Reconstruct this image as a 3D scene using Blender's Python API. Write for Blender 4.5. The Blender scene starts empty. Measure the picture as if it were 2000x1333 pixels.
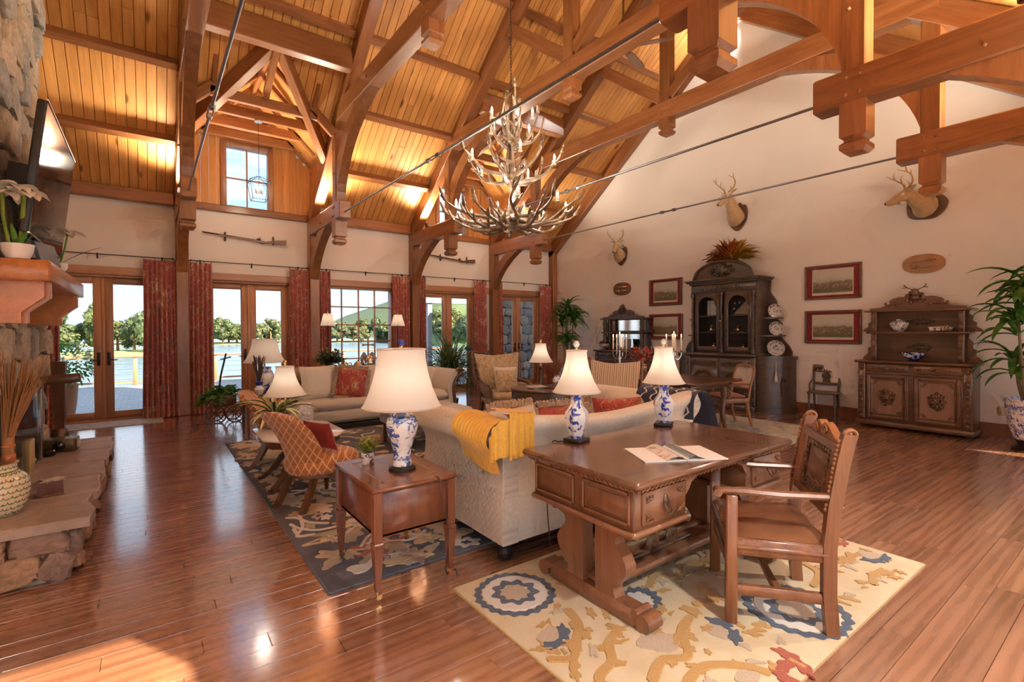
import bpy, math, random
from mathutils import Vector, Matrix, noise
PI = math.pi
SC = bpy.context.scene
COL = SC.collection
RND = random.Random(11)

# ---------------------------------------------------------------- camera
cam = bpy.data.cameras.new('camera'); cam_o = bpy.data.objects.new('camera', cam); COL.objects.link(cam_o)
cam.sensor_width = 36; cam.lens = 957.18 / 2000 * 36; cam.shift_y = -6.6 / 2000; cam.clip_start = .05; cam.clip_end = 3000
CF = Vector((0.59507375, 0.80354626, -0.01416479)); CR = Vector((0.80358913, -0.59517235, -0.00379272)); CU = Vector((0.01147812, 0.00912572, 0.99989248))
cam_o.matrix_world = Matrix(((CR.x, CU.x, -CF.x, 0), (CR.y, CU.y, -CF.y, 0), (CR.z, CU.z, -CF.z, 1.47), (0, 0, 0, 1)))
SC.camera = cam_o

# ---------------------------------------------------------------- world, sun, exposure
W = bpy.data.worlds.new('sky'); SC.world = W; W.use_nodes = True
def world_nodes():
    nt = W.node_tree; nt.nodes.clear(); N = nt.nodes.new; L = nt.links.new
    out = N('ShaderNodeOutputWorld'); bg = N('ShaderNodeBackground'); bg.inputs['Strength'].default_value = .5
    tc = N('ShaderNodeTexCoord'); sp = N('ShaderNodeSeparateXYZ'); L(tc.outputs['Generated'], sp.inputs[0])
    rmp = N('ShaderNodeValToRGB'); L(sp.outputs['Z'], rmp.inputs[0])
    e = rmp.color_ramp.elements; e[0].position = 0.0; e[0].color = (.70, .83, .95, 1); e[1].position = .55; e[1].color = (.30, .52, .86, 1)
    m = e.new(.16); m.color = (.44, .63, .88, 1)
    mp = N('ShaderNodeMapping'); mp.inputs['Scale'].default_value = (2.2, 2.2, 9.0); L(tc.outputs['Generated'], mp.inputs[0])
    no = N('ShaderNodeTexNoise'); no.inputs['Scale'].default_value = 2.2; no.inputs['Detail'].default_value = 6; no.inputs['Roughness'].default_value = .55; L(mp.outputs[0], no.inputs['Vector'])
    cr = N('ShaderNodeValToRGB'); L(no.outputs['Fac'], cr.inputs[0]); c = cr.color_ramp.elements; c[0].position = .47; c[1].position = .68
    mx = N('ShaderNodeMix'); mx.data_type = 'RGBA'; L(cr.outputs[0], mx.inputs[0]); L(rmp.outputs[0], mx.inputs[6]); mx.inputs[7].default_value = (.96, .97, .98, 1)
    L(mx.outputs[2], bg.inputs[0]); L(bg.outputs[0], out.inputs[0])
world_nodes()
sun = bpy.data.lights.new('sun', 'SUN'); sun.energy = 5.0; sun.color = (1, .83, .62); sun.angle = math.radians(.6)
sun_o = bpy.data.objects.new('sun', sun); COL.objects.link(sun_o)
sun_o.rotation_euler = Vector((-.47, .88, -.69)).to_track_quat('-Z', 'Y').to_euler()
CHAND_W, FLOOD_W, UP_W, FILL_SCONCE_W = 1.8, 110.0, 125.0, 74.0     # power of the chandelier bulbs, gable floodlight, beam uplights and added fill sconces
SC.view_settings.view_transform = 'Standard'; SC.view_settings.look = 'None'; SC.view_settings.gamma = 1.0
SC.view_settings.exposure = 1.78
SC.view_settings.use_curve_mapping = False
SC.cycles.max_bounces = 7; SC.cycles.diffuse_bounces = 4; SC.cycles.glossy_bounces = 3; SC.cycles.use_adaptive_sampling = True; SC.cycles.adaptive_threshold = .06; SC.cycles.adaptive_min_samples = 12; SC.cycles.transparent_max_bounces = 10
SC.cycles.transmission_bounces = 6; SC.cycles.sample_clamp_indirect = 4.0; SC.cycles.use_denoising = True
SC.cycles.caustics_reflective = False; SC.cycles.caustics_refractive = False

# ---------------------------------------------------------------- mesh builder
def V(*a): return Vector(a)
class MB:
    def __init__(s): s.v = []; s.f = []
    def add(s, vs, fs):
        o = len(s.v); s.v += [tuple(v) for v in vs]; s.f += [tuple(i + o for i in f) for f in fs]; return s
    def box(s, x0, x1, y0, y1, z0, z1, ch=0):
        if ch <= 0:
            return s.add([(x, y, z) for z in (z0, z1) for y in (y0, y1) for x in (x0, x1)],
                         [(0, 2, 3, 1), (4, 5, 7, 6), (0, 1, 5, 4), (2, 6, 7, 3), (0, 4, 6, 2), (1, 3, 7, 5)])
        c = min(ch, (x1 - x0) * .49, (y1 - y0) * .49, (z1 - z0) * .49)
        def ring(z, i): return [(x0 + c + i, y0 + i, z), (x1 - c - i, y0 + i, z), (x1 - i, y0 + c + i, z), (x1 - i, y1 - c - i, z), (x1 - c - i, y1 - i, z), (x0 + c + i, y1 - i, z), (x0 + i, y1 - c - i, z), (x0 + i, y0 + c + i, z)]
        k = c * .6
        return s.loft([ring(z0, k), ring(z0 + c, 0), ring(z1 - c, 0), ring(z1, k)])
    def loft(s, rings, caps=True, closed=True, wrap=False):
        o = len(s.v); n = len(rings[0])
        for r in rings: s.v += [tuple(p) for p in r]
        m = len(rings)
        for i in range(m if wrap else m - 1):
            a = o + i * n; b = o + ((i + 1) % m) * n
            for j in range(n if closed else n - 1):
                k = (j + 1) % n; s.f.append((a + j, a + k, b + k, b + j))
        if caps and closed and not wrap:
            s.f.append(tuple(o + j for j in reversed(range(n)))); s.f.append(tuple(o + (m - 1) * n + j for j in range(n)))
        return s
    def prism(s, pts, ax, a, b):
        # pts: 2D polygon in the plane normal to ax ('x': (y,z), 'y': (x,z), 'z': (x,y))
        def P(p, t): return {'x': (t, p[0], p[1]), 'y': (p[0], t, p[1]), 'z': (p[0], p[1], t)}[ax]
        return s.loft([[P(p, a) for p in pts], [P(p, b) for p in pts]])
    def tube(s, path, r, n=8, caps=True, flat=1.0, wrap=False):
        path = [Vector(p) for p in path]; m = len(path); rr = r if isinstance(r, (list, tuple)) else [r] * m
        t0 = (path[1] - path[0]).normalized(); up = Vector((0, 0, 1)) if abs(t0.z) < .9 else Vector((1, 0, 0))
        nrm = (up - t0 * up.dot(t0)).normalized(); rings = []
        for i in range(m):
            t = (path[min(i + 1, m - 1)] - path[max(i - 1, 0)]).normalized()
            nrm = (nrm - t * nrm.dot(t)).normalized(); bn = t.cross(nrm)
            rings.append([path[i] + (nrm * math.cos(2 * PI * j / n) * flat + bn * math.sin(2 * PI * j / n)) * rr[i] for j in range(n)])
        return s.loft(rings, caps, True, wrap)
    def lathe(s, prof, n=24, c=(0, 0, 0), ax='z', caps=True, a0=0, shear=None):
        rings = []
        for r, h in prof:
            ring = []
            for j in range(n):
                a = a0 + 2 * PI * j / n; x = r * math.cos(a); y = r * math.sin(a)
                p = {'z': (x, y, h), 'y': (x, h, y), 'x': (h, x, y)}[ax]
                ring.append((p[0] + c[0], p[1] + c[1], p[2] + c[2]))
            rings.append(ring)
        return s.loft(rings, caps)
    def ell(s, c, r, n=10, m=6, q=None):
        rr = (r, r, r) if not isinstance(r, (list, tuple)) else r; rings = []
        for i in range(m + 1):
            ph = -PI / 2 + PI * i / m; cp = max(math.cos(ph), .02)
            ring = [Vector((rr[0] * cp * math.cos(2 * PI * j / n), rr[1] * cp * math.sin(2 * PI * j / n), rr[2] * math.sin(ph))) for j in range(n)]
            if q is not None: ring = [q @ p for p in ring]
            rings.append([(p[0] + c[0], p[1] + c[1], p[2] + c[2]) for p in ring])
        return s.loft(rings)
    def grid(s, fn, nu, nv):
        o = len(s.v)
        for i in range(nu + 1):
            for j in range(nv + 1): s.v.append(tuple(fn(i / nu, j / nv)))
        for i in range(nu):
            for j in range(nv):
                a = o + i * (nv + 1) + j; s.f.append((a, a + nv + 1, a + nv + 2, a + 1))
        return s
    def mark(s): return len(s.v)
    def xf(s, M, frm=0):
        for i in range(frm, len(s.v)): s.v[i] = tuple(M @ Vector(s.v[i]))
        return s
    def mesh(s, name, m, smooth=38):
        me = bpy.data.meshes.new(name); me.from_pydata(s.v, [], s.f); me.update()
        if smooth:
            me.polygons.foreach_set('use_smooth', [True] * len(me.polygons)); me.set_sharp_from_angle(angle=math.radians(smooth))
        if m: me.materials.append(m)
        return me
    def build(s, name, m, parent=None, smooth=38, loc=None, rz=0, kind=None, label=None):
        o = bpy.data.objects.new(name, s.mesh(name, m, smooth)); COL.objects.link(o)
        if parent: o.parent = parent
        if loc: o.location = loc
        if rz: o.rotation_euler = (0, 0, rz)
        if kind: o['kind'] = kind
        if label: o['label'] = label
        return o
def inst(me, name, parent=None, loc=(0, 0, 0), rot=(0, 0, 0), scale=(1, 1, 1)):
    o = bpy.data.objects.new(name, me); COL.objects.link(o); o.parent = parent
    o.location = loc; o.rotation_euler = rot; o.scale = scale; return o
def tag(o, label, cat, group=None, kind=None):
    o['label'] = label; o['category'] = cat
    if group: o['group'] = group
    if kind: o['kind'] = kind
    return o
def thing(name, label, cat, loc=(0, 0, 0), rz=0, group=None):
    o = bpy.data.objects.new(name, None); COL.objects.link(o); o.empty_display_size = .1
    o.location = loc; o.rotation_euler = (0, 0, rz); return tag(o, label, cat, group)
def struct(o): o['kind'] = 'structure'; return o
def face(dx, dy): return math.atan2(dx, -dy)          # rotation that turns local -Y to (dx, dy)
def copy_tree(o, parent=None):
    c = o.copy(); COL.objects.link(c); c.parent = parent
    for ch in list(o.children): copy_tree(ch, c)
    return c
def place(o, loc, rz, label):
    o.location = loc; o.rotation_euler = (0, 0, rz); o['label'] = label; return o
def beam(name, A, B, w, h, m, parent=None, up=(0, 0, 1), ch=.012):
    # a timber from A to B; local X runs along it, w = sideways, h = towards up
    A = Vector(A); B = Vector(B); d = B - A; L = d.length; x = d / L; u = Vector(up); y = u.cross(x).normalized(); z = x.cross(y)
    o = MB().box(-L / 2, L / 2, -w / 2, w / 2, -h / 2, h / 2, ch).build(name, m, parent, 0)
    M = Matrix((x, y, z)).transposed().to_4x4(); M.translation = (A + B) / 2; o.matrix_local = M; return o
def bez(p0, p1, p2, n=10):
    p0, p1, p2 = Vector(p0), Vector(p1), Vector(p2); return [p0 * (1 - t) ** 2 + p1 * 2 * t * (1 - t) + p2 * t * t for t in [i / n for i in range(n + 1)]]
def cr_path(pts, n=6):
    P = [Vector(p) for p in pts]; out = []
    for i in range(len(P) - 1):
        a = P[max(i - 1, 0)]; b = P[i]; c = P[i + 1]; d = P[min(i + 2, len(P) - 1)]
        for k in range(n):
            t = k / n; out.append(.5 * ((2 * b) + (c - a) * t + (2 * a - 5 * b + 4 * c - d) * t * t + (3 * b - a - 3 * c + d) * t ** 3))
    out.append(P[-1]); return out
def lerp(a, b, t): return a + (b - a) * t

# ---------------------------------------------------------------- materials
MATS = {}
def nodes(name):
    m = bpy.data.materials.new(name); m.use_nodes = True; nt = m.node_tree; b = nt.nodes['Principled BSDF']; MATS[name] = m
    return m, nt, nt.nodes.new, nt.links.new, b
def S(b, **k):
    for a, v in k.items():
        n = {'rough': 'Roughness', 'metal': 'Metallic', 'coat': 'Coat Weight', 'coatr': 'Coat Roughness', 'spec': 'Specular IOR Level', 'sheen': 'Sheen Weight', 'base': 'Base Color', 'alpha': 'Alpha', 'emi': 'Emission Strength', 'emc': 'Emission Color', 'trans': 'Transmission Weight', 'ior': 'IOR', 'sss': 'Subsurface Weight'}[a]
        b.inputs[n].default_value = (*v, 1) if isinstance(v, tuple) else v
def coords(N, L, scale=(1, 1, 1), rnd=True, kind='Object'):
    tc = N('ShaderNodeTexCoord'); mp = N('ShaderNodeMapping'); mp.inputs['Scale'].default_value = scale
    src = tc.outputs[kind]
    if rnd:
        oi = N('ShaderNodeObjectInfo'); ml = N('ShaderNodeMath'); ml.operation = 'MULTIPLY'; ml.inputs[1].default_value = 37.0; L(oi.outputs['Random'], ml.inputs[0])
        va = N('ShaderNodeVectorMath'); va.operation = 'ADD'; L(src, va.inputs[0]); L(ml.outputs[0], va.inputs[1]); src = va.outputs[0]
    L(src, mp.inputs[0]); return mp.outputs[0]
def ramp(N, L, fac, stops, interp='LINEAR'):
    r = N('ShaderNodeValToRGB'); L(fac, r.inputs[0]); r.color_ramp.interpolation = interp; e = r.color_ramp.elements
    while len(e) < len(stops): e.new(.5)
    for i, (p, c) in enumerate(stops): e[i].position = p; e[i].color = (*c, 1) if len(c) == 3 else c
    return r.outputs[0]
def nz(N, L, vec, scale, detail=4, rough=.55, dist=0):
    n = N('ShaderNodeTexNoise'); n.inputs['Scale'].default_value = scale; n.inputs['Detail'].default_value = detail; n.inputs['Roughness'].default_value = rough; n.inputs['Distortion'].default_value = dist
    L(vec, n.inputs['Vector']); return n.outputs['Fac']
def vor(N, L, vec, scale, feature='F1', rnd=1.0):
    n = N('ShaderNodeTexVoronoi'); n.feature = feature; n.inputs['Scale'].default_value = scale; n.inputs['Randomness'].default_value = rnd; L(vec, n.inputs['Vector']); return n
def mix(N, L, fac, a, b, mode='MIX'):
    m = N('ShaderNodeMix'); m.data_type = 'RGBA'; m.blend_type = mode
    for s, v in ((0, fac), (6, a), (7, b)):
        if isinstance(v, (int, float)): m.inputs[s].default_value = v
        elif isinstance(v, tuple): m.inputs[s].default_value = (*v, 1)
        else: L(v, m.inputs[s])
    return m.outputs[2]
def math_(N, L, op, a, b=None):
    m = N('ShaderNodeMath'); m.operation = op
    for i, v in enumerate((a, b)):
        if v is None: continue
        if isinstance(v, (int, float)): m.inputs[i].default_value = v
        else: L(v, m.inputs[i])
    return m.outputs[0]
def bump(N, L, b, h, strength=.3, dist=.01):
    n = N('ShaderNodeBump'); n.inputs['Strength'].default_value = strength; n.inputs['Distance'].default_value = dist; L(h, n.inputs['Height']); L(n.outputs[0], b.inputs['Normal'])
def flat(name, c, rough=.5, **k):
    if name in MATS: return MATS[name]
    m, nt, N, L, b = nodes(name); S(b, base=c, rough=rough, **k); return m
def mottled(name, c1, c2, scale=8, rough=.6, bs=.2, detail=5, kind='Object', **k):
    m, nt, N, L, b = nodes(name); v = coords(N, L, kind=kind); f = nz(N, L, v, scale, detail)
    L(ramp(N, L, f, [(.3, c1), (.7, c2)]), b.inputs['Base Color']); S(b, rough=rough, **k)
    if bs: bump(N, L, b, f, bs, .01)
    return m
def wood(name, c1, c2, ax='x', g=6.0, rough=.35, knots=0, coat=.2, var=.35, bs=.08):
    m, nt, N, L, b = nodes(name); st = {'x': (.6, g, g), 'y': (g, .6, g), 'z': (g, g, .6)}[ax]
    v = coords(N, L, st); f = nz(N, L, v, 1.6, 6, .62, .6); f2 = nz(N, L, v, 9, 3, .6)
    ff = math_(N, L, 'ADD', math_(N, L, 'MULTIPLY', f, .75), math_(N, L, 'MULTIPLY', f2, .25))
    col = ramp(N, L, ff, [(.33, c1), (.66, c2)])
    oi = N('ShaderNodeObjectInfo'); br = math_(N, L, 'ADD', math_(N, L, 'MULTIPLY', oi.outputs['Random'], var), 1 - var / 2)
    hs = N('ShaderNodeHueSaturation'); L(br, hs.inputs['Value']); L(col, hs.inputs['Color']); col = hs.outputs[0]
    if knots:
        kv = {'x': (.35, 1, 1), 'y': (1, .35, 1), 'z': (1, 1, .35)}[ax]
        vn = vor(N, L, coords(N, L, kv), knots); kn = ramp(N, L, vn.outputs['Distance'], [(.06, (1, 1, 1)), (.13, (0, 0, 0))]); col = mix(N, L, kn, col, tuple(x * .35 for x in c1))
    L(col, b.inputs['Base Color']); S(b, rough=rough, coat=coat, coatr=.25)
    if bs: bump(N, L, b, ff, bs, .004)
    return m
timber = wood('timber_stain', (.20, .070, .022), (.36, .140, .050), 'x', 7, .33, coat=.35)
timber_z = wood('timber_stain_upright', (.20, .070, .022), (.36, .140, .050), 'z', 7, .33, coat=.35)
timber_y = wood('timber_stain_across', (.20, .070, .022), (.36, .140, .050), 'y', 7, .33, coat=.35)
pine = wood('pine_board', (.52, .22, .052), (.74, .37, .115), 'x', 7, .42, knots=3.4, coat=.12, var=.22)
cedar = wood('window_trim_wood', (.38, .17, .085), (.52, .27, .14), 'z', 8, .4)
cedar_x = wood('window_trim_wood_rail', (.38, .17, .085), (.52, .27, .14), 'x', 8, .4)
dark_oak = wood('dark_carved_oak', (.055, .034, .023), (.125, .080, .055), 'x', 10, .3, coat=.4)
walnut = wood('walnut', (.10, .045, .023), (.215, .105, .055), 'x', 9, .28, coat=.4)
walnut_z = wood('walnut_upright', (.085, .036, .017), (.19, .085, .042), 'z', 9, .28, coat=.4)
honey = wood('honey_walnut', (.17, .062, .025), (.31, .125, .052), 'x', 9, .3, coat=.4)
honey_z = wood('honey_walnut_upright', (.17, .062, .025), (.31, .125, .052), 'z', 9, .3, coat=.4)
mahog = wood('mahogany', (.16, .05, .022), (.27, .095, .042), 'z', 9, .22, coat=.5)
desk_wood = wood('desk_oak', (.19, .075, .033), (.30, .13, .062), 'z', 8, .3, coat=.35)
desk_top = wood('desk_top_oak', (.11, .045, .022), (.20, .088, .045), 'x', 8, .16, coat=.6)
mantel_wood = wood('mantel_fir', (.42, .13, .03), (.60, .23, .062), 'y', 7, .32, coat=.3)
black_wood = flat('ebonised_wood', (.018, .014, .012), .3)
brass = flat('brass', (.75, .5, .2), .25, metal=1.0)
bronze = flat('bronze', (.16, .10, .06), .4, metal=.8)
silver = flat('silver', (.86, .83, .78), .16, metal=1.0)
iron = flat('wrought_iron', (.045, .04, .036), .45, metal=.6)
steel = flat('tie_rod_steel', (.30, .29, .29), .35, metal=.9)
nickel = flat('brushed_nickel', (.6, .58, .55), .3, metal=1.0)
plaster = mottled('beige_plaster', (.76, .705, .65), (.79, .735, .68), 1.2, .75, .04)
white_paint = flat('white_paint', (.8, .78, .74), .5)
marble = mottled('white_marble', (.82, .80, .77), (.9, .89, .87), 3, .12, 0)
black_gloss = flat('black_gloss', (.012, .012, .014), .08)
black_matte = flat('black_matte', (.02, .02, .02), .5)
leather = mottled('brown_leather', (.19, .075, .035), (.25, .105, .05), 5, .3, .06)
terracotta = flat('terracotta', (.42, .19, .10), .7)
paper = flat('paper', (.86, .85, .82), .6)
candle_wax = flat('candle_wax', (.9, .84, .7), .4)
# ---------------------------------------------------------------- more materials
def pane_mat():
    m, nt, N, L, b = nodes('window_glass'); out = nt.nodes['Material Output']
    tr = N('ShaderNodeBsdfTransparent'); tr.inputs[0].default_value = (.97, .98, .98, 1); gl = N('ShaderNodeBsdfGlossy'); gl.inputs['Roughness'].default_value = .02
    lw = N('ShaderNodeLayerWeight'); lw.inputs[0].default_value = .12; f = math_(N, L, 'MULTIPLY', lw.outputs['Fresnel'], .55)
    mx = N('ShaderNodeMixShader'); L(f, mx.inputs[0]); L(tr.outputs[0], mx.inputs[1]); L(gl.outputs[0], mx.inputs[2]); L(mx.outputs[0], out.inputs[0]); return m
glass = pane_mat()
def shade_mat(name, c, tint):
    m, nt, N, L, b = nodes(name); out = nt.nodes['Material Output']; di = N('ShaderNodeBsdfDiffuse'); di.inputs[0].default_value = (*c, 1); tl = N('ShaderNodeBsdfTranslucent'); tl.inputs[0].default_value = (*tint, 1)
    mx = N('ShaderNodeMixShader'); mx.inputs[0].default_value = .35; L(di.outputs[0], mx.inputs[1]); L(tl.outputs[0], mx.inputs[2]); L(mx.outputs[0], out.inputs[0]); return m
shade_m = shade_mat('lampshade_silk', (.88, .86, .82), (.95, .88, .78))
leafy = {}
def leaf_mat(name, c1, c2, rough=.45):
    m, nt, N, L, b = nodes(name); out = nt.nodes['Material Output']; v = coords(N, L, (1, 1, 1)); f = nz(N, L, v, 9, 3); col = ramp(N, L, f, [(.35, c1), (.65, c2)])
    L(col, b.inputs['Base Color']); S(b, rough=rough); tl = N('ShaderNodeBsdfTranslucent'); L(col, tl.inputs[0])
    mx = N('ShaderNodeMixShader'); mx.inputs[0].default_value = .25; L(b.outputs[0], mx.inputs[1]); L(tl.outputs[0], mx.inputs[2]); L(mx.outputs[0], out.inputs[0]); return m
leaf_dark = leaf_mat('dracaena_leaf', (.035, .12, .02), (.11, .27, .04))
leaf_ivy = leaf_mat('ivy_leaf', (.06, .20, .03), (.16, .40, .06))
leaf_grass = leaf_mat('grass_blade', (.07, .13, .045), (.17, .25, .09))
leaf_lime = leaf_mat('lime_leaf', (.20, .30, .03), (.36, .42, .06))
leaf_rust = leaf_mat('rust_leaf', (.30, .07, .012), (.52, .17, .03))
leaf_gold = leaf_mat('gold_leaf', (.50, .30, .04), (.62, .42, .08))
flower_red = leaf_mat('red_petal', (.45, .04, .025), (.62, .10, .06))
flower_white = leaf_mat('white_petal', (.80, .77, .68), (.9, .87, .8))
twig = flat('dry_twig', (.34, .17, .065), .8)
twig_dark = flat('dried_lavender', (.16, .10, .085), .9)
def porcelain(name, scale, thr, blue=(.035, .07, .34), bands=(), white=(.86, .86, .85), dist=1.2):
    m, nt, N, L, b = nodes(name); v = coords(N, L, (1, 1, 1), False); f = nz(N, L, v, scale, 5, .62, dist); f2 = nz(N, L, v, scale * .35, 2)
    g = math_(N, L, 'ADD', math_(N, L, 'MULTIPLY', f, .7), math_(N, L, 'MULTIPLY', f2, .3))
    k = ramp(N, L, g, [(thr, (0, 0, 0)), (thr + .035, (1, 1, 1))]); col = mix(N, L, k, white, blue)
    sp = N('ShaderNodeSeparateXYZ'); L(v, sp.inputs[0])
    for z0, z1 in bands:
        a = math_(N, L, 'GREATER_THAN', sp.outputs['Z'], z0); c = math_(N, L, 'LESS_THAN', sp.outputs['Z'], z1); bb = math_(N, L, 'MULTIPLY', a, c)
        ck = N('ShaderNodeTexChecker'); ck.inputs['Scale'].default_value = 46; L(v, ck.inputs[0]); col = mix(N, L, math_(N, L, 'MULTIPLY', bb, math_(N, L, 'ADD', math_(N, L, 'MULTIPLY', ck.outputs['Fac'], .6), .3)), col, blue)
    L(col, b.inputs['Base Color']); S(b, rough=.12, coat=.5); return m
ginger = porcelain('blue_willow_porcelain', 17, .495, (.05, .12, .40), ((.075, .10), (.32, .335)))
ginger_lid = porcelain('tan_transfer_porcelain', 18, .50, (.06, .08, .16), (), (.60, .44, .27))
chinoiserie = porcelain('blue_floral_porcelain', 22, .515, (.02, .045, .42), ((.015, .04), (.265, .30)))
jar_blue = porcelain('blue_white_jar', 14, .50, (.03, .10, .42), ((.02, .05), (.28, .32)))
bowl_blue = porcelain('cobalt_bowl', 9, .42, (.02, .03, .20))
planter_blue = porcelain('blue_planter', 44, .50, (.06, .11, .42), ((.50, .54),))
transfer = porcelain('brown_transfer_china', 30, .50, (.20, .12, .11), (), (.84, .80, .76))
def pottery():
    m, nt, N, L, b = nodes('talavera_pottery'); tc = N('ShaderNodeTexCoord'); sp = N('ShaderNodeSeparateXYZ'); L(tc.outputs['Object'], sp.inputs[0])
    an = math_(N, L, 'ARCTAN2', sp.outputs['Y'], sp.outputs['X']); u = math_(N, L, 'MULTIPLY', an, 24 / (2 * PI)); w = math_(N, L, 'MULTIPLY', sp.outputs['Z'], 30.0)
    row = math_(N, L, 'FLOOR', w); par = math_(N, L, 'MULTIPLY', math_(N, L, 'MODULO', row, 2), .5)
    fu = math_(N, L, 'SUBTRACT', math_(N, L, 'FRACT', math_(N, L, 'ADD', u, par)), .5); fw = math_(N, L, 'FRACT', w)
    d = math_(N, L, 'SQRT', math_(N, L, 'ADD', math_(N, L, 'POWER', math_(N, L, 'ABSOLUTE', fu), 2), math_(N, L, 'POWER', math_(N, L, 'SUBTRACT', fw, .95), 2)))
    line = ramp(N, L, math_(N, L, 'ABSOLUTE', math_(N, L, 'SUBTRACT', d, .52)), [(.06, (1, 1, 1)), (.1, (0, 0, 0))])
    dot = ramp(N, L, math_(N, L, 'SQRT', math_(N, L, 'ADD', math_(N, L, 'POWER', math_(N, L, 'ABSOLUTE', fu), 2), math_(N, L, 'POWER', math_(N, L, 'SUBTRACT', fw, .62), 2))), [(.12, (1, 1, 1)), (.16, (0, 0, 0))])
    wn = N('ShaderNodeTexWhiteNoise'); wn.noise_dimensions = '2D'; cb = N('ShaderNodeCombineXYZ'); L(math_(N, L, 'FLOOR', math_(N, L, 'ADD', u, par)), cb.inputs[0]); L(row, cb.inputs[1]); L(cb.outputs[0], wn.inputs[0])
    dc = ramp(N, L, wn.outputs['Value'], [(0, (.55, .08, .05)), (.34, (.62, .36, .05)), (.67, (.10, .08, .30))], 'CONSTANT')
    col = mix(N, L, line, (.80, .74, .55), (.16, .24, .06)); col = mix(N, L, dot, col, dc); L(col, b.inputs['Base Color']); S(b, rough=.15, coat=.4); return m
talavera = pottery()
def fabric(name, c1, c2, scale=60, rough=.85, bs=.25, sheen=.3, big=None):
    m, nt, N, L, b = nodes(name); v = coords(N, L, (1, 1, 1), False); f = nz(N, L, v, scale, 3, .6)
    col = ramp(N, L, f, [(.35, c1), (.65, c2)])
    if big:
        g = nz(N, L, v, big[0], 3, .5, 2.5); col = mix(N, L, ramp(N, L, math_(N, L, 'ABSOLUTE', math_(N, L, 'SUBTRACT', g, .5)), [(.02, (1, 1, 1)), (.035, (0, 0, 0))]), col, big[1])
    L(col, b.inputs['Base Color']); S(b, rough=rough, sheen=sheen); bump(N, L, b, f, bs, .003); return m
sofa_fab = fabric('cream_sofa_weave', (.72, .64, .52), (.80, .73, .62), 45)
sofa2_fab = fabric('stone_sofa_linen', (.60, .54, .46), (.68, .62, .54), 60)
linen = fabric('linen_cushion', (.66, .59, .50), (.73, .67, .58), 70)
blue_fab = fabric('slate_blue_fabric', (.20, .25, .32), (.27, .32, .39), 70)
fringe_m = fabric('tan_fringe', (.30, .21, .13), (.55, .44, .32), 90, bs=.8)
damask = fabric('gold_damask', (.52, .38, .22), (.60, .46, .29), 70, big=(5, (.35, .22, .10)))
yellow_knit = fabric('yellow_knit', (.80, .43, .05), (.86, .52, .09), 40)
def quilt_mat():
    m, nt, N, L, b = nodes('diamond_quilted_cream'); v = coords(N, L, (1, 1, 1), False); sp = N('ShaderNodeSeparateXYZ'); L(v, sp.inputs[0])
    a = math_(N, L, 'ADD', sp.outputs['Y'], sp.outputs['Z']); c = math_(N, L, 'SUBTRACT', sp.outputs['Y'], sp.outputs['Z']); h = None
    for q in (a, c):
        t = math_(N, L, 'ABSOLUTE', math_(N, L, 'SINE', math_(N, L, 'MULTIPLY', q, 62))); h = t if h is None else math_(N, L, 'MULTIPLY', h, t)
    h = math_(N, L, 'POWER', h, .35); L(ramp(N, L, h, [(0, (.60, .52, .43)), (.5, (.72, .64, .54))]), b.inputs['Base Color']); S(b, rough=.8, sheen=.3); bump(N, L, b, h, .5, .012); return m
quilt = quilt_mat()
def stripes(name, axis, freq, stops, rough=.85):
    m, nt, N, L, b = nodes(name); v = coords(N, L, (1, 1, 1), False); sp = N('ShaderNodeSeparateXYZ'); L(v, sp.inputs[0])
    f = math_(N, L, 'FRACT', math_(N, L, 'MULTIPLY', sp.outputs[axis], freq)); L(ramp(N, L, f, stops, 'CONSTANT'), b.inputs['Base Color']); S(b, rough=rough, sheen=.3); return m
stripe_gold = stripes('gold_striped_silk', 'X', 11, [(0, (.62, .50, .36)), (.3, (.40, .22, .10)), (.42, (.70, .60, .46)), (.6, (.50, .31, .14)), (.75, (.68, .57, .42)), (.9, (.32, .17, .08))])
stripe_cream = stripes('cream_striped_ticking', 'X', 22, [(0, (.70, .63, .54)), (.6, (.48, .40, .32)), (.75, (.70, .63, .54))])
def diamonds():
    m, nt, N, L, b = nodes('orange_diamond_chenille'); v = coords(N, L, (1, 1, 1), False); sp = N('ShaderNodeSeparateXYZ'); L(v, sp.inputs[0])
    x = math_(N, L, 'ADD', sp.outputs['X'], math_(N, L, 'MULTIPLY', sp.outputs['Y'], .9)); z = math_(N, L, 'MULTIPLY', math_(N, L, 'ADD', sp.outputs['Z'], math_(N, L, 'MULTIPLY', sp.outputs['Y'], .25)), .8)
    t = []
    for s in (1, -1):
        q = math_(N, L, 'MULTIPLY', math_(N, L, 'ADD', x, math_(N, L, 'MULTIPLY', z, s)), 11.5); t.append(math_(N, L, 'ABSOLUTE', math_(N, L, 'SUBTRACT', math_(N, L, 'FRACT', q), .5)))
    d = math_(N, L, 'MAXIMUM', t[0], t[1])
    col = ramp(N, L, d, [(0, (.36, .09, .02)), (.09, (.62, .32, .12)), (.16, (.40, .10, .022)), (.25, (.60, .29, .10)), (.33, (.38, .09, .02)), (.405, (.76, .50, .27))], 'CONSTANT')
    L(col, b.inputs['Base Color']); S(b, rough=.85, sheen=.4); bump(N, L, b, d, .35, .006); return m
diamond = diamonds()
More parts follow.
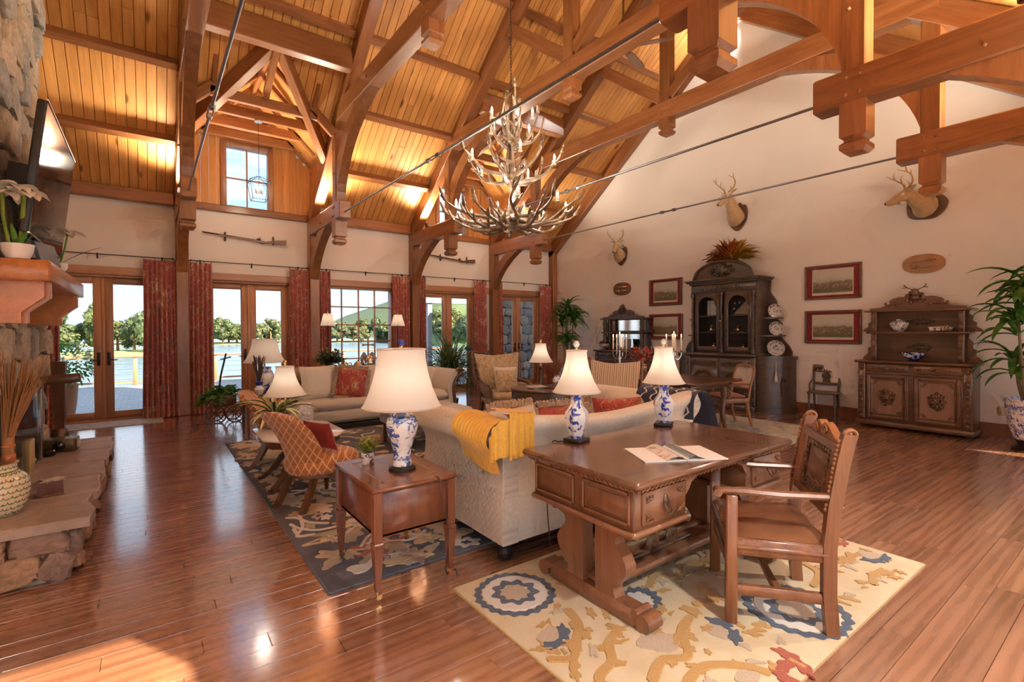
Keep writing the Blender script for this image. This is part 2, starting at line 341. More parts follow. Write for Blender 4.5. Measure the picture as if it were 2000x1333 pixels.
def paisley(name, base, base2, cols, scale=3.2, kind='Object'):
    m, nt, N, L, b = nodes(name); v = coords(N, L, (1, 1, .75), True, kind)
    nv = N('ShaderNodeTexNoise'); nv.inputs['Scale'].default_value = 5; L(v, nv.inputs['Vector']); va = N('ShaderNodeVectorMath'); va.operation = 'MULTIPLY_ADD'; L(nv.outputs['Color'], va.inputs[0]); va.inputs[1].default_value = (.22, .22, .22); L(v, va.inputs[2]); vv = va.outputs[0]
    col = ramp(N, L, nz(N, L, v, 30, 2), [(.4, base), (.6, base2)])
    for i, c in enumerate(cols):
        vo = vor(N, L, vv, scale * (1 + .37 * i)); k = ramp(N, L, vo.outputs['Distance'], [(.13 - .02 * i, (1, 1, 1)), (.16 - .02 * i, (0, 0, 0)), (.20, (0, 0, 0)), (.225, (.8, .8, .8)), (.25, (0, 0, 0))])
        col = mix(N, L, k, col, c)
    g = nz(N, L, vv, 4.5, 2, .5, 1.5); ln = ramp(N, L, math_(N, L, 'ABSOLUTE', math_(N, L, 'SUBTRACT', g, .5)), [(.008, (.8, .8, .8)), (.016, (0, 0, 0))]); col = mix(N, L, ln, col, cols[0])
    L(col, b.inputs['Base Color']); S(b, rough=.7, sheen=.3); bump(N, L, b, nz(N, L, v, 80, 2), .15, .002); return m
curtain_m = paisley('red_paisley_damask', (.40, .095, .08), (.47, .125, .10), [(.70, .56, .36), (.20, .21, .19), (.62, .32, .12)])
red_silk = paisley('red_embroidered_silk', (.34, .045, .04), (.42, .07, .055), [(.58, .38, .18), (.30, .22, .12), (.5, .2, .08)], 4)
red_plain = fabric('red_velvet', (.30, .025, .03), (.38, .04, .04), 60)
tapestry = paisley('rust_tapestry', (.34, .13, .08), (.42, .19, .12), [(.62, .46, .34), (.22, .06, .05), (.58, .36, .2)], 9)
navy_zig = stripes('navy_zigzag_throw', 'X', 1, [(0, (.03, .04, .09))])
cane_m = mottled('woven_cane', (.50, .42, .34), (.66, .58, .5), 60, .6, .2)
stone_m = None
def stone_mat(name, stops, scale=5, rough=.8):
    m, nt, N, L, b = nodes(name); v = coords(N, L); f = nz(N, L, v, scale, 6, .6, .8); oi = N('ShaderNodeObjectInfo')
    c0 = ramp(N, L, oi.outputs['Random'], [(i / len(stops), s) for i, s in enumerate(stops)]); g = ramp(N, L, f, [(.3, (.62, .60, .58)), (.7, (1.18, 1.15, 1.1))])
    L(mix(N, L, 1.0, c0, g, 'MULTIPLY'), b.inputs['Base Color']); S(b, rough=rough); bump(N, L, b, f, .45, .02); return m
fieldstone = stone_mat('fieldstone', [(.52, .44, .34), (.64, .53, .38), (.48, .42, .36), (.68, .56, .43), (.56, .43, .30), (.46, .44, .40)])
hearthstone = stone_mat('hearth_fieldstone', [(.40, .26, .18), (.36, .25, .20), (.50, .33, .20), (.33, .24, .20)])
outstone = stone_mat('exterior_fieldstone', [(.52, .40, .32), (.36, .35, .34), (.66, .53, .43), (.46, .39, .36), (.30, .30, .32), (.72, .59, .50)])
flagstone = stone_mat('flagstone', [(.42, .34, .28), (.46, .37, .30), (.40, .33, .28)], 3, .55)
mortar = mottled('mortar', (.42, .35, .25), (.50, .42, .30), 14, .9, .3)
mortar_dark = mottled('dark_mortar', (.12, .10, .08), (.2, .17, .14), 14, .9, .3)
def floor_mat():
    m, nt, N, L, b = nodes('oak_floor'); g = N('ShaderNodeNewGeometry'); oi = N('ShaderNodeObjectInfo')
    rn = math_(N, L, 'FRACT', math_(N, L, 'ADD', oi.outputs['Random'], math_(N, L, 'MULTIPLY', g.outputs['Random Per Island'], 7.31)))
    ml = math_(N, L, 'MULTIPLY', rn, 40); va = N('ShaderNodeVectorMath'); va.operation = 'ADD'; L(g.outputs['Position'], va.inputs[0]); L(ml, va.inputs[1])
    mp = N('ShaderNodeMapping'); mp.inputs['Scale'].default_value = (.9, 9, 9); L(va.outputs[0], mp.inputs[0]); f = nz(N, L, mp.outputs[0], 1.5, 7, .62, 1.0)
    wv = N('ShaderNodeTexWave'); wv.wave_type = 'RINGS'; wv.rings_direction = 'Z'; wv.inputs['Scale'].default_value = .9; wv.inputs['Distortion'].default_value = 5; wv.inputs['Detail'].default_value = 3; wv.inputs['Detail Scale'].default_value = 1.2
    mp2 = N('ShaderNodeMapping'); mp2.inputs['Scale'].default_value = (.7, 6, 6); L(va.outputs[0], mp2.inputs[0]); L(mp2.outputs[0], wv.inputs['Vector'])
    ff = math_(N, L, 'ADD', math_(N, L, 'MULTIPLY', f, .68), math_(N, L, 'MULTIPLY', wv.outputs['Fac'], .3))
    col = ramp(N, L, ff, [(.25, (.27, .115, .058)), (.5, (.345, .155, .082)), (.75, (.42, .20, .108))])
    hs = N('ShaderNodeHueSaturation'); L(math_(N, L, 'ADD', math_(N, L, 'MULTIPLY', rn, .34), .84), hs.inputs['Value']); L(col, hs.inputs['Color'])
    L(hs.outputs[0], b.inputs['Base Color']); S(b, rough=.3, coat=1.0, coatr=.13, spec=.6); b.inputs['Coat IOR'].default_value = 2.3; L(math_(N, L, 'ADD', math_(N, L, 'MULTIPLY', ff, .16), .2), b.inputs['Roughness'])
    bump(N, L, b, nz(N, L, g.outputs['Position'], 3.0, 2), .12, .01); return m
floor_m = floor_mat()
water_m = None
def water_mat():
    m, nt, N, L, b = nodes('lake_water'); g = N('ShaderNodeNewGeometry'); mp = N('ShaderNodeMapping'); mp.inputs['Scale'].default_value = (.12, .5, 1); L(g.outputs['Position'], mp.inputs[0])
    f = nz(N, L, mp.outputs[0], 1.0, 5, .6); S(b, base=(.23, .34, .42), rough=.16); bump(N, L, b, f, .35, .6); return m
def paver_mat():
    m, nt, N, L, b = nodes('deck_pavers'); g = N('ShaderNodeNewGeometry'); br = N('ShaderNodeTexBrick'); br.inputs['Scale'].default_value = 2.6; br.inputs['Mortar Size'].default_value = .012
    br.inputs['Color1'].default_value = (.34, .33, .33, 1); br.inputs['Color2'].default_value = (.46, .43, .40, 1); br.inputs['Mortar'].default_value = (.2, .19, .18, 1); L(g.outputs['Position'], br.inputs[0]); L(br.outputs['Color'], b.inputs['Base Color']); S(b, rough=.7); return m
foliage_m = [leaf_mat('treetop_%d' % i, a, c) for i, (a, c) in enumerate([((.10, .14, .05), (.20, .23, .09)), ((.14, .165, .06), (.25, .25, .10)), ((.08, .12, .05), (.16, .20, .085)), ((.17, .16, .065), (.27, .235, .11))])]

# ---------------------------------------------------------------- room shell
TX = [.4796 + 2.2169 * k for k in range(4)]       # truss planes
XL, XR, YF, YB, YC = -1.7, 9.22, -.2, 10.495, 5.17
def roof_z(y): return 3.85 + .76 * (YB - y) if y >= YC else 3.85 + .76 * (y - (2 * YC - YB))
# floor: base slab, the planks seen largest as single objects, the rest as one
fl = struct(MB().box(XL - .3, XR + .3, YF - .3, YB + .25, -.14, -.022).build('floor', mortar_dark, None, 0))
PW = .127; rows = int((YB + .2 - (YF - .1)) / PW) + 1; cand = []
for r in range(rows):
    y = YF - .1 + r * PW; x = XL - .2 - RND.random() * 1.5
    while x < XR + .1:
        l = RND.uniform(.9, 2.1); x1 = min(x + l, XR + .1)
        if x1 > XL - .1:
            xs = max(x, XL - .1); cx = (xs + x1) / 2; d = cx * CF.x + y * CF.y; lt = cx * CR.x + y * CR.y
            seen = d > .9 and abs(lt) < d * 1.1 + .4 and 1.47 / d < .78
            cand.append((d if seen else 99, xs, x1, y))
        x = x1
cand.sort(); rest = MB()
for i, (d, x0, x1, y) in enumerate(cand):
    if i < 296: MB().box(x0 + .0006, x1 - .0006, y + .0006, y + PW - .0006, -.022, 0, .0025).build('plank', floor_m, fl, 0)
    else: rest.box(x0 + .0006, x1 - .0006, y + .0006, y + PW - .0006, -.022, 0)
rest.build('planks_beyond', floor_m, fl, 0, kind='stuff')
# back wall: piers, lintels and sill around the openings
DC = [-.605, 1.535, 5.841, 7.965]; DH = .75; DTOP = 2.42; WIN = (2.9, 4.44, .45)
mb = MB(); edges = [XL - .2]
for a, c in ((DC[0] - DH, DC[0] + DH), (DC[1] - DH, DC[1] + DH), WIN[:2], (DC[2] - DH, DC[2] + DH), (DC[3] - DH, DC[3] + DH)): edges += [a, c]
edges.append(XR + .2)
for i in range(0, len(edges), 2): mb.box(edges[i], edges[i + 1], YB, YB + .22, 0, DTOP)
mb.box(XL - .2, XR + .2, YB, YB + .22, DTOP, 3.70); mb.box(WIN[0], WIN[1], YB, YB + .22, 0, WIN[2])
for a, c in ((XL - .2, .48), (2.70, 4.91), (7.13, XR + .2)): mb.box(a, c, YB, YB + .22, 3.70, 4.0)
struct(mb.build('wall_back', plaster, None, 0))
gable = [(YF - .3, -.1), (YB + .2, -.1), (YB + .2, 3.95), (YC, 8.0), (YF - .3, 3.9)]
struct(MB().prism(gable, 'x', XR, XR + .2).build('wall_right', plaster, None, 0))
struct(MB().prism(gable, 'x', XL - .2, XL).build('wall_left', plaster, None, 0))
# front wall; openings beyond the first are added to let in sky fill
mb = MB(); FO = [(-1.0, 1.72), (2.0, 4.35), (4.55, 7.0), (7.25, 9.05)]; fe = [XL - .2] + [x for o in FO for x in o] + [XR + .2]
for i in range(0, len(fe), 2): mb.box(fe[i], fe[i + 1], YF - .22, YF, 0, 2.44)
mb.box(FO[0][1], XR + .2, YF - .22, YF, 2.44, 3.9).box(XL - .2, FO[0][1], YF - .22, YF, 2.66, 3.9).box(XL - .2, FO[0][0], YF - .22, YF, 2.44, 2.66); struct(mb.build('wall_front', plaster, None, 0))
struct(MB().box(-14, 22, -16, YF - .22, -.2, -.02).build('terrace_front', mottled('pale_terrace_stone', (.50, .47, .42), (.60, .56, .50), 3, .8, .1), None, 0))
# unseen roof added to block sun past the first opening; slot shapes one patch
pr = MB().box(2.0, 5.72, -3.3, YF - .22, 2.62, 2.75).box(6.42, 9.8, -3.3, YF - .22, 2.62, 2.75).box(5.72, 6.42, -3.3, -1.15, 2.62, 2.75).box(5.72, 6.42, -.6, YF - .22, 2.62, 2.75)
for x in (2.1, 5.6, 9.6): pr.box(x - .08, x + .08, -3.25, -3.09, -.02, 2.62)
struct(pr.build('sun_block_roof', cedar_x, None, 0))
# baseboards
bb = MB().box(XR - .022, XR, YF, YB, 0, .19, .006).box(XR - .035, XR, YF, YB, 0, .03); struct(bb.build('baseboard_right', mahog, None, 0))
bb = MB()
for i in range(0, len(edges), 2): bb.box(edges[i] + (.0 if i else .2), edges[i + 1], YB - .022, YB, 0, .19, .006)
struct(bb.build('baseboard_back', cedar_x, None, 0))
# ceiling: slabs above, the boards below as parts
DORM = [1.55, 5.985]; DZ = 5.87
ceil = MB()
def slab(y0, y1, x0, x1, t=.12):
    ceil.prism([(y0, roof_z(y0) + .03), (y1, roof_z(y1) + .03), (y1, roof_z(y1) + t + .03), (y0, roof_z(y0) + t + .03)], 'x', x0, x1)
slab(YB + .4, YC, XL - .3, .48); slab(YB + .4, YC, 2.70, 4.91); slab(YB + .4, YC, 7.13, XR + .3)
for c in DORM:
    slab(7.75, YC, c - 1.12, c + 1.12)
    for s in (-1, 1):
        tri = [(c, 7.8), (c + s * 1.13, 7.75), (c + s * 1.13, 9.33)]
        ceil.loft([[(x, y, roof_z(y) + .03) for x, y in tri], [(x, y, roof_z(y) + .15) for x, y in tri]])
ceil.prism([(YC, roof_z(YC)), (YF - .5, roof_z(YF - .5)), (YF - .5, roof_z(YF - .5) + .15), (YC, roof_z(YC) + .15)], 'x', XL - .3, XR + .3)
ceil_o = struct(ceil.build('ceiling', pine, None, 0))
BW = .122; n_b = int((XR - XL) / BW) + 1
for i in range(n_b):
    x = XL + (i + .5) * BW; yl = YB + .1
    for c in DORM:
        d = abs(x - c)
        if d < 1.09: yl = YB - (DZ - 3.85 - d) / .76 - .02
    A = V(x, yl, roof_z(yl) + .011); B = V(x, YC, roof_z(YC) + .011); L_ = (B - A).length
    cuts = [0, RND.uniform(.3, .7) * L_, L_] if RND.random() < .6 else [0, L_]
    for a, c in zip(cuts, cuts[1:]): beam('board', A.lerp(B, (a + .001) / L_), A.lerp(B, (c - .001) / L_), BW - .005, .026, pine, ceil_o, (0, .6, .8), .007)
# purlins and eave beams, by bay
nrm = V(0, -.605, -.796)
bays = [(XL, TX[0] - .1), (TX[0] + .1, TX[1] - .1), (TX[1] + .1, TX[2] - .1), (TX[2] + .1, TX[3] - .1), (TX[3] + .1, XR - .12)]
for k, (a, c) in enumerate(bays):
    for y in (9.55, 8.54, 7.54, 6.53, 5.62):
        if k in (1, 3) and y > 8: continue
        p = V(0, y, roof_z(y)) + nrm * .072; beam('purlin', (a, p.y, p.z), (c, p.y, p.z), .11, .145, timber, ceil_o, nrm)
    if k in (1, 3): beam('header_beam', (a, 7.72, 5.72), (c, 7.72, 5.72), .17, .36, timber, ceil_o)
    if k not in (1, 3): struct(beam('trim_eave', (a, YB - .07, 3.775), (c, YB - .07, 3.775), .14, .20, timber))
    else: struct(beam('trim_eave', (a, YB - .03, 3.745), (c, YB - .03, 3.745), .06, .13, timber))
# ---------------------------------------------------------------- dormers
def dormer(c, n):
    d = MB()                                               # dormer roof skins and cheeks
    for s in (-1, 1):
        e = c + s * 1.13; d.add([(c, 7.8, DZ), (c, YB + .3, DZ), (e, YB + .3, DZ - 1.13), (e, 9.3, DZ - 1.13), (c, 7.8, DZ + .05), (c, YB + .3, DZ + .05), (e, YB + .3, DZ - 1.08), (e, 9.3, DZ - 1.08)], [(0, 1, 2, 3), (7, 6, 5, 4), (1, 5, 6, 2), (0, 3, 7, 4), (2, 6, 7, 3)])
        d.prism([(9.2, roof_z(9.2)), (9.2, DZ - 1.0), (YB + .3, DZ - 1.0), (YB + .3, 3.75)], 'x', e, e + s * .04)
    dc = struct(d.build('ceiling_dormer', pine, None, 0))
    # boarded front wall around the window
    w0, w1, z0, z1 = c - .36, c + .34, 3.80, 4.93; x = c - 1.14
    while x < c + 1.14:
        x1 = min(x + .125, c + 1.14); top = DZ - abs((x + x1) / 2 - c); segs = [(3.7, top)]
        if x1 > w0 and x < w1: segs = [(3.7, z0), (z1, top)]
        for a, b_ in segs: beam('wall_board', ((x + x1) / 2, YB + .03, a), ((x + x1) / 2, YB + .03, b_), x1 - x - .003, .03, pine, dc, (0, 1, 0), .004)
        x = x1
    wn = bpy.data.objects.new('window_%d' % n, None); COL.objects.link(wn); struct(wn)
    fr = MB()
    for a, b_, e, g in ((w0 - .1, w0, z0 - .05, z1 + .1), (w1, w1 + .1, z0 - .05, z1 + .1)): fr.box(a, b_, YB - .02, YB + .16, e, g, .01)
    fr.box(w0, w1, YB - .02, YB + .16, z1, z1 + .1, .01).box(w0, w1, YB - .02, YB + .16, z0 - .05, z0 + .03, .01); fr.build('window_frame', cedar, wn)
    MB().box((w0 + w1) / 2 - .012, (w0 + w1) / 2 + .012, YB + .08, YB + .12, z0, z1).box(w0, w1, YB + .08, YB + .12, (z0 + z1) / 2 - .012, (z0 + z1) / 2 + .012).build('muntin', cedar, wn)
    for i in (0, 1):
        for j in (0, 1): MB().box(lerp(w0, w1, i / 2), lerp(w0, w1, (i + 1) / 2), YB + .097, YB + .103, lerp(z0, z1, j / 2), lerp(z0, z1, (j + 1) / 2)).build('pane', glass, wn, 0)
    # collar frames, valley timbers, ridge
    for y in (10.35, 9.79, 9.21, 8.65):
        f = bpy.data.objects.new('dormer_frame', None); COL.objects.link(f); f.parent = dc
        beam('collar', (c - .78, y, 5.105), (c + .78, y, 5.105), .085, .155, timber, f)
        for s in (-1, 1): beam('rafter', (c + s * 1.06, y, 4.87), (c + s * .04, y, 5.83), .085, .15, timber, f, (0, 0, 1))
    beam('ridge_beam', (c, 7.9, DZ - .08), (c, YB, DZ - .08), .06, .16, timber, dc)
    for s in (-1, 1):
        beam('valley_beam', (c + s * 1.10, 9.32, DZ - 1.24), (c + s * .02, 7.85, DZ - .16), .13, .22, timber, dc)
        beam('jack_post', (c + s * .72, 8.2, DZ - .16), (c + s * .72, 8.78, DZ - .75), .07, .13, timber, dc)
    beam('king_strut', (c - .02, 8.62, 5.19), (c, 7.86, 5.62), .09, .12, timber, dc)
for n, c in ((2, DORM[0]), (3, DORM[1])): dormer(c, n)
# ---------------------------------------------------------------- doors, main window, trims
def door(n, c):
    d = bpy.data.objects.new('door_%d' % n, None); COL.objects.link(d); struct(d); x0, x1 = c - DH, c + DH
    MB().box(x0, x0 + .05, YB - .01, YB + .2, 0, DTOP, .008).box(x1 - .05, x1, YB - .01, YB + .2, 0, DTOP, .008).box(x0, x1, YB - .01, YB + .2, DTOP - .04, DTOP, .006).box(x0, x1, YB, YB + .22, 0, .03).build('door_frame', cedar, d)
    for s in (-1, 1):
        a, b_ = (x0 + .05, c - .005) if s < 0 else (c + .005, x1 - .05); lf = bpy.data.objects.new('door_leaf', None); COL.objects.link(lf); lf.parent = d
        y0, y1 = YB + .04, YB + .095; sw = .125
        MB().box(a, a + sw, y0, y1, .03, DTOP - .04, .006).build('stile', cedar, lf); MB().box(b_ - sw, b_, y0, y1, .03, DTOP - .04, .006).build('stile', cedar, lf)
        MB().box(a + sw, b_ - sw, y0, y1, .03, .15, .006).build('rail', cedar_x, lf); MB().box(a + sw, b_ - sw, y0, y1, DTOP - .15, DTOP - .04, .006).build('rail', cedar_x, lf)
        MB().box(a + sw, b_ - sw, y0 + .02, y0 + .03, .15, DTOP - .15).build('pane', glass, lf, 0)
        hx = c + s * .065; MB().box(hx - .022, hx + .022, y0 - .012, y0, .92, 1.14, .02).tube([(hx, y0 - .01, 1.01), (hx, y0 - .05, 1.01), (hx + s * .11, y0 - .055, 1.01)], .009, 8).build('handle', iron, lf)
    MB().box(c - .022, c + .022, YB + .025, YB + .042, .03, DTOP - .04, .004).build('astragal', cedar, d); return d
for n, c in enumerate(DC): door(n + 1, c)
w = bpy.data.objects.new('window_1', None); COL.objects.link(w); struct(w); x0, x1, z0 = WIN
MB().box(x0, x0 + .05, YB - .01, YB + .2, z0, DTOP, .008).box(x1 - .05, x1, YB - .01, YB + .2, z0, DTOP, .008).box(x0, x1, YB - .01, YB + .2, DTOP - .05, DTOP, .008).build('window_frame', cedar, w)
MB().box(x0 - .04, x1 + .04, YB - .06, YB + .2, z0, z0 + .05, .01).build('window_sill', cedar_x, w)
gx = [2.95, 3.306, 3.67, 4.03, 4.39]; gz = [.50, .88, 1.255, 1.608, 1.993, 2.372]
for x in gx[1:-1]: MB().box(x - .013, x + .013, YB + .06, YB + .10, .5, 2.372, .004).build('muntin', cedar, w, 0)
for z in gz[1:-1]: MB().box(2.95, 4.39, YB + .06, YB + .10, z - .013, z + .013, .004).build('muntin', cedar, w, 0)
for i in range(4):
    for j in range(5): MB().box(gx[i], gx[i + 1], YB + .077, YB + .083, gz[j], gz[j + 1]).build('pane', glass, w, 0)
tb = [XL] + TX + [XR]
for k in range(5): struct(beam('trim_%d' % (k + 1), (tb[k] + (.1 if k else 0), YB - .018, 2.487), (tb[k + 1] - .1, YB - .018, 2.487), .036, .135, cedar_x))

# ---------------------------------------------------------------- trusses
PEG = MB().lathe([(.013, -.02), (.017, .0), (.012, .012), (.003, .017)], 8).mesh('peg', timber)
def truss(k, label):
    T = thing('timber_truss', label, 'roof truss', (TX[k], YC, 0)); T['group'] = 'hammerbeam trusses'; w = .10
    SPAN = YB - YC
    def R_(y): return 3.52 + .76 * (SPAN - y)          # rafter underside, y measured from the ridge
    for s in (1, -1):
        def pr(name, pts, x0, x1, m): return MB().prism([(p[0] * s, p[1]) for p in pts], 'x', x0, x1).build(name, m, T, 0)
        MB().box(-.096, .096, *sorted((s * (SPAN - .2), s * SPAN)), 0, 3.9, .012).build('wall_post', timber_z, T, 0)
        beam('hammer_beam', (0, s * 3.218, 3.545), (0, s * (SPAN - .02), 3.545), .2, .29, timber, T)
        beam('rafter', (0, s * (SPAN), R_(SPAN) + .16), (0, 0, R_(0) + .16), .188, .262, timber, T)
        MB().box(-.0905, .0905, *sorted((s * 3.437, s * 3.623)), 3.14, 5.1, .012).build('hammer_post', timber_z, T, 0)
        p = MB()
        for zz, q in ((3.41, 0), (3.125, 0), (3.10, .028), (3.085, .028), (3.06, 0), (3.02, 0), (2.985, .03)): p.v += [(x, s * 3.53 + y, zz) for x, y in ((-.1 + q, -.1 + q), (.1 - q, -.1 + q), (.1 - q, .1 - q), (-.1 + q, .1 - q))]
        for i in range(6):
            for j in range(4): a = i * 4 + j; b_ = i * 4 + (j + 1) % 4; p.f.append((a, b_, b_ + 4, a + 4))
        p.f.append((24, 25, 26, 27)); p.build('pendant', timber_z, T, 0)
        lo = bez((0, SPAN - .16, 2.36), (0, SPAN - .26, 2.98), (0, 4.08, 3.41), 10); up = bez((0, 4.5, 3.41), (0, SPAN - .42, 3.28), (0, SPAN - .16, 2.9), 8)
        pr('curved_brace', [(q.y, q.z) for q in lo + up], -.075, .075, timber_z)
        lo = bez((0, 3.44, 3.74), (0, 3.18, 4.72), (0, 1.78, 5.06), 14); up = bez((0, 2.3, 5.06), (0, 3.1, 4.9), (0, 3.44, 4.36), 10)
        pr('arch_brace', [(q.y, q.z) for q in lo + up], -.075, .075, timber_z)
        beam('strut', (0, s * .08, 5.42), (0, s * 1.52, R_(1.45) + .08), .15, .19, timber, T)
        for dy in (3.48, 3.58):
            for z in (3.47, 3.62):
                for sx in (-1, 1): inst(PEG, 'peg', T, (sx * .101, s * dy, z), (0, sx * PI / 2, 0))
        for dy, z in ((3.5, 4.2), (3.5, 5.2), (4.35, 3.5), (1.9, 5.2)): inst(PEG, 'peg', T, (-.101, s * dy, z), (0, -PI / 2, 0))
    beam('collar', (0, -3.62, 5.195), (0, 3.62, 5.195), .195, .29, timber, T)
    MB().box(-.0915, .0915, -.094, .094, 4.9, 7.6, .012).build('king_post', timber_z, T, 0)
    p = MB()
    for zz, q in ((5.06, 0), (4.915, 0), (4.89, .028), (4.875, .028), (4.855, 0), (4.82, 0), (4.785, .03)): p.v += [(x, y, zz) for x, y in ((-.1 + q, -.1 + q), (.1 - q, -.1 + q), (.1 - q, .1 - q), (-.1 + q, .1 - q))]
    for i in range(6):
        for j in range(4): a = i * 4 + j; b_ = i * 4 + (j + 1) % 4; p.f.append((a, b_, b_ + 4, a + 4))
    p.f.append((24, 25, 26, 27)); p.build('pendant', timber_z, T, 0)
    for x, z in ((-.05, 5.13), (.05, 5.13), (-.05, 5.26), (.05, 5.26)): inst(PEG, 'peg', T, (-.101, x, z), (0, -PI / 2, 0))
    return T
for k, l in enumerate(['timber hammerbeam truss beside the chimney and wall-mounted television', 'timber hammerbeam truss between the boarded dormer and the paned window', 'timber hammerbeam truss just behind the antler chandelier', 'timber hammerbeam truss closest to the gable wall with the deer heads']): truss(k, l)
# gable-wall timbers
struct(MB().box(XR - .16, XR, YB - .2, YB, 0, 3.7, .012).build('trim_corner_post', timber_z, None, 0))
for s, n in ((1, 'trim_gable_rafter_back'), (-1, 'trim_gable_rafter_front')): struct(beam(n, (XR - .08, YC + s * (YB - YC + .05), 3.44 + .2), (XR - .08, YC, 3.44 + .2 + .76 * (YB - YC + .05)), .16, .34, timber))
beam('ridge_board', (XL, YC, 7.78), (XR, YC, 7.78), .1, .24, timber, ceil_o)
# tie rods
for k, (ty, l) in enumerate([(5.3, 'steel tie rod rising past the dormer lantern beside the chimney'), (5.19, 'steel tie rod crossing in front of the antler chandelier'), (5.16, 'steel tie rod running just behind the antler chandelier'), (5.15, 'steel tie rod crossing in front of the gable wall and deer heads')]):
    t = thing('tie_rod', l, 'tie rod', (TX[k], 0, 3.5), group='steel tie rods between the trusses')
    MB().tube([(0, 1.94, 0), (0, ty - .09, 0)], .0135, 10).tube([(0, ty + .09, 0), (0, 8.4, 0)], .0135, 10).build('rod', steel, t)
    tbk = MB().tube([(-.022, ty - .1, 0), (-.022, ty + .1, 0)], .008, 6).tube([(.022, ty - .1, 0), (.022, ty + .1, 0)], .008, 6).lathe([(.02, ty - .16), (.027, ty - .15), (.027, ty - .09), (.02, ty - .085)], 6, ax='y').lathe([(.02, ty + .085), (.027, ty + .09), (.027, ty + .15), (.02, ty + .16)], 6, ax='y'); tbk.build('turnbuckle', steel, t)
# ---------------------------------------------------------------- lights of the room
def light(kind, loc, power, color, parent=None, size=.05, spot=None, aim=None, blend=.6):
    l = bpy.data.lights.new('lamp_light', kind); l.energy = power; l.color = color
    if kind in ('POINT', 'SPOT'): l.shadow_soft_size = size
    if kind == 'SPOT': l.spot_size = math.radians(spot); l.spot_blend = blend
    o = bpy.data.objects.new('lamp_light', l); COL.objects.link(o); o.parent = parent; o.location = loc
    if aim: o.rotation_euler = Vector(aim).to_track_quat('-Z', 'Y').to_euler()
    return o
WARM = (1, .86, .66); SOFT = (1, .95, .88)
UP = [('up', TX[k], s) for k in range(4) for s in (1, -1)]
for i, (_, x, s) in enumerate(UP):
    side = 'window side' if s > 0 else 'entry side'
    t = thing('uplight', 'small bronze uplight on the hammer beam of the %s truss, %s' % (['first', 'second', 'third', 'fourth'][i // 2], side), 'uplight', (x, YC + s * 4.55, 3.69), group='uplights on the hammer beams')
    MB().lathe([(.05, 0), (.05, .02), (.035, .03), (.035, .05), (.055, .06), (.06, .13), (.052, .13), (.045, .08), (.0, .08)], 16).build('housing', bronze, t)
    light('SPOT', (0, 0, .12), UP_W, WARM, t, .12, 156, (0, -s * .7, 1), .8)
# ---------------------------------------------------------------- curtains and their rods
RING = MB()
RING.tube([(0, .02 * math.cos(a), .02 * math.sin(a)) for a in [2 * PI * i / 12 for i in range(12)]], .004, 5, wrap=True)
RINGM = RING.mesh('curtain_ring', iron)
def curtain(x0, x1, label, flare=.0, seed=0):
    r = random.Random(seed); W_ = x1 - x0; n = max(4, int(W_ / .062)); t = thing('curtain', label, 'curtain', ((x0 + x1) / 2, YB - .13, 0), group='red patterned curtains')
    ph = [r.uniform(-.6, .6) for _ in range(n + 2)]; z1 = 2.70
    def fn(u, v):
        z = lerp(z1, .012, v); pl = math.sin(u * n * 2 * PI + ph[int(u * n)] * v) * (.022 + .026 * v) + .016 * math.sin(u * 9 + seed + 3 * v)
        wx = 1 + flare * v * v + .04 * math.sin(v * 5 + seed) * v; puddle = .05 * max(0, v - .93) / .07
        return ((u - .5) * W_ * wx, pl - puddle - .03 * v, z)
    MB().grid(fn, n * 8, 26).build('drape', curtain_m, t, 60)
    for i in range(max(4, n // 2 + 1)): inst(RINGM, 'ring', t, ((i / max(3, n // 2) - .5) * W_ * .94, .03, 2.725))
    return t
CUR = [(-1.44, -1.12, 'red paisley curtain half hidden behind the stone chimney', .0), (-.07, .39, 'full red paisley curtain hanging left of the post nearest the fireplace', .12), (.575, .93, 'red paisley curtain just right of the post nearest the fireplace', .0),
       (2.235, 2.60, 'red paisley curtain left of the second wall post, right of the ivy cart doors', .1), (2.78, 3.02, 'red paisley curtain at the left side of the paned window', .0), (4.37, 4.77, 'red paisley curtain at the right side of the paned window', .05),
       (4.97, 5.18, 'narrow red curtain at the left of the doors showing a hillside', .15), (6.50, 6.88, 'red curtain at the right of the doors showing a hillside', .1), (7.16, 7.38, 'narrow red curtain at the left of the doors showing a stone wall', .1), (8.64, 9.04, 'red curtain in the corner beside the tall green plant', .1)]
for i, (a, c, l, fl_) in enumerate(CUR): curtain(a, c, l, fl_, i + 3)
for k in range(5):
    a = tb[k] + (.13 if k else .02); c = tb[k + 1] - .13
    t = thing('curtain_rod', ['iron curtain rod above the doors behind the chimney', 'iron curtain rod above the doors with the ivy cart', 'iron curtain rod above the many-paned window', 'iron curtain rod above the doors showing a hillside', 'iron curtain rod above the doors showing a stone wall'][k], 'curtain rod', ((a + c) / 2, YB - .10, 2.742), group='iron curtain rods')
    h = (c - a) / 2; MB().tube([(-h, 0, 0), (h, 0, 0)], .008, 8).build('rod', iron, t)
    for s in (-1, 1): MB().ell((s * h, 0, 0), .016, 8, 6).build('finial', iron, t)
    for x in (-h * .85, 0, h * .85): MB().tube([(x, 0, 0), (x, .03, -.01), (x, .10, -.01)], .006, 6).box(x - .012, x + .012, .092, .102, -.06, .03).build('bracket', iron, t)
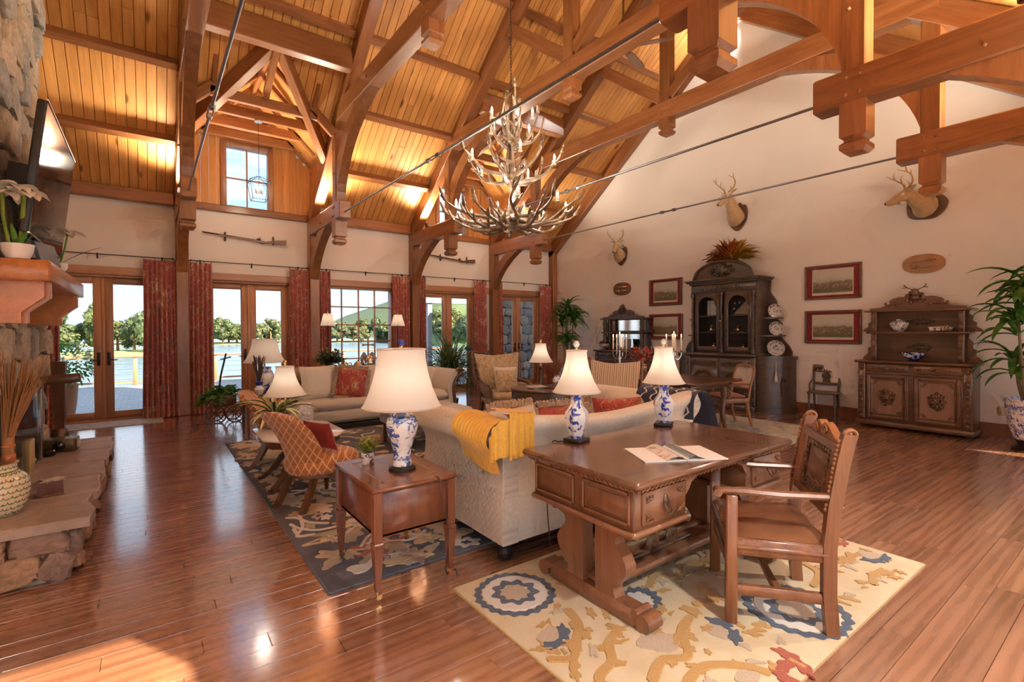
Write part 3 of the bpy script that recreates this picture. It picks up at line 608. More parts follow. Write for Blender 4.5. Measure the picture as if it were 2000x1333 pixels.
# ---------------------------------------------------------------- outside: deck, rail, lake, shore
struct(MB().box(-14, 22, YB + .22, 17.5, -.2, -.02).build('terrace', paver_mat(), None, 0))
rl = thing('deck_railing', 'long wooden deck railing in front of the lake', 'railing', (0, 17.35, -.02))
MB().box(-14, 9.5, -.08, .08, .78, .84, .01).build('top_rail', cedar_x, rl); MB().box(-14, 9.5, -.03, .03, .08, .13).build('bottom_rail', cedar_x, rl)
pm = MB().box(-.05, .05, -.05, .05, 0, .78, .008).mesh('rail_post', cedar)
for i in range(13): inst(pm, 'post', rl, (-13.9 + i * 1.94, 0, 0))
for z in (.3, .45, .6): MB().tube([(-14, 0, z), (9.5, 0, z)], .004, 5).build('cable', steel, rl)
struct(MB().box(-1500, 1500, 17.6, 2600, -3.2, -2.6).build('lake', water_mat(), None, 0))
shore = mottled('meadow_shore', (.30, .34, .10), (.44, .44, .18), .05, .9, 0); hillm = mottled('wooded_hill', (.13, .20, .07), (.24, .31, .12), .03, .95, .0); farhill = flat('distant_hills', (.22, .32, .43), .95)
def bank(name, pts, h, m, y_back=60):
    mb = MB(); top = []
    rings = []
    for x, y in pts: rings.append([(x, y, -2.7), (x, y + 6, -2.62 + h * .3), (x * 1.02, y + y_back * .4, -2.6 + h), (x * 1.05, y + y_back, -2.6 + h * .6), (x * 1.05, y + y_back, -4)])
    mb.loft(rings, False, True); return struct(mb.build(name, m, None, 60))
bank('shore_island', [(-60, 112), (-30, 104), (-6, 104), (2, 112), (12, 135)], .5, shore, 30)
bank('shore_far', [(-150, 190), (-20, 180), (20, 176), (60, 180), (80, 170), (120, 160)], .6, shore, 40)
def hillrange(name, pts, m, y_depth=300):
    mb = MB(); rings = []
    for x, y, h in pts: rings.append([(x, y, -3), (x * 1.03, y + y_depth * .25, h * .55), (x * 1.06, y + y_depth * .55, h), (x * 1.1, y + y_depth, h * .5), (x * 1.1, y + y_depth, -4)])
    mb.loft(rings, False, True); return struct(mb.build(name, m, None, 60))
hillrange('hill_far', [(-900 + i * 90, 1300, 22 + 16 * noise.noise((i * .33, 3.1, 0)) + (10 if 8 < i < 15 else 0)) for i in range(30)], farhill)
hillrange('hill_mid', [(95, 330, 2), (120, 330, 14), (150, 320, 26), (190, 300, 34), (240, 280, 40)], foliage_m[2], 120)
hillrange('hill_near', [(62, 118, 2), (70, 108, 9), (84, 100, 17), (100, 92, 26), (125, 84, 34)], hillm, 60)
def blob_tree(seed, m):
    r = random.Random(seed); mb = MB(); c = []
    for i in range(16): a = r.uniform(0, 6.28); h = r.random(); k = (.40 * (1 - h) ** .6 + .05) * r.uniform(.3, 1); c.append((Vector((k * math.cos(a), k * math.sin(a), .24 + .66 * h)), r.uniform(.10, .19)))
    for i in range(1100):
        o, q = r.choice(c); d = Vector((r.gauss(0, 1), r.gauss(0, 1), r.gauss(0, 1))).normalized(); p = o + d * q * r.uniform(.75, 1.1); u = d.orthogonal().normalized(); v = d.cross(u); s = r.uniform(.018, .04); t = r.uniform(-.8, .8); v = v * math.cos(t) + d * math.sin(t)
        mb.add([p - u * s - v * s * .7, p + u * s - v * s * .6, p + u * s * .7 + v * s, p - u * s * .8 + v * s * .8], [(0, 1, 2, 3)])
    for o, q in c: mb.ell(o, q * .8, 6, 4)
    return mb.mesh('crown', m, 0), MB().tube([(0, 0, 0), (.02, 0, .3), (0, .02, .55)], [.04, .03, .02], 6).mesh('trunk', twig)
TREES = [blob_tree(i, foliage_m[i % 4]) for i in range(6)]
def tree(x, y, z, h, wd, k, label, grp):
    t = thing('tree', label, 'tree', (x, y, z), RND.uniform(0, 6), grp); t.scale = (wd, wd, h); inst(TREES[k][0], 'crown', t); inst(TREES[k][1], 'trunk', t); return t
for i in range(26):
    a = i / 25; tree(lerp(-52, 6, a) + RND.uniform(-1, 1), lerp(116, 120, a) + RND.uniform(-5, 5), -2.3, RND.uniform(6.5, 11.5) * (1 - .25 * a), RND.uniform(5.5, 8), RND.randrange(6), 'broad green tree on the wooded island across the lake', 'trees on the island')
for i in range(46):
    a = i / 45; tree(lerp(-8, 108, a) + RND.uniform(-2, 2), lerp(190, 170, a) + RND.uniform(-6, 6), -2.2, RND.uniform(5, 9.5), RND.uniform(7, 10), RND.randrange(6), 'yellow-green tree in the row along the far lake shore', 'trees along the far shore')
for i in range(60):
    a = RND.random(); b_ = RND.random(); x = lerp(66, 118, a); y = lerp(112, 90, a) + b_ * 24; tree(x, y, lerp(1, 26, a) * (.1 + b_ * .8) - 1.5, RND.uniform(5, 9), RND.uniform(6, 9), RND.randrange(6), 'leafy tree on the steep wooded hillside across the water', 'trees on the hillside')
# exterior fieldstone wall and pier behind the last pair of doors
def stone_shapes(m, n=8):
    out = []
    for k in range(n):
        r = random.Random(100 + k); mb = MB(); mb.ell((0, 0, 0), (.5, .5, .5), 14, 9)
        for i, v in enumerate(mb.v):
            p = Vector(v); q = p.normalized(); e = .42; c = Vector([math.copysign(abs(a) ** e, a) for a in q]); s = .44 * (1 + .22 * noise.noise(q * 1.9 + Vector((k * 7.3, 0, 0))) + .10 * noise.noise(q * 5 + Vector((k * 3.1, 2, 0)))); mb.v[i] = tuple(c * s)
        out.append(mb.mesh('stone', m, 50))
    return out
OST = stone_shapes(outstone); FST = stone_shapes(fieldstone); HST = stone_shapes(hearthstone)
def lay(parent, meshes, a0, a1, z0, z1, put, wh=(.24, .2), seed=1, depth=.16, proud=.04, maxn=300):
    r = random.Random(seed); z = z0; n = 0
    while z < z1 - .03 and n < maxn:
        h = min(r.uniform(.7, 1.3) * wh[1], z1 - z); a = a0 - r.random() * wh[0] * .6
        while a < a1 - .02 and n < maxn:
            l = r.uniform(.6, 1.5) * wh[0]; b_ = min(a + l, a1); s0 = max(a, a0)
            if b_ - s0 > .04:
                loc, rot, sc = put((s0 + b_) / 2, z + h / 2, r.uniform(-proud, proud), b_ - s0, h * r.uniform(.95, 1.12), depth, r); inst(meshes[r.randrange(len(meshes))], 'stone', parent, loc, rot, sc); n += 1
            a = b_
        z += h
    return n
ow = bpy.data.objects.new('wall_exterior', MB().box(7.95, 10.2, 11.9, 12.3, -.02, 3.3).mesh('wall_exterior', mortar_dark, 0)); COL.objects.link(ow); struct(ow)
lay(ow, OST, 7.95, 10.1, 0, 3.0, lambda a, z, p, l, h, d, r: ((a, 11.9 + p, z), (0, r.uniform(-.25, .25), 0), (l * 1.08, d, h * 1.05)), (.3, .27), 5)
fc = MB(); q = random.Random(71)                      # canopy over the hills
for i in range(7000):
    a = q.random(); b_ = q.random(); x = lerp(64, 124, a) * (1 + .05 * b_); y = lerp(116, 86, a) + b_ * 32; z = lerp(1.5, 33, a) * (.05 + min(1, b_ * 1.25) * .95) - 1; s = q.uniform(.5, 1.3); u = Vector((q.uniform(-1, 1), q.uniform(-1, 1), q.uniform(-.5, .5))).normalized() * s; v = Vector((q.uniform(-.4, .4), q.uniform(-.4, .4), 1)).normalized() * s; p_ = Vector((x, y, z + q.uniform(0, 3)))
    fc.add([p_ - u - v, p_ + u - v, p_ + u * .7 + v, p_ - u * .8 + v], [(0, 1, 2, 3)])
tag(fc.build('forest_canopy', foliage_m[0], None, 0), 'dense green woodland covering the hillside across the water', 'forest', kind='stuff')
struct(MB().box(9.43, 12.5, 8.6, 10.72, -.02, 3.6).build('wall_sun_block', flat('grey_paint', (.36, .37, .38), .6), None, 0))  # unseen block added to keep the sun off the exterior stones
# porch beam and post seen through the third pair of doors
struct(MB().box(7.02, 7.17, 13.9, 14.05, -.02, 2.6).box(6.9, 9.5, 13.85, 14.1, 2.35, 2.6).build('porch_post', flat('grey_paint', (.36, .37, .38), .6), None, 0))
# ---------------------------------------------------------------- shared small builders
def pillow_mb(w, h, t, n=12, ruffle=0):
    mb = MB()
    def prof(u): return max(0.0, 1 - abs(u) ** 2.6) ** .5
    for s in (1, -1):
        def fn(a, b_):
            u, v = a * 2 - 1, b_ * 2 - 1; z = prof(u) * prof(v); cu = 1 - .07 * (1 - abs(v) ** 2) * (abs(u)); cv = 1 - .07 * (1 - abs(u) ** 2) * abs(v)
            return (u * w / 2 * cu, s * z * t / 2, v * h / 2 * cv)
        k = mb.mark(); mb.grid(fn, n, n)
    return mb
def cushion(name, label, m, w, h, t, loc, rz, tilt=0, roll=0, group=None, fringe=None, cat='cushion'):
    o = thing(name, label, cat, loc, 0, group); M = Matrix.Rotation(rz, 4, 'Z') @ Matrix.Rotation(tilt, 4, 'X') @ Matrix.Rotation(roll, 4, 'Y') @ Matrix.Translation((0, 0, h / 2))
    pillow_mb(w, h, t).xf(M).build('cover', m, o, 60)
    if fringe:
        mb = MB(); r = random.Random(int(w * 1000 + h * 77)); N_ = 26
        for side in range(4):
            for i in range(N_):
                a = (i + .5) / N_ * 2 - 1; p = [(a * w / 2, h / 2), (a * w / 2, -h / 2), (w / 2, a * h / 2), (-w / 2, a * h / 2)][side]; d = [(0, 1), (0, -1), (1, 0), (-1, 0)][side]
                mb.tube([(p[0] * .96, 0, p[1] * .96), (p[0] + d[0] * .025, r.uniform(-.012, .012), p[1] + d[1] * .025), (p[0] + d[0] * .045, r.uniform(-.02, .02), p[1] + d[1] * .045)], [.011, .013, .007], 5)
        mb.xf(M).build('fringe', fringe, o)
    return o
def bell_shade(rt, rb, z0, z1, n=32, pw=1.9, seams=8):
    mb = MB(); rings = []
    for i in range(13):
        t = i / 12; r = rt + (rb - rt) * (t ** pw); z = lerp(z1, z0, t); rings.append([(r * (1 - .012 * abs(math.sin(a * seams / 2))) * math.cos(a), r * (1 - .012 * abs(math.sin(a * seams / 2))) * math.sin(a), z) for a in [2 * PI * j / (n * 2) for j in range(n * 2)]])
    mb.loft(rings, False); return mb
def table_lamp(name, label, loc, z0, z1, rt, rb, body, power=7, finial=None, group='table lamps with white bell shades', rz=0, pw=1.9, harp=True):
    # z0, z1: shade bottom and top above loc; body(t) adds the base parts
    t = thing(name, label, 'table lamp', loc, rz, group); body(t)
    sh = bell_shade(rt, rb, z0, z1, pw=pw).build('shade', shade_m, t, 60)
    MB().tube([(rt * math.cos(a), rt * math.sin(a), z1) for a in [2 * PI * i / 24 for i in range(24)]], .005, 5, wrap=True).build('top_trim', shade_m, sh); MB().tube([(rb * math.cos(a), rb * math.sin(a), z0) for a in [2 * PI * i / 32 for i in range(32)]], .005, 5, wrap=True).build('bottom_trim', shade_m, sh)
    MB().tube([(0, 0, z0 - .10), (0, 0, z0)], .008, 8).tube([(0, 0, z0 - .0), (-.05, 0, z0 + .07), (-.055, 0, z1 - .08), (0, 0, z1 + .005)], .003, 5).tube([(0, 0, z0), (.05, 0, z0 + .07), (.055, 0, z1 - .08), (0, 0, z1 + .005)], .003, 5).tube([(-rt, 0, z1), (rt, 0, z1)], .002, 4).tube([(0, -rt, z1), (0, rt, z1)], .002, 4).build('harp', brass, t)
    f = MB().lathe([(.004, z1), (.006, z1 + .01), (.012, z1 + .016), (.006, z1 + .024)], 10); f.build('finial_stem', brass, t)
    MB().ell((0, 0, z1 + .042), (.02, .02, .022), 10, 8).build('finial', finial or brass, t)
    MB().ell((0, 0, z0 + .08), (.028, .028, .04), 10, 8).build('bulb', flat('warm_bulb', (.9, .85, .7), .3, emi=2.0, emc=(1, .8, .55)), t)
    light('POINT', (0, 0, z0 + .145), power, (1, .92, .82), t, .03); return t
def leaf_strip(mb, base, d, L_, wd, droop, seg=5, fold=.25, tw=0):
    d = Vector(d).normalized(); side = d.cross(Vector((0, 0, 1))); side = side.normalized() if side.length > .01 else Vector((1, 0, 0)); p = Vector(base); rows = []
    for i in range(seg + 1):
        t = i / seg; w_ = wd * (math.sin(PI * min(1, .12 + t * .88)) ** .8) * (1 if t < 1 else .05); n_ = side.cross(d).normalized()
        rows.append([p - side * w_ / 2 + n_ * w_ * fold, p, p + side * w_ / 2 + n_ * w_ * fold]); p = p + d * (L_ / seg); d = (d + Vector((0, 0, -droop / seg))).normalized()
    mb.loft(rows, False, False)
def carve(mb, cx, cz, w, h, y, n, r, seed=0, dep=.012):
    # raised carving on a panel whose face looks along -Y at depth y
    q = random.Random(seed)
    for i in range(n):
        a = 2 * PI * i / n; u = cx + w * .36 * math.cos(a) * q.uniform(.7, 1.1); v = cz + h * .36 * math.sin(a) * q.uniform(.7, 1.1); mb.ell((u, y, v), (r * q.uniform(.7, 1.3), dep, r * q.uniform(.7, 1.3)), 7, 4)
    mb.ell((cx, y, cz), (w * .2, dep * 1.8, h * .22), 9, 5)
    for i in range(max(3, n // 2)): a = 2 * PI * (i + .5) / max(3, n // 2); mb.tube([(cx + w * .15 * math.cos(a), y, cz + h * .15 * math.sin(a)), (cx + w * .3 * math.cos(a + .5), y - dep * .6, cz + h * .3 * math.sin(a + .5)), (cx + w * .44 * math.cos(a + .35), y, cz + h * .44 * math.sin(a + .35))], [r * .35, r * .5, r * .2], 5)
def garland(mb, x0, x1, z, y, r, seed=0):
    q = random.Random(seed); n = max(5, int(abs(x1 - x0) / (r * 2.2)))
    for i in range(n):
        t = (i + .5) / n; mb.ell((lerp(x0, x1, t), y, z + math.sin(t * 14 + seed) * r * .5), (r * q.uniform(.7, 1.2), r * .55, r * q.uniform(.6, 1.1)), 6, 4)
def spiral(c, r0, turns=1.6, n=18, a0=0, sgn=1, plane='yz', shrink=.2):
    out = []
    for i in range(n + 1):
        t = i / n; a = a0 + sgn * turns * 2 * PI * t; r = r0 * (1 - (1 - shrink) * t); u, v = r * math.cos(a), r * math.sin(a)
        out.append((c[0], c[1] + u, c[2] + v) if plane == 'yz' else (c[0] + u, c[1], c[2] + v))
    return out
def turned(mb, x, y, z0, z1, r, n=10):
    h = z1 - z0; mb.lathe([(r * .7, z0), (r, z0 + h * .06), (r * .6, z0 + h * .1), (r * .95, z0 + h * .2), (r, z0 + h * .5), (r * .7, z0 + h * .75), (r * 1.05, z0 + h * .82), (r * .7, z0 + h * .86), (r, z0 + h * .92), (r, z1)], n, (x, y, 0))

# ---------------------------------------------------------------- rugs
def rug(name, label, x0, x1, y0, y1, m, edge):
    t = thing(name, label, 'rug', ((x0 + x1) / 2, (y0 + y1) / 2, 0)); a, b_ = (x1 - x0) / 2, (y1 - y0) / 2
    MB().box(-a, a, -b_, b_, 0, .011, .004).build('pile', m, t); MB().box(-a - .006, a + .006, -b_ - .006, b_ + .006, 0, .006).build('binding', edge, t, 0); return t
def blob_poly(mb, cx, cy, r, lobes=0, amp=.0, n=48, sq=1.0, rot=0, z=.012, h=.003, seed=0, hole=0):
    q = random.Random(seed * 7 + int(cx * 1000) + int(cy * 1700)); ph = q.uniform(0, 6); z += q.uniform(0, .0022)
    def rr(a): return r * (1 + amp * math.sin(lobes * a + ph) + .06 * noise.noise((math.cos(a) * 2 + seed, math.sin(a) * 2, seed * 1.7)))
    def P(a, k, zz): u, v = rr(a) * k * math.cos(a), rr(a) * k * sq * math.sin(a); c, s = math.cos(rot), math.sin(rot); return (cx + u * c - v * s, cy + u * s + v * c, zz)
    A = [2 * PI * i / n for i in range(n)]
    if hole: mb.loft([[P(a, 1, z - .006) for a in A], [P(a, .97, z + h) for a in A], [P(a, hole + .03, z + h) for a in A], [P(a, hole, z - .006) for a in A]], False)
    else: mb.loft([[P(a, 1, z - .006) for a in A], [P(a, .95, z + h) for a in A]])
def vine_strip(mb, pts, w, z=.012, h=.003):
    z += .0024 + .0006 * math.sin(pts[0][0] * 37); P = cr_path([(p[0], p[1], z) for p in pts], 8); rows = []
    for i, p in enumerate(P):
        t = (P[min(i + 1, len(P) - 1)] - P[max(i - 1, 0)]).normalized(); s = Vector((-t.y, t.x, 0)); k = w / 2 * (1 if 0 < i < len(P) - 1 else .3) * (1 + .35 * noise.noise((p.x * 9, p.y * 9, 1)))
        rows.append([p - s * k + V(0, 0, -.006), p - s * k * .8 + V(0, 0, h), p + s * k * .8 + V(0, 0, h), p + s * k + V(0, 0, -.006)])
    mb.loft(rows, False, False)
pile = lambda n, a, b_: fabric(n, a, b_, 120, .95, .6)
cream_pile = mottled('cream_pile', (.56, .45, .28), (.66, .56, .38), 7, .95, .3); slate_pile = mottled('slate_pile', (.09, .10, .13), (.19, .19, .21), 4, .95, .3)
gold_pile = pile('gold_pile', (.42, .23, .06), (.52, .31, .10)); navy_pile = pile('navy_pile', (.055, .075, .11), (.10, .12, .16)); ivory_pile = pile('ivory_pile', (.62, .55, .47), (.72, .66, .58)); rust_pile = pile('rust_pile', (.30, .06, .03), (.40, .10, .05)); tan_pile = pile('tan_pile', (.42, .32, .22), (.52, .41, .29)); sage_pile = pile('sage_pile', (.34, .30, .16), (.44, .39, .23)); red_pile = pile('red_pile', (.40, .07, .05), (.48, .12, .09)); honey_pile = pile('honey_pile', (.58, .40, .19), (.68, .51, .28))
bx_, by_ = (1.37 + 3.86) / 2, (.91 + 2.42) / 2
r2 = rug('floral_rug', 'cream floral rug with blue medallions under the writing desk', 1.37, 3.86, .91, 2.42, cream_pile, gold_pile)
g = {k: MB() for k in ('gold', 'navy', 'ivory', 'tan', 'rust')}
def W2(p): return (p[0] - bx_, p[1] - by_)
for cx, cy, R_, sd in ((2.69, 1.16, .25, 1), (1.62, 2.17, .225, 2), (3.5, 2.25, .16, 5)):
    x, y = W2((cx, cy)); blob_poly(g['navy'], x, y, R_, 22, .035, 110, 1, 0, seed=sd, hole=.80); blob_poly(g['ivory'], x, y, R_ * .8, 0, 0, 60, seed=sd + 10, h=.002, hole=.52); blob_poly(g['navy'], x, y, R_ * .56, 9, .12, 80, seed=sd + 3, hole=.62); blob_poly(g['tan'], x, y, R_ * .36, 6, .1, 40, seed=sd + 4)
x, y = W2((2.10, 1.69)); blob_poly(g['navy'], x, y, .15, 14, .08, 80, .75, .5, seed=7, hole=.62); blob_poly(g['ivory'], x - .01, y + .01, .095, 8, .12, 50, .8, .5, seed=8)
for (px, py), rt in (((1.54, 1.72), .4), ((3.70, 1.10), -.3), ((2.24, 1.28), 1.2), ((3.3, 1.75), .8), ((3.45, 1.35), 2.0)):
    x, y = W2((px, py))
    for s in (-1, 1): blob_poly(g['navy'], x + s * .055 * math.cos(rt), y + s * .055 * math.sin(rt), .062, 5, .22, 40, .5, rt + s * .6, seed=int(px * 50) + s)
    blob_poly(g['tan'], x - .05 * math.sin(rt), y + .05 * math.cos(rt), .07, 3, .12, 40, .7, rt, seed=int(px * 31))
for px, py, s_ in ((1.90, 1.42, .11), (2.0, 1.05, .06), (3.1, 2.0, .09), (1.75, 1.05, .09), (2.9, 1.7, .08)): x, y = W2((px, py)); blob_poly(g['tan'], x, y, s_, 4, .1, 44, .7, px * 3, seed=int(px * 90))
for px, py in ((2.2, .99), (2.12, .95), (2.28, 1.02), (2.25, .94), (3.79, 1.33), (3.72, 1.38)): x, y = W2((px, py)); blob_poly(g['rust'], x, y, .06, 5, .2, 36, .5, px * 20, seed=int(px * 77))
q = random.Random(4)
for pts in ([(1.40, 1.64), (1.50, 1.58), (1.60, 1.66), (1.70, 1.75), (1.74, 1.88)], [(1.65, 1.27), (1.80, 1.33), (1.92, 1.28), (2.05, 1.40), (2.2, 1.45)], [(1.55, 1.0), (1.7, 1.15), (1.9, 1.2), (2.05, 1.1), (2.1, 1.0)], [(2.25, 1.75), (2.4, 1.82), (2.5, 1.74), (2.65, 1.80), (2.82, 1.74), (2.95, 1.82)], [(3.0, 1.2), (3.2, 1.25), (3.3, 1.38), (3.5, 1.2), (3.65, 1.25)], [(3.1, 1.5), (3.25, 1.55), (3.4, 1.5), (3.6, 1.6), (3.75, 1.5)], [(1.45, 1.3), (1.5, 1.42), (1.62, 1.46), (1.7, 1.55), (1.82, 1.6)], [(2.3, 2.1), (2.5, 2.2), (2.7, 2.1), (3.0, 2.25)], [(2.3, 1.5), (2.45, 1.48), (2.5, 1.58)], [(3.3, 1.0), (3.45, 1.05), (3.55, .98)], [(1.9, 2.0), (2.0, 2.1), (2.2, 2.0)], [(1.45, 1.05), (1.52, 1.12), (1.45, 1.2)]):
    vine_strip(g['gold'], [W2(p) for p in pts], .05)
    for p in pts[1:]: x, y = W2(p); blob_poly(g['gold'], x + q.uniform(-.05, .05), y + q.uniform(-.05, .05), q.uniform(.03, .055), 5, .2, 26, .6, q.uniform(0, 6), seed=q.randrange(999))
for i in range(230):
    x, y = q.uniform(-1.2, 1.2), q.uniform(-.71, .71)
    if min((x + bx_ - 2.69) ** 2 + (y + by_ - 1.16) ** 2, (x + bx_ - 1.62) ** 2 + (y + by_ - 2.17) ** 2) > .07: blob_poly(g['gold' if i % 4 else 'tan'], x, y, q.uniform(.018, .05), q.choice([3, 4, 5]), .3, 24, q.uniform(.3, .7), q.uniform(0, 6), seed=i + 400)
for k, m in (('gold', gold_pile), ('navy', navy_pile), ('ivory', ivory_pile), ('tan', tan_pile), ('rust', rust_pile)): g[k].build(k + '_motifs', m, r2, 0, kind='stuff')
r1 = rug('vine_rug', 'dark slate-blue rug with trailing leaves under the seating group', .79, 4.7, 2.79, 7.36, slate_pile, navy_pile)
g = {k: MB() for k in ('honey', 'ivory', 'sage', 'red', 'tan')}; q = random.Random(9); cx, cy = (.79 + 4.7) / 2, (2.79 + 7.36) / 2
for x, y in ((1.25, 3.2), (1.35, 5.4), (2.4, 6.4), (1.6, 6.6), (3.2, 5.2)):
    for i in range(7): a = i * .9; blob_poly(g['red'], x - cx + .12 * math.cos(a), y - cy + .12 * math.sin(a), .075, 5, .25, 30, .45, a, seed=i + int(x * 9))
    blob_poly(g['honey'], x - cx, y - cy, .09, 6, .2, 36, seed=int(y * 7))
for i in range(34):
    x = q.uniform(.9, 4.5) if i > 20 else q.uniform(.86, 1.7); y = q.uniform(2.9, 7.2); a = q.uniform(0, 6); pts = [(x - cx, y - cy)]
    for k in range(3): a += q.uniform(-.9, 1.1); x += .16 * math.cos(a); y += .16 * math.sin(a); x = min(max(x, .84), 4.6); y = min(max(y, 2.84), 7.3); pts.append((x - cx, y - cy))
    vine_strip(g['ivory'], pts, .028)
for i in range(430):
    x = q.uniform(.86, 1.75) if i < 230 else q.uniform(.9, 4.6); y = q.uniform(2.86, 7.28); k = q.choice(['honey', 'honey', 'sage', 'tan', 'tan', 'ivory']); blob_poly(g[k], x - cx, y - cy, q.uniform(.045, .12), q.choice([3, 5, 6]), .24, 30, q.uniform(.35, .8), q.uniform(0, 6), seed=i, hole=.45 if q.random() < .18 else 0)
for k, m in (('honey', honey_pile), ('ivory', ivory_pile), ('sage', sage_pile), ('red', red_pile), ('tan', tan_pile)): g[k].build(k + '_motifs', m, r1, 0, kind='stuff')
paleblue = mottled('pale_blue_pile', (.40, .48, .52), (.66, .66, .60), 7, .95, .2)
r3 = rug('pale_rug', 'pale blue and ivory rug under the long dining table', 4.9, 7.98, 2.9, 7.0, paleblue, tan_pile)
g = {k: MB() for k in ('navy', 'tan', 'ivory')}
for i in range(120): k = q.choice(list(g)); blob_poly(g[k], q.uniform(-1.45, 1.45), q.uniform(-1.95, 1.95), q.uniform(.05, .13), 5, .25, 26, q.uniform(.3, .8), q.uniform(0, 6), seed=i)
for k, m in (('navy', blue_fab), ('tan', tan_pile), ('ivory', ivory_pile)): g[k].build(k + '_motifs', m, r3, 0, kind='stuff')
mat_m = mottled('grey_door_mat', (.34, .33, .33), (.60, .56, .50), 9, .95, .4); rug('door_mat', 'worn grey and ivory runner in front of the glass doors', -1.15, .17, 9.75, 10.36, mat_m, tan_pile)

# ---------------------------------------------------------------- writing desk
D = thing('writing_desk', 'carved oak writing desk standing behind the cream sofa', 'desk', (2.535, 1.87, .012)); HX, HY = .765, .43; o_ = -.012
MB().box(-HX, HX, -HY, HY, .735 + o_, .77 + o_, .012).build('desktop', desk_top, D)
mb = MB().box(-HX + .03, HX - .03, -HY + .03, HY - .03, .712 + o_, .735 + o_, .006)
for i in range(44):
    x = lerp(-HX + .045, HX - .045, i / 43)
    for s in (-1, 1): mb.tube([(x - .012, s * (HY - .032), .716 + o_), (x + .012, s * (HY - .026), .731 + o_)], .009, 5)
for i in range(24):
    y = lerp(-HY + .045, HY - .045, i / 23)
    for s in (-1, 1): mb.tube([(s * (HX - .032), y - .012, .716 + o_), (s * (HX - .026), y + .012, .731 + o_)], .009, 5)
mb.build('rope_moulding', desk_wood, D)
MB().box(-HX + .06, HX - .06, -HY + .35, HY - .07, .56, .70, .006).build('apron', desk_wood, D)
for sx in (-1, 1):
    a, b_ = sorted((sx * (HX - .05), sx * (HX - .46))); MB().box(a, b_, -HY + .06, HY - .06, .50, .70, .006).build('pedestal_box', desk_wood, D)
    MB().box(a - .018, b_ + .018, -HY + .045, HY - .045, .475, .503, .01).build('base_moulding', desk_wood, D)
    dr = MB().box(a + .05, b_ - .02, -HY + .045, -HY + .07, .525, .685, .006); dro = dr.build('drawer', desk_wood, D)
    cv = MB(); cxx = (a + b_) / 2 + .015
    for u in (-1, 1):
        for v in (-1, 1):
            for k in range(3): cv.tube([(cxx + u * .15, -HY + .042, .605 + v * (.055 - k * .012)), (cxx + u * (.13 - k * .012), -HY + .038, .605 + v * .045), (cxx + u * (.125 - k * .014), -HY + .042, .605 + v * .06)], .004, 5)
    cv.build('carving', desk_wood, dro, kind='stuff')
    MB().ell((cxx, -HY + .042, .62), (.02, .008, .03), 8, 5).tube([(cxx - .018, -HY + .035, .61), (cxx - .02, -HY + .02, .575), (cxx, -HY + .015, .56), (cxx + .02, -HY + .02, .575), (cxx + .018, -HY + .035, .61)], .006, 6).build('drop_pull', bronze, dro)
    xf_ = sx * (HX - .05)
    for y0, y1 in ((-.35, -.03), (.03, .35)):                  # two fielded panels on each end
        fr = MB()
        for p, q_ in (((y0, .525), (y1, .54)), ((y0, .672), (y1, .687)), ((y0, .525), (y0 + .015, .687)), ((y1 - .015, .525), (y1, .687))): fr.box(*sorted((xf_, xf_ + sx * .012)), p[0], q_[0], p[1], q_[1], .004)
        fr.build('panel_frame', desk_wood, D); MB().box(*sorted((xf_, xf_ + sx * .005)), y0 + .035, y1 - .035, .555, .657, .003).build('end_panel', desk_wood, D)
    # ogee corner bracket into the kneehole
    xi = sx * (HX - .46); MB().prism([(xi, .70), (xi, .60), (xi - sx * .03, .63), (xi - sx * .05, .66), (xi - sx * .10, .68), (xi - sx * .14, .70)], 'y', -HY + .06, -HY + .09).build('corner_bracket', desk_wood, D)
    # trestle: two scrolled uprights, foot
    xc = sx * .60
    for s in (-1, 1):
        out = cr_path([(0, .29, .475), (0, .295, .45), (0, .255, .425), (0, .20, .41), (0, .185, .37), (0, .225, .32), (0, .255, .27), (0, .245, .22), (0, .20, .17), (0, .17, .13), (0, .185, .085)], 5)
        MB().prism([(s * .045, .085), (s * .045, .475)] + [(s * p.y, p.z) for p in out], 'x', xc - .038, xc + .038).build('scrolled_upright', desk_wood, D)
        MB().tube([(xc - .045, s * .275, .445), (xc + .045, s * .275, .445)], .024, 12).build('volute', desk_wood, D)
    ft = MB().box(xc - .05, xc + .05, -.32, .32, 0, .085, .012)
    for s in (-1, 1): ft.tube([(xc - .052, s * .365, .042), (xc + .052, s * .365, .042)], .043, 16).tube([(xc - .056, s * .32, .075), (xc + .056, s * .32, .075)], .022, 10)
    ft.build('scroll_foot', desk_wood, D)
MB().box(-.60, .60, -.09, .09, .085, .115, .008).box(-.60, .60, -.11, -.075, .09, .13, .008).box(-.60, .60, .075, .11, .09, .13, .008).build('stretcher', desk_wood, D)
so = MB()
for s in (-1, 1): so.tube(spiral((s * .09, 0, .165), .05, 1.4, 16, -PI / 2, s, 'xz'), [.016] * 17, 8, True, 1.5)
so.tube([(-.28, 0, .125), (-.1, 0, .122), (.1, 0, .122), (.28, 0, .125)], .014, 8).build('scroll_ornament', walnut, D, kind='stuff')

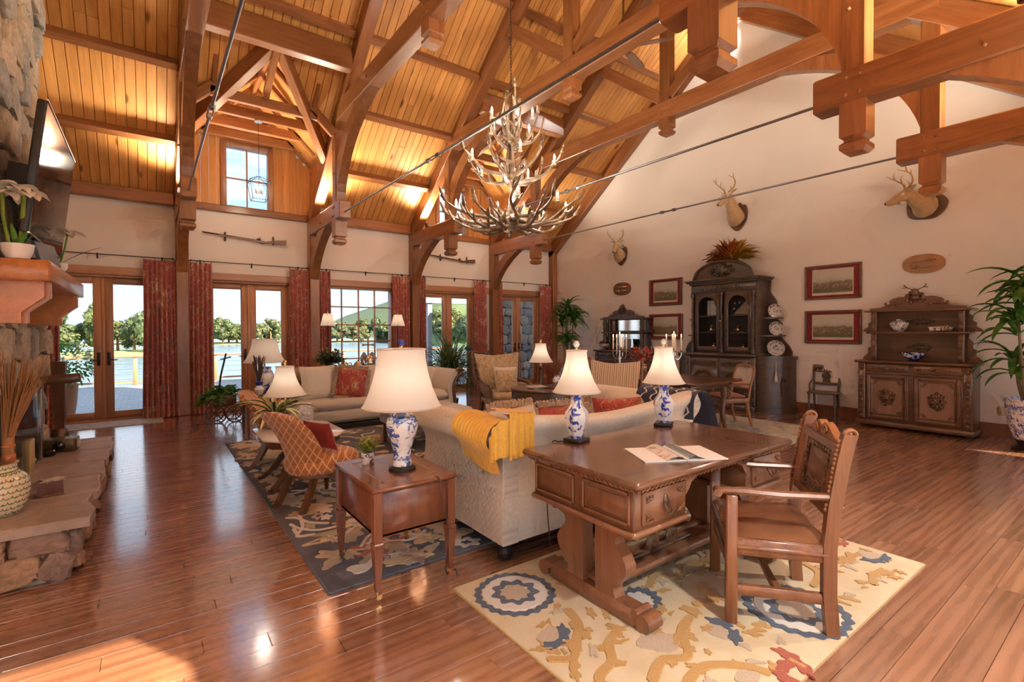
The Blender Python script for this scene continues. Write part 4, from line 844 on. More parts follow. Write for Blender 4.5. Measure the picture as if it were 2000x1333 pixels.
# ---------------------------------------------------------------- carved armchair at the desk
A = thing('carved_armchair', 'carved wooden armchair with brown leather seat pulled up to the desk', 'armchair', (2.671, 1.309, .012), face(-.626, .78)); HWX, HD = .275, .215; g0 = .0
for s in (-1, 1):
    MB().box(s * HWX - .027, s * HWX + .027, -HD - .027, -HD + .027, 0, .64, .006).build('leg', honey_z, A)
    bp = [(0, HD + .015, 0), (0, HD, .2), (0, HD, .42), (0, HD + .02, .62), (0, HD + .052, .82), (0, HD + .075, .93), (0, HD + .085, .965)]
    rings = [[(s * HWX - .025, y - .029, z), (s * HWX + .025, y - .029, z), (s * HWX + .025, y + .029, z), (s * HWX - .025, y + .029, z)] for _, y, z in bp]; MB().loft(rings).build('leg', honey_z, A, 0)
    MB().tube(spiral((s * HWX, HD + .092, .962), .026, 1.2, 14, PI, -1), .011, 8, True, 1.8).build('stile_scroll', honey_z, A)
    nb = MB()
    for i in range(16): t = i / 15; y = lerp(HD + .017, HD + .072, t); nb.ell((s * HWX, y - .031, lerp(.60, .93, t)), .011, 6, 4)
    nb.build('bead_strip', honey, A)
    arm = MB().tube([(s * HWX, -HD - .06, .655), (s * (HWX + .0), -HD + .05, .66), (s * HWX, 0, .655), (s * (HWX - .005), HD + .04, .66)], [.022, .028, .026, .024], 8, True, .75); arm.tube([(s * HWX - .03, -HD - .065, .65), (s * HWX + .03, -HD - .065, .65)], .02, 10); arm.build('arm', honey, A)
    MB().box(s * HWX - .02, s * HWX + .02, -HD, HD, .345, .425, .006).box(s * HWX - .026, s * HWX + .026, -HD, HD, .375, .395, .006).build('seat_rail', honey, A)
    MB().box(s * HWX - .016, s * HWX + .016, -HD, HD, .145, .195, .005).build('side_stretcher', honey, A)
for y in (-HD, HD): MB().box(-HWX, HWX, y - .02, y + .02, .345, .425, .006).build('seat_rail', honey, A)
MB().box(-HWX, HWX, -.015, .015, .15, .19, .005).build('cross_stretcher', honey, A)
MB().box(-HWX, HWX, -HD - .012, -HD + .012, .25, .31, .005).build('front_stretcher', honey, A)
def seat_fn(u, v): x, y = u * 2 - 1, v * 2 - 1; return (x * (HWX + .015), y * (HD + .012), .428 + .035 * (1 - x ** 4) * (1 - y ** 4) ** .6 + .006 * math.sin(9 * x + 4 * y))
MB().grid(seat_fn, 14, 14).build('leather_seat', leather, A, 60)
MB().box(-HWX - .014, HWX + .014, -HD - .012, HD + .012, .405, .43, .004).build('seat_band', leather, A)
nh = MB()
for i in range(34):
    t = lerp(-1, 1, i / 33)
    for s in (-1, 1): nh.ell((t * HWX, s * (HD + .0125), .418), .0065, 5, 3); nh.ell((s * (HWX + .0145), t * HD, .418), .0065, 5, 3)
nh.build('nail_heads', brass, A, kind='stuff')
def bk(z): return HD + .02 + (z - .62) * .165                   # chair-back lean
def slat(name, x0, x1, z0, z1, t, m, off=0): 
    rings = [[(x0, bk(z) - t / 2 - off, z), (x1, bk(z) - t / 2 - off, z), (x1, bk(z) + t / 2 - off, z), (x0, bk(z) + t / 2 - off, z)] for z in (z0, z1)]; return MB().loft(rings).build(name, m, A, 0)
slat('lower_back_rail', -HWX, HWX, .56, .60, .04, honey); slat('upper_back_rail', -HWX, HWX, .865, .905, .04, honey)
slat('back_panel', -.17, .17, .60, .865, .018, walnut); slat('panel_stile', -.205, -.17, .60, .865, .032, honey); slat('panel_stile', .17, .205, .60, .865, .032, honey)
cv = MB()
for s in (-1, 1):
    for i in range(9): z = lerp(.62, .845, i / 8); cv.ell((s * .145, bk(z) - .012, z), (.013, .009, .016), 6, 4)
for i in range(9): x = lerp(-.14, .14, i / 8); cv.ell((x, bk(.845) - .012, .845), (.016, .009, .018), 6, 4); cv.ell((x, bk(.625) - .012, .625), (.014, .009, .014), 6, 4)
for s in (-1, 1): cv.tube([(s * .11, bk(.66) - .01, .655), (s * .06, bk(.67) - .014, .675), (0, bk(.66) - .01, .655)], .008, 6)
cv.build('back_carving', walnut, A)
cr = MB(); cr.prism([(-.25, .905), (.25, .905), (.25, .915), (.17, .925), (.10, .965), (.04, .98), (0, .955), (-.04, .98), (-.10, .965), (-.17, .925), (-.25, .915)], 'y', bk(.95) - .018, bk(.95) + .018)
for s in (-1, 1): cr.tube(spiral((s * .06, bk(.94) - .02, .94), .028, 1.3, 14, 0, s, 'xz'), .007, 6)
cr.build('crest', honey, A)

# ---------------------------------------------------------------- open magazine on the desk
mgz = thing('open_magazine', 'open glossy magazine lying on the writing desk', 'magazine', (2.37, 1.67, .7705), -.5)
def page(s):
    def fn(u, v): x = u * .23; return (s * (x + .002), lerp(-.15, .15, v), .004 + .022 * math.sin(min(1, u * 2.2) * PI) * (1 - u) + .004 * (1 - u))
    return fn
MB().box(-.235, -.002, -.152, .152, 0, .006).box(.002, .235, -.152, .152, 0, .006).build('cover', paper, mgz, 0)
def print_mat(name, stops, sc):
    m, nt, N, L, b = nodes(name); v = coords(N, L, (1, 1, 0), False); L(ramp(N, L, nz(N, L, v, sc, 3, .5, 1.5), stops), b.inputs['Base Color']); S(b, rough=.2); return m
pp = print_mat('magazine_print', [(.32, (.12, .12, .10)), (.42, (.62, .58, .52)), (.52, (.80, .76, .70)), (.60, (.66, .38, .28)), (.68, (.75, .72, .68))], 9)
MB().grid(page(-1), 14, 4).build('page', pp, mgz, 60); MB().grid(page(1), 14, 4).build('page', paper, mgz, 60)
dk = flat('printed_grey', (.16, .17, .15), .25); MB().grid(lambda u, v: (.012 + u * .05, lerp(-.15, .15, v), .0045 + .001 + .022 * math.sin(min(1, (.012 + u * .05) / .23 * 2.2) * PI) * (1 - (.012 + u * .05) / .23) + .004), 6, 2).build('photo_strip', dk, mgz, 60)

# ---------------------------------------------------------------- lamps on the desk
def vase_body(t):
    MB().box(-.062, .062, -.062, .062, 0, .022, .004).build('plinth', black_wood, t)
    MB().lathe([(.040, .022), (.046, .035), (.066, .10), (.078, .15), (.074, .185), (.050, .215), (.036, .24), (.034, .275), (.046, .31), (.05, .318), (.036, .322)], 6, a0=.3).build('vase', chinoiserie, t, 20)
    MB().lathe([(.034, .318), (.034, .33), (.012, .335), (.012, .36)], 12).build('neck', black_wood, t)
crystal = flat('crystal', (.8, .82, .85), .05, spec=.8)
table_lamp('desk_lamp', 'blue floral vase lamp at the sofa-corner end of the desk', (2.16, 2.235, .7705), .315, .572, .064, .148, vase_body, .11, crystal, rz=.2)
table_lamp('desk_lamp', 'blue floral vase lamp at the far end of the desk by the navy throw', (3.03, 2.225, .7705), .315, .572, .064, .148, vase_body, .11, crystal, rz=.5)
tag(MB().tube(cr_path([(2.10, 2.25, .775), (2.05, 2.28, .776), (2.03, 2.33, .74), (2.02, 2.36, .4), (2.05, 2.36, .06)], 5), .004, 5).build('power_cable', black_matte), 'black lamp cord trailing off the back edge of the desk', 'cable')

# ---------------------------------------------------------------- side table with the ginger jar lamp
Tt = thing('side_table', 'square mahogany end table on brass casters in front of the cream sofa', 'end table', (1.20, 2.862, .012)); a, b_ = .245, .335; o_ = -.012
MB().box(-a - .012, a + .012, -b_ - .012, b_ + .012, .60 + o_, .625 + o_, .01).build('table_top', mahog, Tt)
mb = MB()
for y0, y1, x0, x1 in ((-.25, -.242, -.17, .17), (.242, .25, -.17, .17), (-.25, .25, -.17, -.162), (-.25, .25, .162, .17)): mb.box(x0, x1, y0, y1, .6245 + o_, .6262 + o_)
mb.build('leather_inlay', flat('inlay_gold', (.42, .25, .10), .4), Tt, 0)
for n_, bxs in (('side_panel', (-a + .02, -a + .035, -b_ + .03, b_ - .03)), ('side_panel', (a - .035, a - .02, -b_ + .03, b_ - .03)), ('side_panel', (-a + .03, a - .03, -b_ + .02, -b_ + .035)), ('side_panel', (-a + .03, a - .03, b_ - .035, b_ - .02))): MB().box(*bxs, .335, .60 + o_, .004).build(n_, mahog, Tt)
MB().box(-a + .02, a - .02, -b_ + .02, b_ - .02, .335, .35).build('bottom_board', mahog, Tt)
for sx in (-1, 1):
    for sy in (-1, 1):
        x, y = sx * (a - .022), sy * (b_ - .022); lg = MB().box(x - .024, x + .024, y - .024, y + .024, .325, .60 + o_, .003); lg.box(x - .03, x + .03, y - .03, y + .03, .29, .315, .005).box(x - .022, x + .022, y - .022, y + .022, .31, .33)
        lg.loft([[(x + u * k, y + v * k, z) for u, v in ((-1, -1), (1, -1), (1, 1), (-1, 1))] for z, k in ((.05, .013), (.285, .026), (.295, .026))]); l = lg.build('leg', mahog, Tt, 0)
        MB().lathe([(.012, .03), (.014, .055), (.013, .06)], 8, (x, y, 0)).lathe([(.016, -.008), (.018, 0), (.016, .008)], 12, (x + .006, y, .019), 'y').build('caster', brass, l)
def jar_body(t):
    MB().lathe([(.078, 0), (.082, .01), (.08, .025), (.066, .034), (.06, .04)], 24).build('plinth', black_wood, t)
    MB().lathe([(.058, .04), (.056, .06), (.052, .10), (.056, .14), (.075, .20), (.094, .26), (.097, .295), (.085, .325), (.056, .34), (.05, .345)], 32).build('jar', ginger, t)
    MB().lathe([(.066, .34), (.07, .348), (.06, .36), (.052, .375), (.046, .40), (.03, .415), (.012, .42)], 24).build('lid', ginger_lid, t)
table_lamp('ginger_jar_lamp', 'large blue willow ginger jar lamp on the mahogany end table', (1.235, 2.80, .6145), .40, .745, .145, .235, jar_body, .3, flat('blue_glass', (.04, .08, .4), .1))
def small_pot(name, label, loc, pm, lm, r=.045, h=.085, nl=60, spread=.09, seed=1, lw=.03, cat='potted plant'):
    t = thing(name, label, cat, loc); MB().lathe([(r * .7, 0), (r * .8, .01), (r, h), (r * 1.04, h), (r * .9, h - .005), (r * .8, h - .02), (0, h - .02)], 20).build('pot', pm, t); MB().lathe([(r * .85, h - .02), (r * .6, h - .008), (0, h - .006)], 14).build('soil', black_matte, t)
    q = random.Random(seed); mb = MB(); st = MB()
    for i in range(nl):
        a = q.uniform(0, 6.28); e = q.uniform(.25, 1.2); d = Vector((math.cos(a) * math.cos(e), math.sin(a) * math.cos(e), math.sin(e))); p = Vector((0, 0, h)) + d * q.uniform(.3, 1) * spread; 
        if i % 4 == 0: st.tube([(0, 0, h - .02), tuple(p)], .0018, 4)
        leaf_strip(mb, p, (q.uniform(-1, 1), q.uniform(-1, 1), q.uniform(-.2, .8)), lw, lw * .9, .6, 3)
    mb.build('foliage', lm, t, 60); st.build('stems', leaf_lime, t); return t
small_pot('potted_plant', 'small yellow-green plant in a speckled cup on the end table', (1.115, 3.06, .6145), flat('speckled_cup', (.42, .35, .28), .4) if False else transfer, leaf_lime, seed=5)
tag(MB().tube(cr_path([(1.26, 2.73, .618), (1.32, 2.60, .62), (1.335, 2.505, .615), (1.345, 2.50, .5), (1.40, 2.52, .3), (1.40, 2.56, .1), (1.43, 2.60, .005), (1.50, 2.62, .004), (1.47, 2.55, .004)], 6), .004, 6).build('power_cable', flat('cord_brown', (.10, .07, .05), .5)), 'brown lamp cord hanging down the front of the mahogany end table', 'cable')
# ---------------------------------------------------------------- cream sofa behind the desk
S1 = thing('cream_sofa', 'cream camelback sofa with rolled quilted arms, seen from behind', 'sofa', (2.79, 2.47, .012)); HL = 1.0; SD = 1.12
def arm_profile(s, o=0):
    P = cr_path([(-.02, 0, .10), (-.03, 0, .30), (.0, 0, .50), (.005, 0, .60), (-.03, 0, .68), (-.10, 0, .735), (-.135, 0, .80), (-.10, 0, .865), (-.02, 0, .885), (.07, 0, .85), (.10, 0, .78), (.10, 0, .60), (.10, 0, .30), (.10, 0, .10)], 4)
    return [(s * -1 * (HL - .0) * -1 * -1 + s * -p.x * -1 * -1, p.z) for p in P] if False else [(s * (HL - p.x), p.z) for p in P]
for s in (-1, 1):
    P = arm_profile(s); n = len(P); lo = [p for p in P]
    mb = MB(); ys = [.0, .02, .3, .7, SD - .03, SD]; sc = [.985, 1, 1, 1, 1, .97]
    mb.loft([[(s * HL + (x - s * HL) * k, y + .02, z) for x, z in lo] for y, k in zip(ys, sc)]); mb.build('arm', quilt, S1, 50)
    MB().lathe([(.045, SD + .022), (.075, SD + .032), (.09, SD + .028), (.05, SD + .036), (.0, SD + .04)], 18, (s * (HL + .03), 0, .79), 'y').build('arm_rosette', sofa_fab, S1)
    roll = [(s * (HL + .02) + .118 * math.cos(a) * s, .795 + .094 * math.sin(a)) for a in [2 * PI * i / 20 for i in range(20)]]
    MB().loft([[(x, y, z) for x, z in roll] for y in (.06, SD + .03)]).build('arm_roll', sofa_fab, S1, 50)
def back_top(x): t = x / HL; return .845 + .085 * abs(t) ** 1.6
mb = MB(); rings = []
for i in range(29):
    x = lerp(-HL - .01, HL + .01, i / 28); zt = back_top(x); fl_ = .06 * (abs(x) / HL) ** 6
    prof = cr_path([(0, .03, .10), (0, .015, .30), (0, .03, .55), (0, .02, zt - .16), (0, -.03, zt - .07), (0, -.02, zt - .015), (0, .06, zt), (0, .15, zt - .03), (0, .20, zt - .12), (0, .20, .5), (0, .20, .10)], 3)
    rings.append([(x, p.y, p.z) for p in prof])
mb.loft(rings); mb.build('back', sofa_fab, S1, 50)
for s in (-1, 1): MB().tube([(s * (HL + .012), .028, z) for z in (.11, .3, .55, .7)] + [(s * (HL + .03), .0, .76)], .006, 6).build('welt', sofa_fab, S1)
MB().box(-HL + .1, HL - .1, .2, SD, .13, .30, .02).build('seat_base', sofa_fab, S1)
for k in range(3): x0 = lerp(-HL + .1, HL - .1, k / 3); MB().box(x0 + .004, x0 + (HL - .1) * 2 / 3 - .004, .2, SD + .03, .30, .46, .05).build('seat_cushion', sofa_fab, S1, 60)
MB().box(-HL + .03, HL - .03, .05, SD - .02, .075, .115, .01).build('base_rail', black_wood, S1)
for x in (-HL + .04, HL - .04):
    for y in (.09, SD - .09): MB().lathe([(.03, 0), (.055, .012), (.06, .04), (.04, .07), (.05, .10)], 14, (x, y, 0)).build('foot', black_wood, S1)
# yellow throw over the near arm corner
yt = thing('yellow_throw', 'bright yellow ribbed throw folded over the corner of the cream sofa', 'throw blanket', (2.79, 2.47, .012)); P = [Vector((p[0], 0, p[1])) for p in arm_profile(-1)]
pth = cr_path([(-HL - .085, 0, .60), (-HL - .105, 0, .68), (-HL - .155, 0, .75), (-HL - .17, 0, .81), (-HL - .13, 0, .885), (-HL - .03, 0, .913), (-HL + .07, 0, .885), (-HL + .115, 0, .80)], 4)
def thr(u, v):
    f = u * (len(pth) - 1); i = min(int(f), len(pth) - 2); p = pth[i].lerp(pth[i + 1], f - i); y = lerp(-.04, .38, v); rp = .004 * math.sin(v * 70)
    return (p.x - rp, y + .02 * math.sin(u * 4), p.z + rp - .03 * (1 - u) * math.sin(v * 3.5 + .6))
MB().grid(thr, 40, 48).build('drape', yellow_knit, yt, 60)
def thb(u, v):
    f = (.25 + .55 * u) * (len(pth) - 1); i = min(int(f), len(pth) - 2); p = pth[i].lerp(pth[i + 1], f - i); return (p.x, -.055 - .008 * math.sin(u * 34), lerp(p.z + .004, .67 + .02 * u, v))
MB().grid(thb, 30, 10).build('back_fall', yellow_knit, yt, 60)
MB().grid(lambda u, v: (lerp(-HL - .02, -HL + .17, u), -.052 - .008 * math.sin(u * 26), lerp(.955 - .02 * u, .66 + .02 * u, v)), 24, 10).build('corner_fall', yellow_knit, yt, 60)
MB().grid(lambda u, v: (lerp(-HL - .02, -HL + .17, u), lerp(-.052, .16, v), .955 - .02 * u + .004 * math.sin(u * 26)), 24, 8).build('fold', yellow_knit, yt, 60)
# navy throw on the far arm
nt_ = thing('navy_throw', 'navy throw with white zigzag stripes over the far sofa arm', 'throw blanket', (2.79, 2.47, .012))
cxm = Vector((HL + .02, 0, .79)); pth2 = cr_path([(HL - .11, 0, .70), (HL - .10, 0, .86), (HL - .02, 0, .93), (HL + .09, 0, .925), (HL + .18, 0, .84), (HL + .23, 0, .70), (HL + .27, 0, .55), (HL + .29, 0, .36)], 4)
def thr2(off):
    def fn(u, v):
        f = u * (len(pth2) - 1); i = min(int(f), len(pth2) - 2); p = pth2[i].lerp(pth2[i + 1], f - i); n_ = (p - cxm).normalized(); return tuple(p + n_ * (off + .005 * math.sin(v * 17 + u * 8)) + Vector((0, lerp(-.07, .55, v), 0)))
    return fn
MB().grid(thr2(0), 26, 24).build('drape', fabric('navy_knit', (.02, .03, .07), (.04, .05, .10), 60), nt_, 60)
zg = MB()
for v0 in (.12, .3, .5, .68, .86):
    f2 = thr2(.004); N_ = 34; rows = []
    for i in range(N_ + 1): u = i / N_; vv = v0 + (.045 if i % 4 < 2 else -.045) * (1 if i % 2 == 0 else .5); a = Vector(f2(u, vv - .014)); c = Vector(f2(u, vv + .014)); rows.append([a, c])
    zg.loft(rows, False, False)
zg.build('zigzag_stripes', fabric('white_yarn', (.7, .68, .64), (.8, .78, .74), 80), nt_, 60)
cushion('fringed_cushion', 'linen cushion with tan fringe propped in the sofa beside the yellow throw', linen, .5, .46, .16, (2.20, 2.80, .47), .15, -.35, fringe=fringe_m)
cushion('red_cushion', 'red silk cushion with fringe leaning on the cream sofa back', red_silk, .48, .42, .15, (2.66, 2.82, .47), -.1, -.3, fringe=fringe_m)
cushion('red_cushion', 'round-edged red silk cushion by the far end of the cream sofa', red_silk, .46, .42, .2, (3.30, 2.86, .47), -.5, -.3)
cushion('striped_cushion', 'pale linen cushion in the far corner of the cream sofa', linen, .48, .44, .16, (3.58, 3.0, .47), -.9, -.3)

# ---------------------------------------------------------------- sofa by the window
S2 = thing('window_sofa', 'stone linen sofa with scrolled dark wood trim facing the room', 'sofa', (2.95, 7.86, 0)); HL2 = 1.30; fr_ = -.46
MB().box(-HL2 + .04, HL2 - .04, fr_ + .02, .36, .0, .11, .02).box(-HL2 + .02, HL2 - .02, fr_, .38, .085, .125, .012).build('plinth', black_wood, S2)
MB().box(-HL2 + .05, HL2 - .05, fr_ + .01, .32, .12, .29, .02).build('seat_base', sofa2_fab, S2, 50); MB().box(-HL2 + .12, HL2 - .12, fr_ - .02, .2, .29, .45, .06).build('seat_cushion', sofa2_fab, S2, 60)
mb = MB(); rings = []
for i in range(25):
    x = lerp(-HL2 + .02, HL2 - .02, i / 24); zt = .80 + .09 * (1 - abs(x / HL2) ** 2) ; prof = [(.12, .12), (.14, .45), (.18, zt - .08), (.22, zt - .01), (.28, zt + .005), (.34, zt - .03), (.36, zt - .12), (.34, .12)]; rings.append([(x, y, z) for y, z in prof])
mb.loft(rings).build('back', sofa2_fab, S2, 50)
for s in (-1, 1):
    P = cr_path([(.0, 0, .12), (-.01, 0, .35), (-.03, 0, .52), (.02, 0, .68), (.10, 0, .78), (.17, 0, .80), (.21, 0, .76), (.19, 0, .71), (.15, 0, .70), (.10, 0, .64), (.05, 0, .5), (.07, 0, .3), (.08, 0, .12)], 4)
    poly = [(s * (HL2 - .10 + p.x), p.z) for p in P]; MB().prism(poly, 'y', fr_ + .02, .34).build('arm', sofa2_fab, S2, 50)
    tr = MB().tube([(s * (HL2 - .10 + p.x + .03), fr_ + .008, p.z + .005) for p in P[16:]], .024, 8); tr.tube(spiral((s * (HL2 + .09), fr_ + .005, .745), .04, 1.3, 14, PI / 2, -s, 'xz'), .016, 8); tr.build('arm_trim', walnut, S2)
tw = thing('tan_throw', 'tan ribbed throw over the left end of the window sofa', 'throw blanket', (2.95, 7.86, 0))
def tfn(u, v): x = lerp(-HL2 - .10, -HL2 + .62, u); k = v * PI; zt = .80 + .09 * (1 - min(1, abs(x / HL2)) ** 2); return (x, .26 - .15 * math.cos(k) + .006 * math.sin(u * 120), (zt - .12) + .19 * math.sin(k) ** .7 + .02 * math.sin(u * 6) - (.08 if u < .1 else 0))
MB().grid(tfn, 60, 14).build('drape', fabric('tan_ribbed', (.30, .20, .11), (.42, .30, .18), 50), tw, 60)
cushion('linen_cushion', 'square linen cushion with flanged edge on the window sofa', linen, .56, .52, .16, (2.08, 7.70, .44), .12, -.22)
cushion('red_fringed_cushion', 'red embroidered cushion with long tassel fringe on the window sofa', red_silk, .46, .46, .15, (2.47, 7.55, .455), -.25, -.25, .15, fringe=fringe_m)
# ---------------------------------------------------------------- ottoman
O = thing('ottoman', 'upholstered slate-blue ottoman with turned wooden legs on the dark rug', 'ottoman', (2.92, 5.85, .012))
MB().box(-.48, .48, -.42, .42, .26, .36, .02).build('apron', blue_fab, O, 50); MB().box(-.50, .50, -.44, .44, .35, .46, .05).build('cushion_top', sofa2_fab, O, 60)
for x in (-.42, .42):
    for y in (-.36, .36): mb = MB(); turned(mb, x, y, 0, .27, .032); mb.build('leg', walnut_z, O)

# ---------------------------------------------------------------- orange slipper chairs
def slipper(loc, rz, label):
    C = thing('slipper_chair', label, 'chair', loc, rz, 'orange slipper chairs'); bw = .27
    def bk_(u, v, o):                                        # u across, v up
        a = (u - .5) * 2; w_ = lerp(.235, .20, (1 - v)) * (1 - .10 * max(0, v - .8) / .2 * a * a); wrap = .10 * a * a * (1 - v * .55)
        y = .22 + .20 * v * v - wrap * 1.0; z = lerp(.28, .80, v) - .035 * a * a * v ** 3; return (a * w_, y + o, z)
    mb = MB(); N_ = 14; M_ = 14; rings = []
    for j in range(M_ + 1):
        v = j / M_; fr = [bk_(i / N_, v, -.035 * (1 - .3 * v)) for i in range(N_ + 1)]; rr = [bk_(i / N_, v, .04 * (1 - .25 * v)) for i in range(N_, -1, -1)]; rings.append(fr + rr)
    top = [tuple(Vector(p).lerp(Vector((0, .42, .80)), .12) + Vector((0, 0, .02))) for p in rings[-1]]; rings.append(top); mb.loft(rings).build('backrest', diamond, C, 60)
    st = MB(); rg = []
    for z, k in ((.285, .95), (.30, 1.0), (.36, 1.02), (.40, .96), (.425, .78), (.43, .4)): rg.append([(k * .25 * math.copysign(abs(math.cos(a)) ** .7, math.cos(a)), -.03 + k * .29 * math.copysign(abs(math.sin(a)) ** .7, math.sin(a)), z) for a in [2 * PI * i / 28 for i in range(28)]])
    st.loft(rg).build('seat', diamond, C, 60)
    fr = MB(); fr.loft([[(k * .245 * math.cos(a), -.02 + k * .275 * math.sin(a), z) for a in [2 * PI * i / 28 for i in range(28)]] for z, k in ((.25, .97), (.255, 1.0), (.285, 1.0), (.288, .97))]); fr.build('seat_frame', walnut, C)
    for s in (-1, 1):
        MB().loft([[(s * x + u * .022, y + v_ * .025, z) for u, v_ in ((-1, -1), (1, -1), (1, 1), (-1, 1))] for x, y, z in ((.15, .17, .26), (.155, .20, .18), (.16, .25, .08), (.165, .30, 0))]).build('leg', walnut_z, C, 40)
        mb = MB(); turned(mb, s * .18, -.22, .03, .26, .024); mb.ell((s * .18, -.22, .018), .018, 8, 6); mb.build('leg', walnut_z, C)
    return C
slipper((1.17, 4.38, .012), face(.92, .40), 'orange diamond-patterned slipper chair nearest the end table')
slipper((1.20, 5.88, .012), face(.93, -.36), 'orange diamond-patterned slipper chair behind the marble-topped table')
cushion('red_lumbar', 'dark red cushion on the nearer orange slipper chair', red_plain, .34, .26, .10, (1.22, 4.40, .45), face(.92, .40), -.35)
cushion('red_lumbar', 'dark red cushion on the farther orange slipper chair', red_plain, .34, .28, .10, (1.22, 5.87, .45), face(.93, -.36), -.35)
# ---------------------------------------------------------------- marble-topped table between them
MT = thing('marble_table', 'white marble-topped pedestal table between the orange chairs', 'table', (1.16, 5.08, .012)); z1 = .50
pts = [(-.36, -.30), (-.24, -.46), (.24, -.46), (.36, -.30), (.36, .30), (.24, .46), (-.24, .46), (-.36, .30)]
MB().loft([[(x * k, y * k, z) for x, y in pts] for z, k in ((z1 - .024, .97), (z1 - .018, 1.0), (z1 - .006, 1.0), (z1, .98))]).build('marble_top', marble, MT)
MB().loft([[(x * k, y * k, z) for x, y in pts] for z, k in ((z1 - .10, .84), (z1 - .09, .88), (z1 - .024, .90))]).build('apron', walnut, MT)
MB().lathe([(.05, .14), (.075, .2), (.04, .28), (.055, .36), (.035, .42), (.06, .46)], 16).build('pedestal', walnut_z, MT)
for sx in (-1, 1):
    for sy in (-1, 1): MB().tube(cr_path([(sx * .02, sy * .03, .30), (sx * .10, sy * .13, .26), (sx * .18, sy * .20, .12), (sx * .27, sy * .25, .03), (sx * .31, sy * .27, .022)], 4), [.04] * 9 + [.032] * 4 + [.025] * 4, 8, True, .7).build('leg', walnut_z, MT)
def stick_body(t):
    MB().lathe([(.055, 0), (.058, .012), (.03, .02), (.018, .035)], 18).build('base', bronze, t); mb = MB().tube([(0, 0, .02), (0, 0, .30)], .008, 8)
    for z in (.08, .16): mb.ell((0, 0, z), (.022, .022, .028), 8, 6)
    mb.tube(spiral((0, 0, .10), .05, 1.2, 14, 0, 1, 'xz'), .006, 6); mb.build('stem', bronze, t); MB().ell((.03, 0, .14), .024, 10, 6).build('ornament', flat('red_enamel', (.25, .05, .03), .3), t)
table_lamp('reading_lamp', 'bronze stick lamp with white shade on the marble-topped table', (1.05, 5.10, .512), .345, .62, .082, .19, stick_body, .12)
bp = thing('variegated_plant', 'variegated snake plant in a terracotta pot beside the reading lamp', 'potted plant', (1.00, 5.34, .512))
MB().lathe([(.075, 0), (.09, .01), (.105, .12), (.11, .125), (.098, .125), (.09, .1), (0, .1)], 24).build('pot', terracotta, bp); mb = MB(); ed = MB(); q = random.Random(3)
for i in range(30): a = q.uniform(0, 6.28); e = q.uniform(.25, 1.1); d = (math.cos(a) * math.cos(e), math.sin(a) * math.cos(e), math.sin(e)); L_ = q.uniform(.28, .46); leaf_strip(ed, (0, 0, .11), d, L_, .045, 1.4, 7, .3); leaf_strip(mb, (d[0] * .004, d[1] * .004, .1115), d, L_ * .97, .028, 1.4, 7, .3)
ed.build('leaf_margins', flat('leaf_cream', (.62, .58, .28), .5), bp, 60); mb.build('leaves', leaf_dark, bp, 60)

# ---------------------------------------------------------------- end table with blue jar lamp and the ivy cart
ET = thing('lamp_table', 'small dark end table beside the window sofa holding the blue jar lamp', 'end table', (1.30, 7.75, 0)); MB().box(-.27, .27, -.27, .27, .56, .59, .008).build('table_top', walnut, ET); MB().box(-.24, .24, -.24, .24, .46, .56, .005).build('apron', walnut, ET)
for x in (-.22, .22):
    for y in (-.22, .22): MB().loft([[(x + u * k, y + v_ * k, z) for u, v_ in ((-1, -1), (1, -1), (1, 1), (-1, 1))] for z, k in ((0, .011), (.46, .022), (.5, .022))]).build('leg', walnut_z, ET, 0)
def jar2_body(t): MB().lathe([(.085, 0), (.088, .012), (.075, .02)], 20).build('plinth', black_wood, t); MB().lathe([(.075, .02), (.09, .05), (.115, .16), (.12, .25), (.10, .31), (.08, .33), (.085, .36), (.095, .37), (.05, .38)], 26).build('jar', jar_blue, t)
table_lamp('jar_lamp', 'blue and white jar lamp with bell shade at the window doors', (1.34, 7.82, .59), .44, .77, .165, .275, jar2_body, .15, black_matte)
fv = thing('dried_flowers', 'dried lavender stems in a small white vase by the blue jar lamp', 'vase', (1.22, 7.55, .59)); MB().lathe([(.03, 0), (.06, .04), (.065, .08), (.03, .13), (.035, .15)], 18).build('vase', porcelain('white_blue_vase', 30, .6), fv); MB().lathe([(.036, .135), (.05, .17), (.052, .18), (.04, .17)], 16).build('collar', flat('cobalt', (.02, .04, .4), .4), fv)
mb = MB(); q = random.Random(8)
for i in range(60): a = q.uniform(0, 6.28); r = q.uniform(0, .09); mb.tube([(0, 0, .13), (r * .5 * math.cos(a), r * .5 * math.sin(a), .3), (r * math.cos(a), r * math.sin(a), q.uniform(.42, .56))], [.002, .003, .005], 4)
mb.build('stems', twig_dark, fv)
gs = thing('garden_stool', 'white woven ceramic garden stool beside the window sofa', 'stool', (1.66, 7.05, .012)); MB().lathe([(.12, 0), (.135, .03), (.15, .2), (.15, .32), (.135, .44), (.12, .47), (0, .475)], 24).build('body', porcelain('basketweave_white', 60, .5, (.45, .47, .5)), gs); MB().lathe([(.122, .465), (.122, .48), (.1, .485), (0, .485)], 24).build('seat', white_paint, gs)
ct = thing('ivy_cart', 'small wooden wagon planter with trailing ivy in front of the doors', 'planter', (.98, 9.25, 0)); MB().box(-.16, .16, -.12, .12, .26, .44, .01).build('box', walnut, ct)
for y in (-.15, .15):
    for x in (-.12, .14):
        wm = MB().tube([(x + .13 * math.cos(a), y, .13 + .13 * math.sin(a)) for a in [2 * PI * i / 20 for i in range(20)]], .012, 6, wrap=True)
        for i in range(4): a = PI * i / 4; wm.tube([(x - .125 * math.cos(a), y, .13 - .125 * math.sin(a)), (x + .125 * math.cos(a), y, .13 + .125 * math.sin(a))], .007, 5)
        wm.build('wheel', walnut, ct)
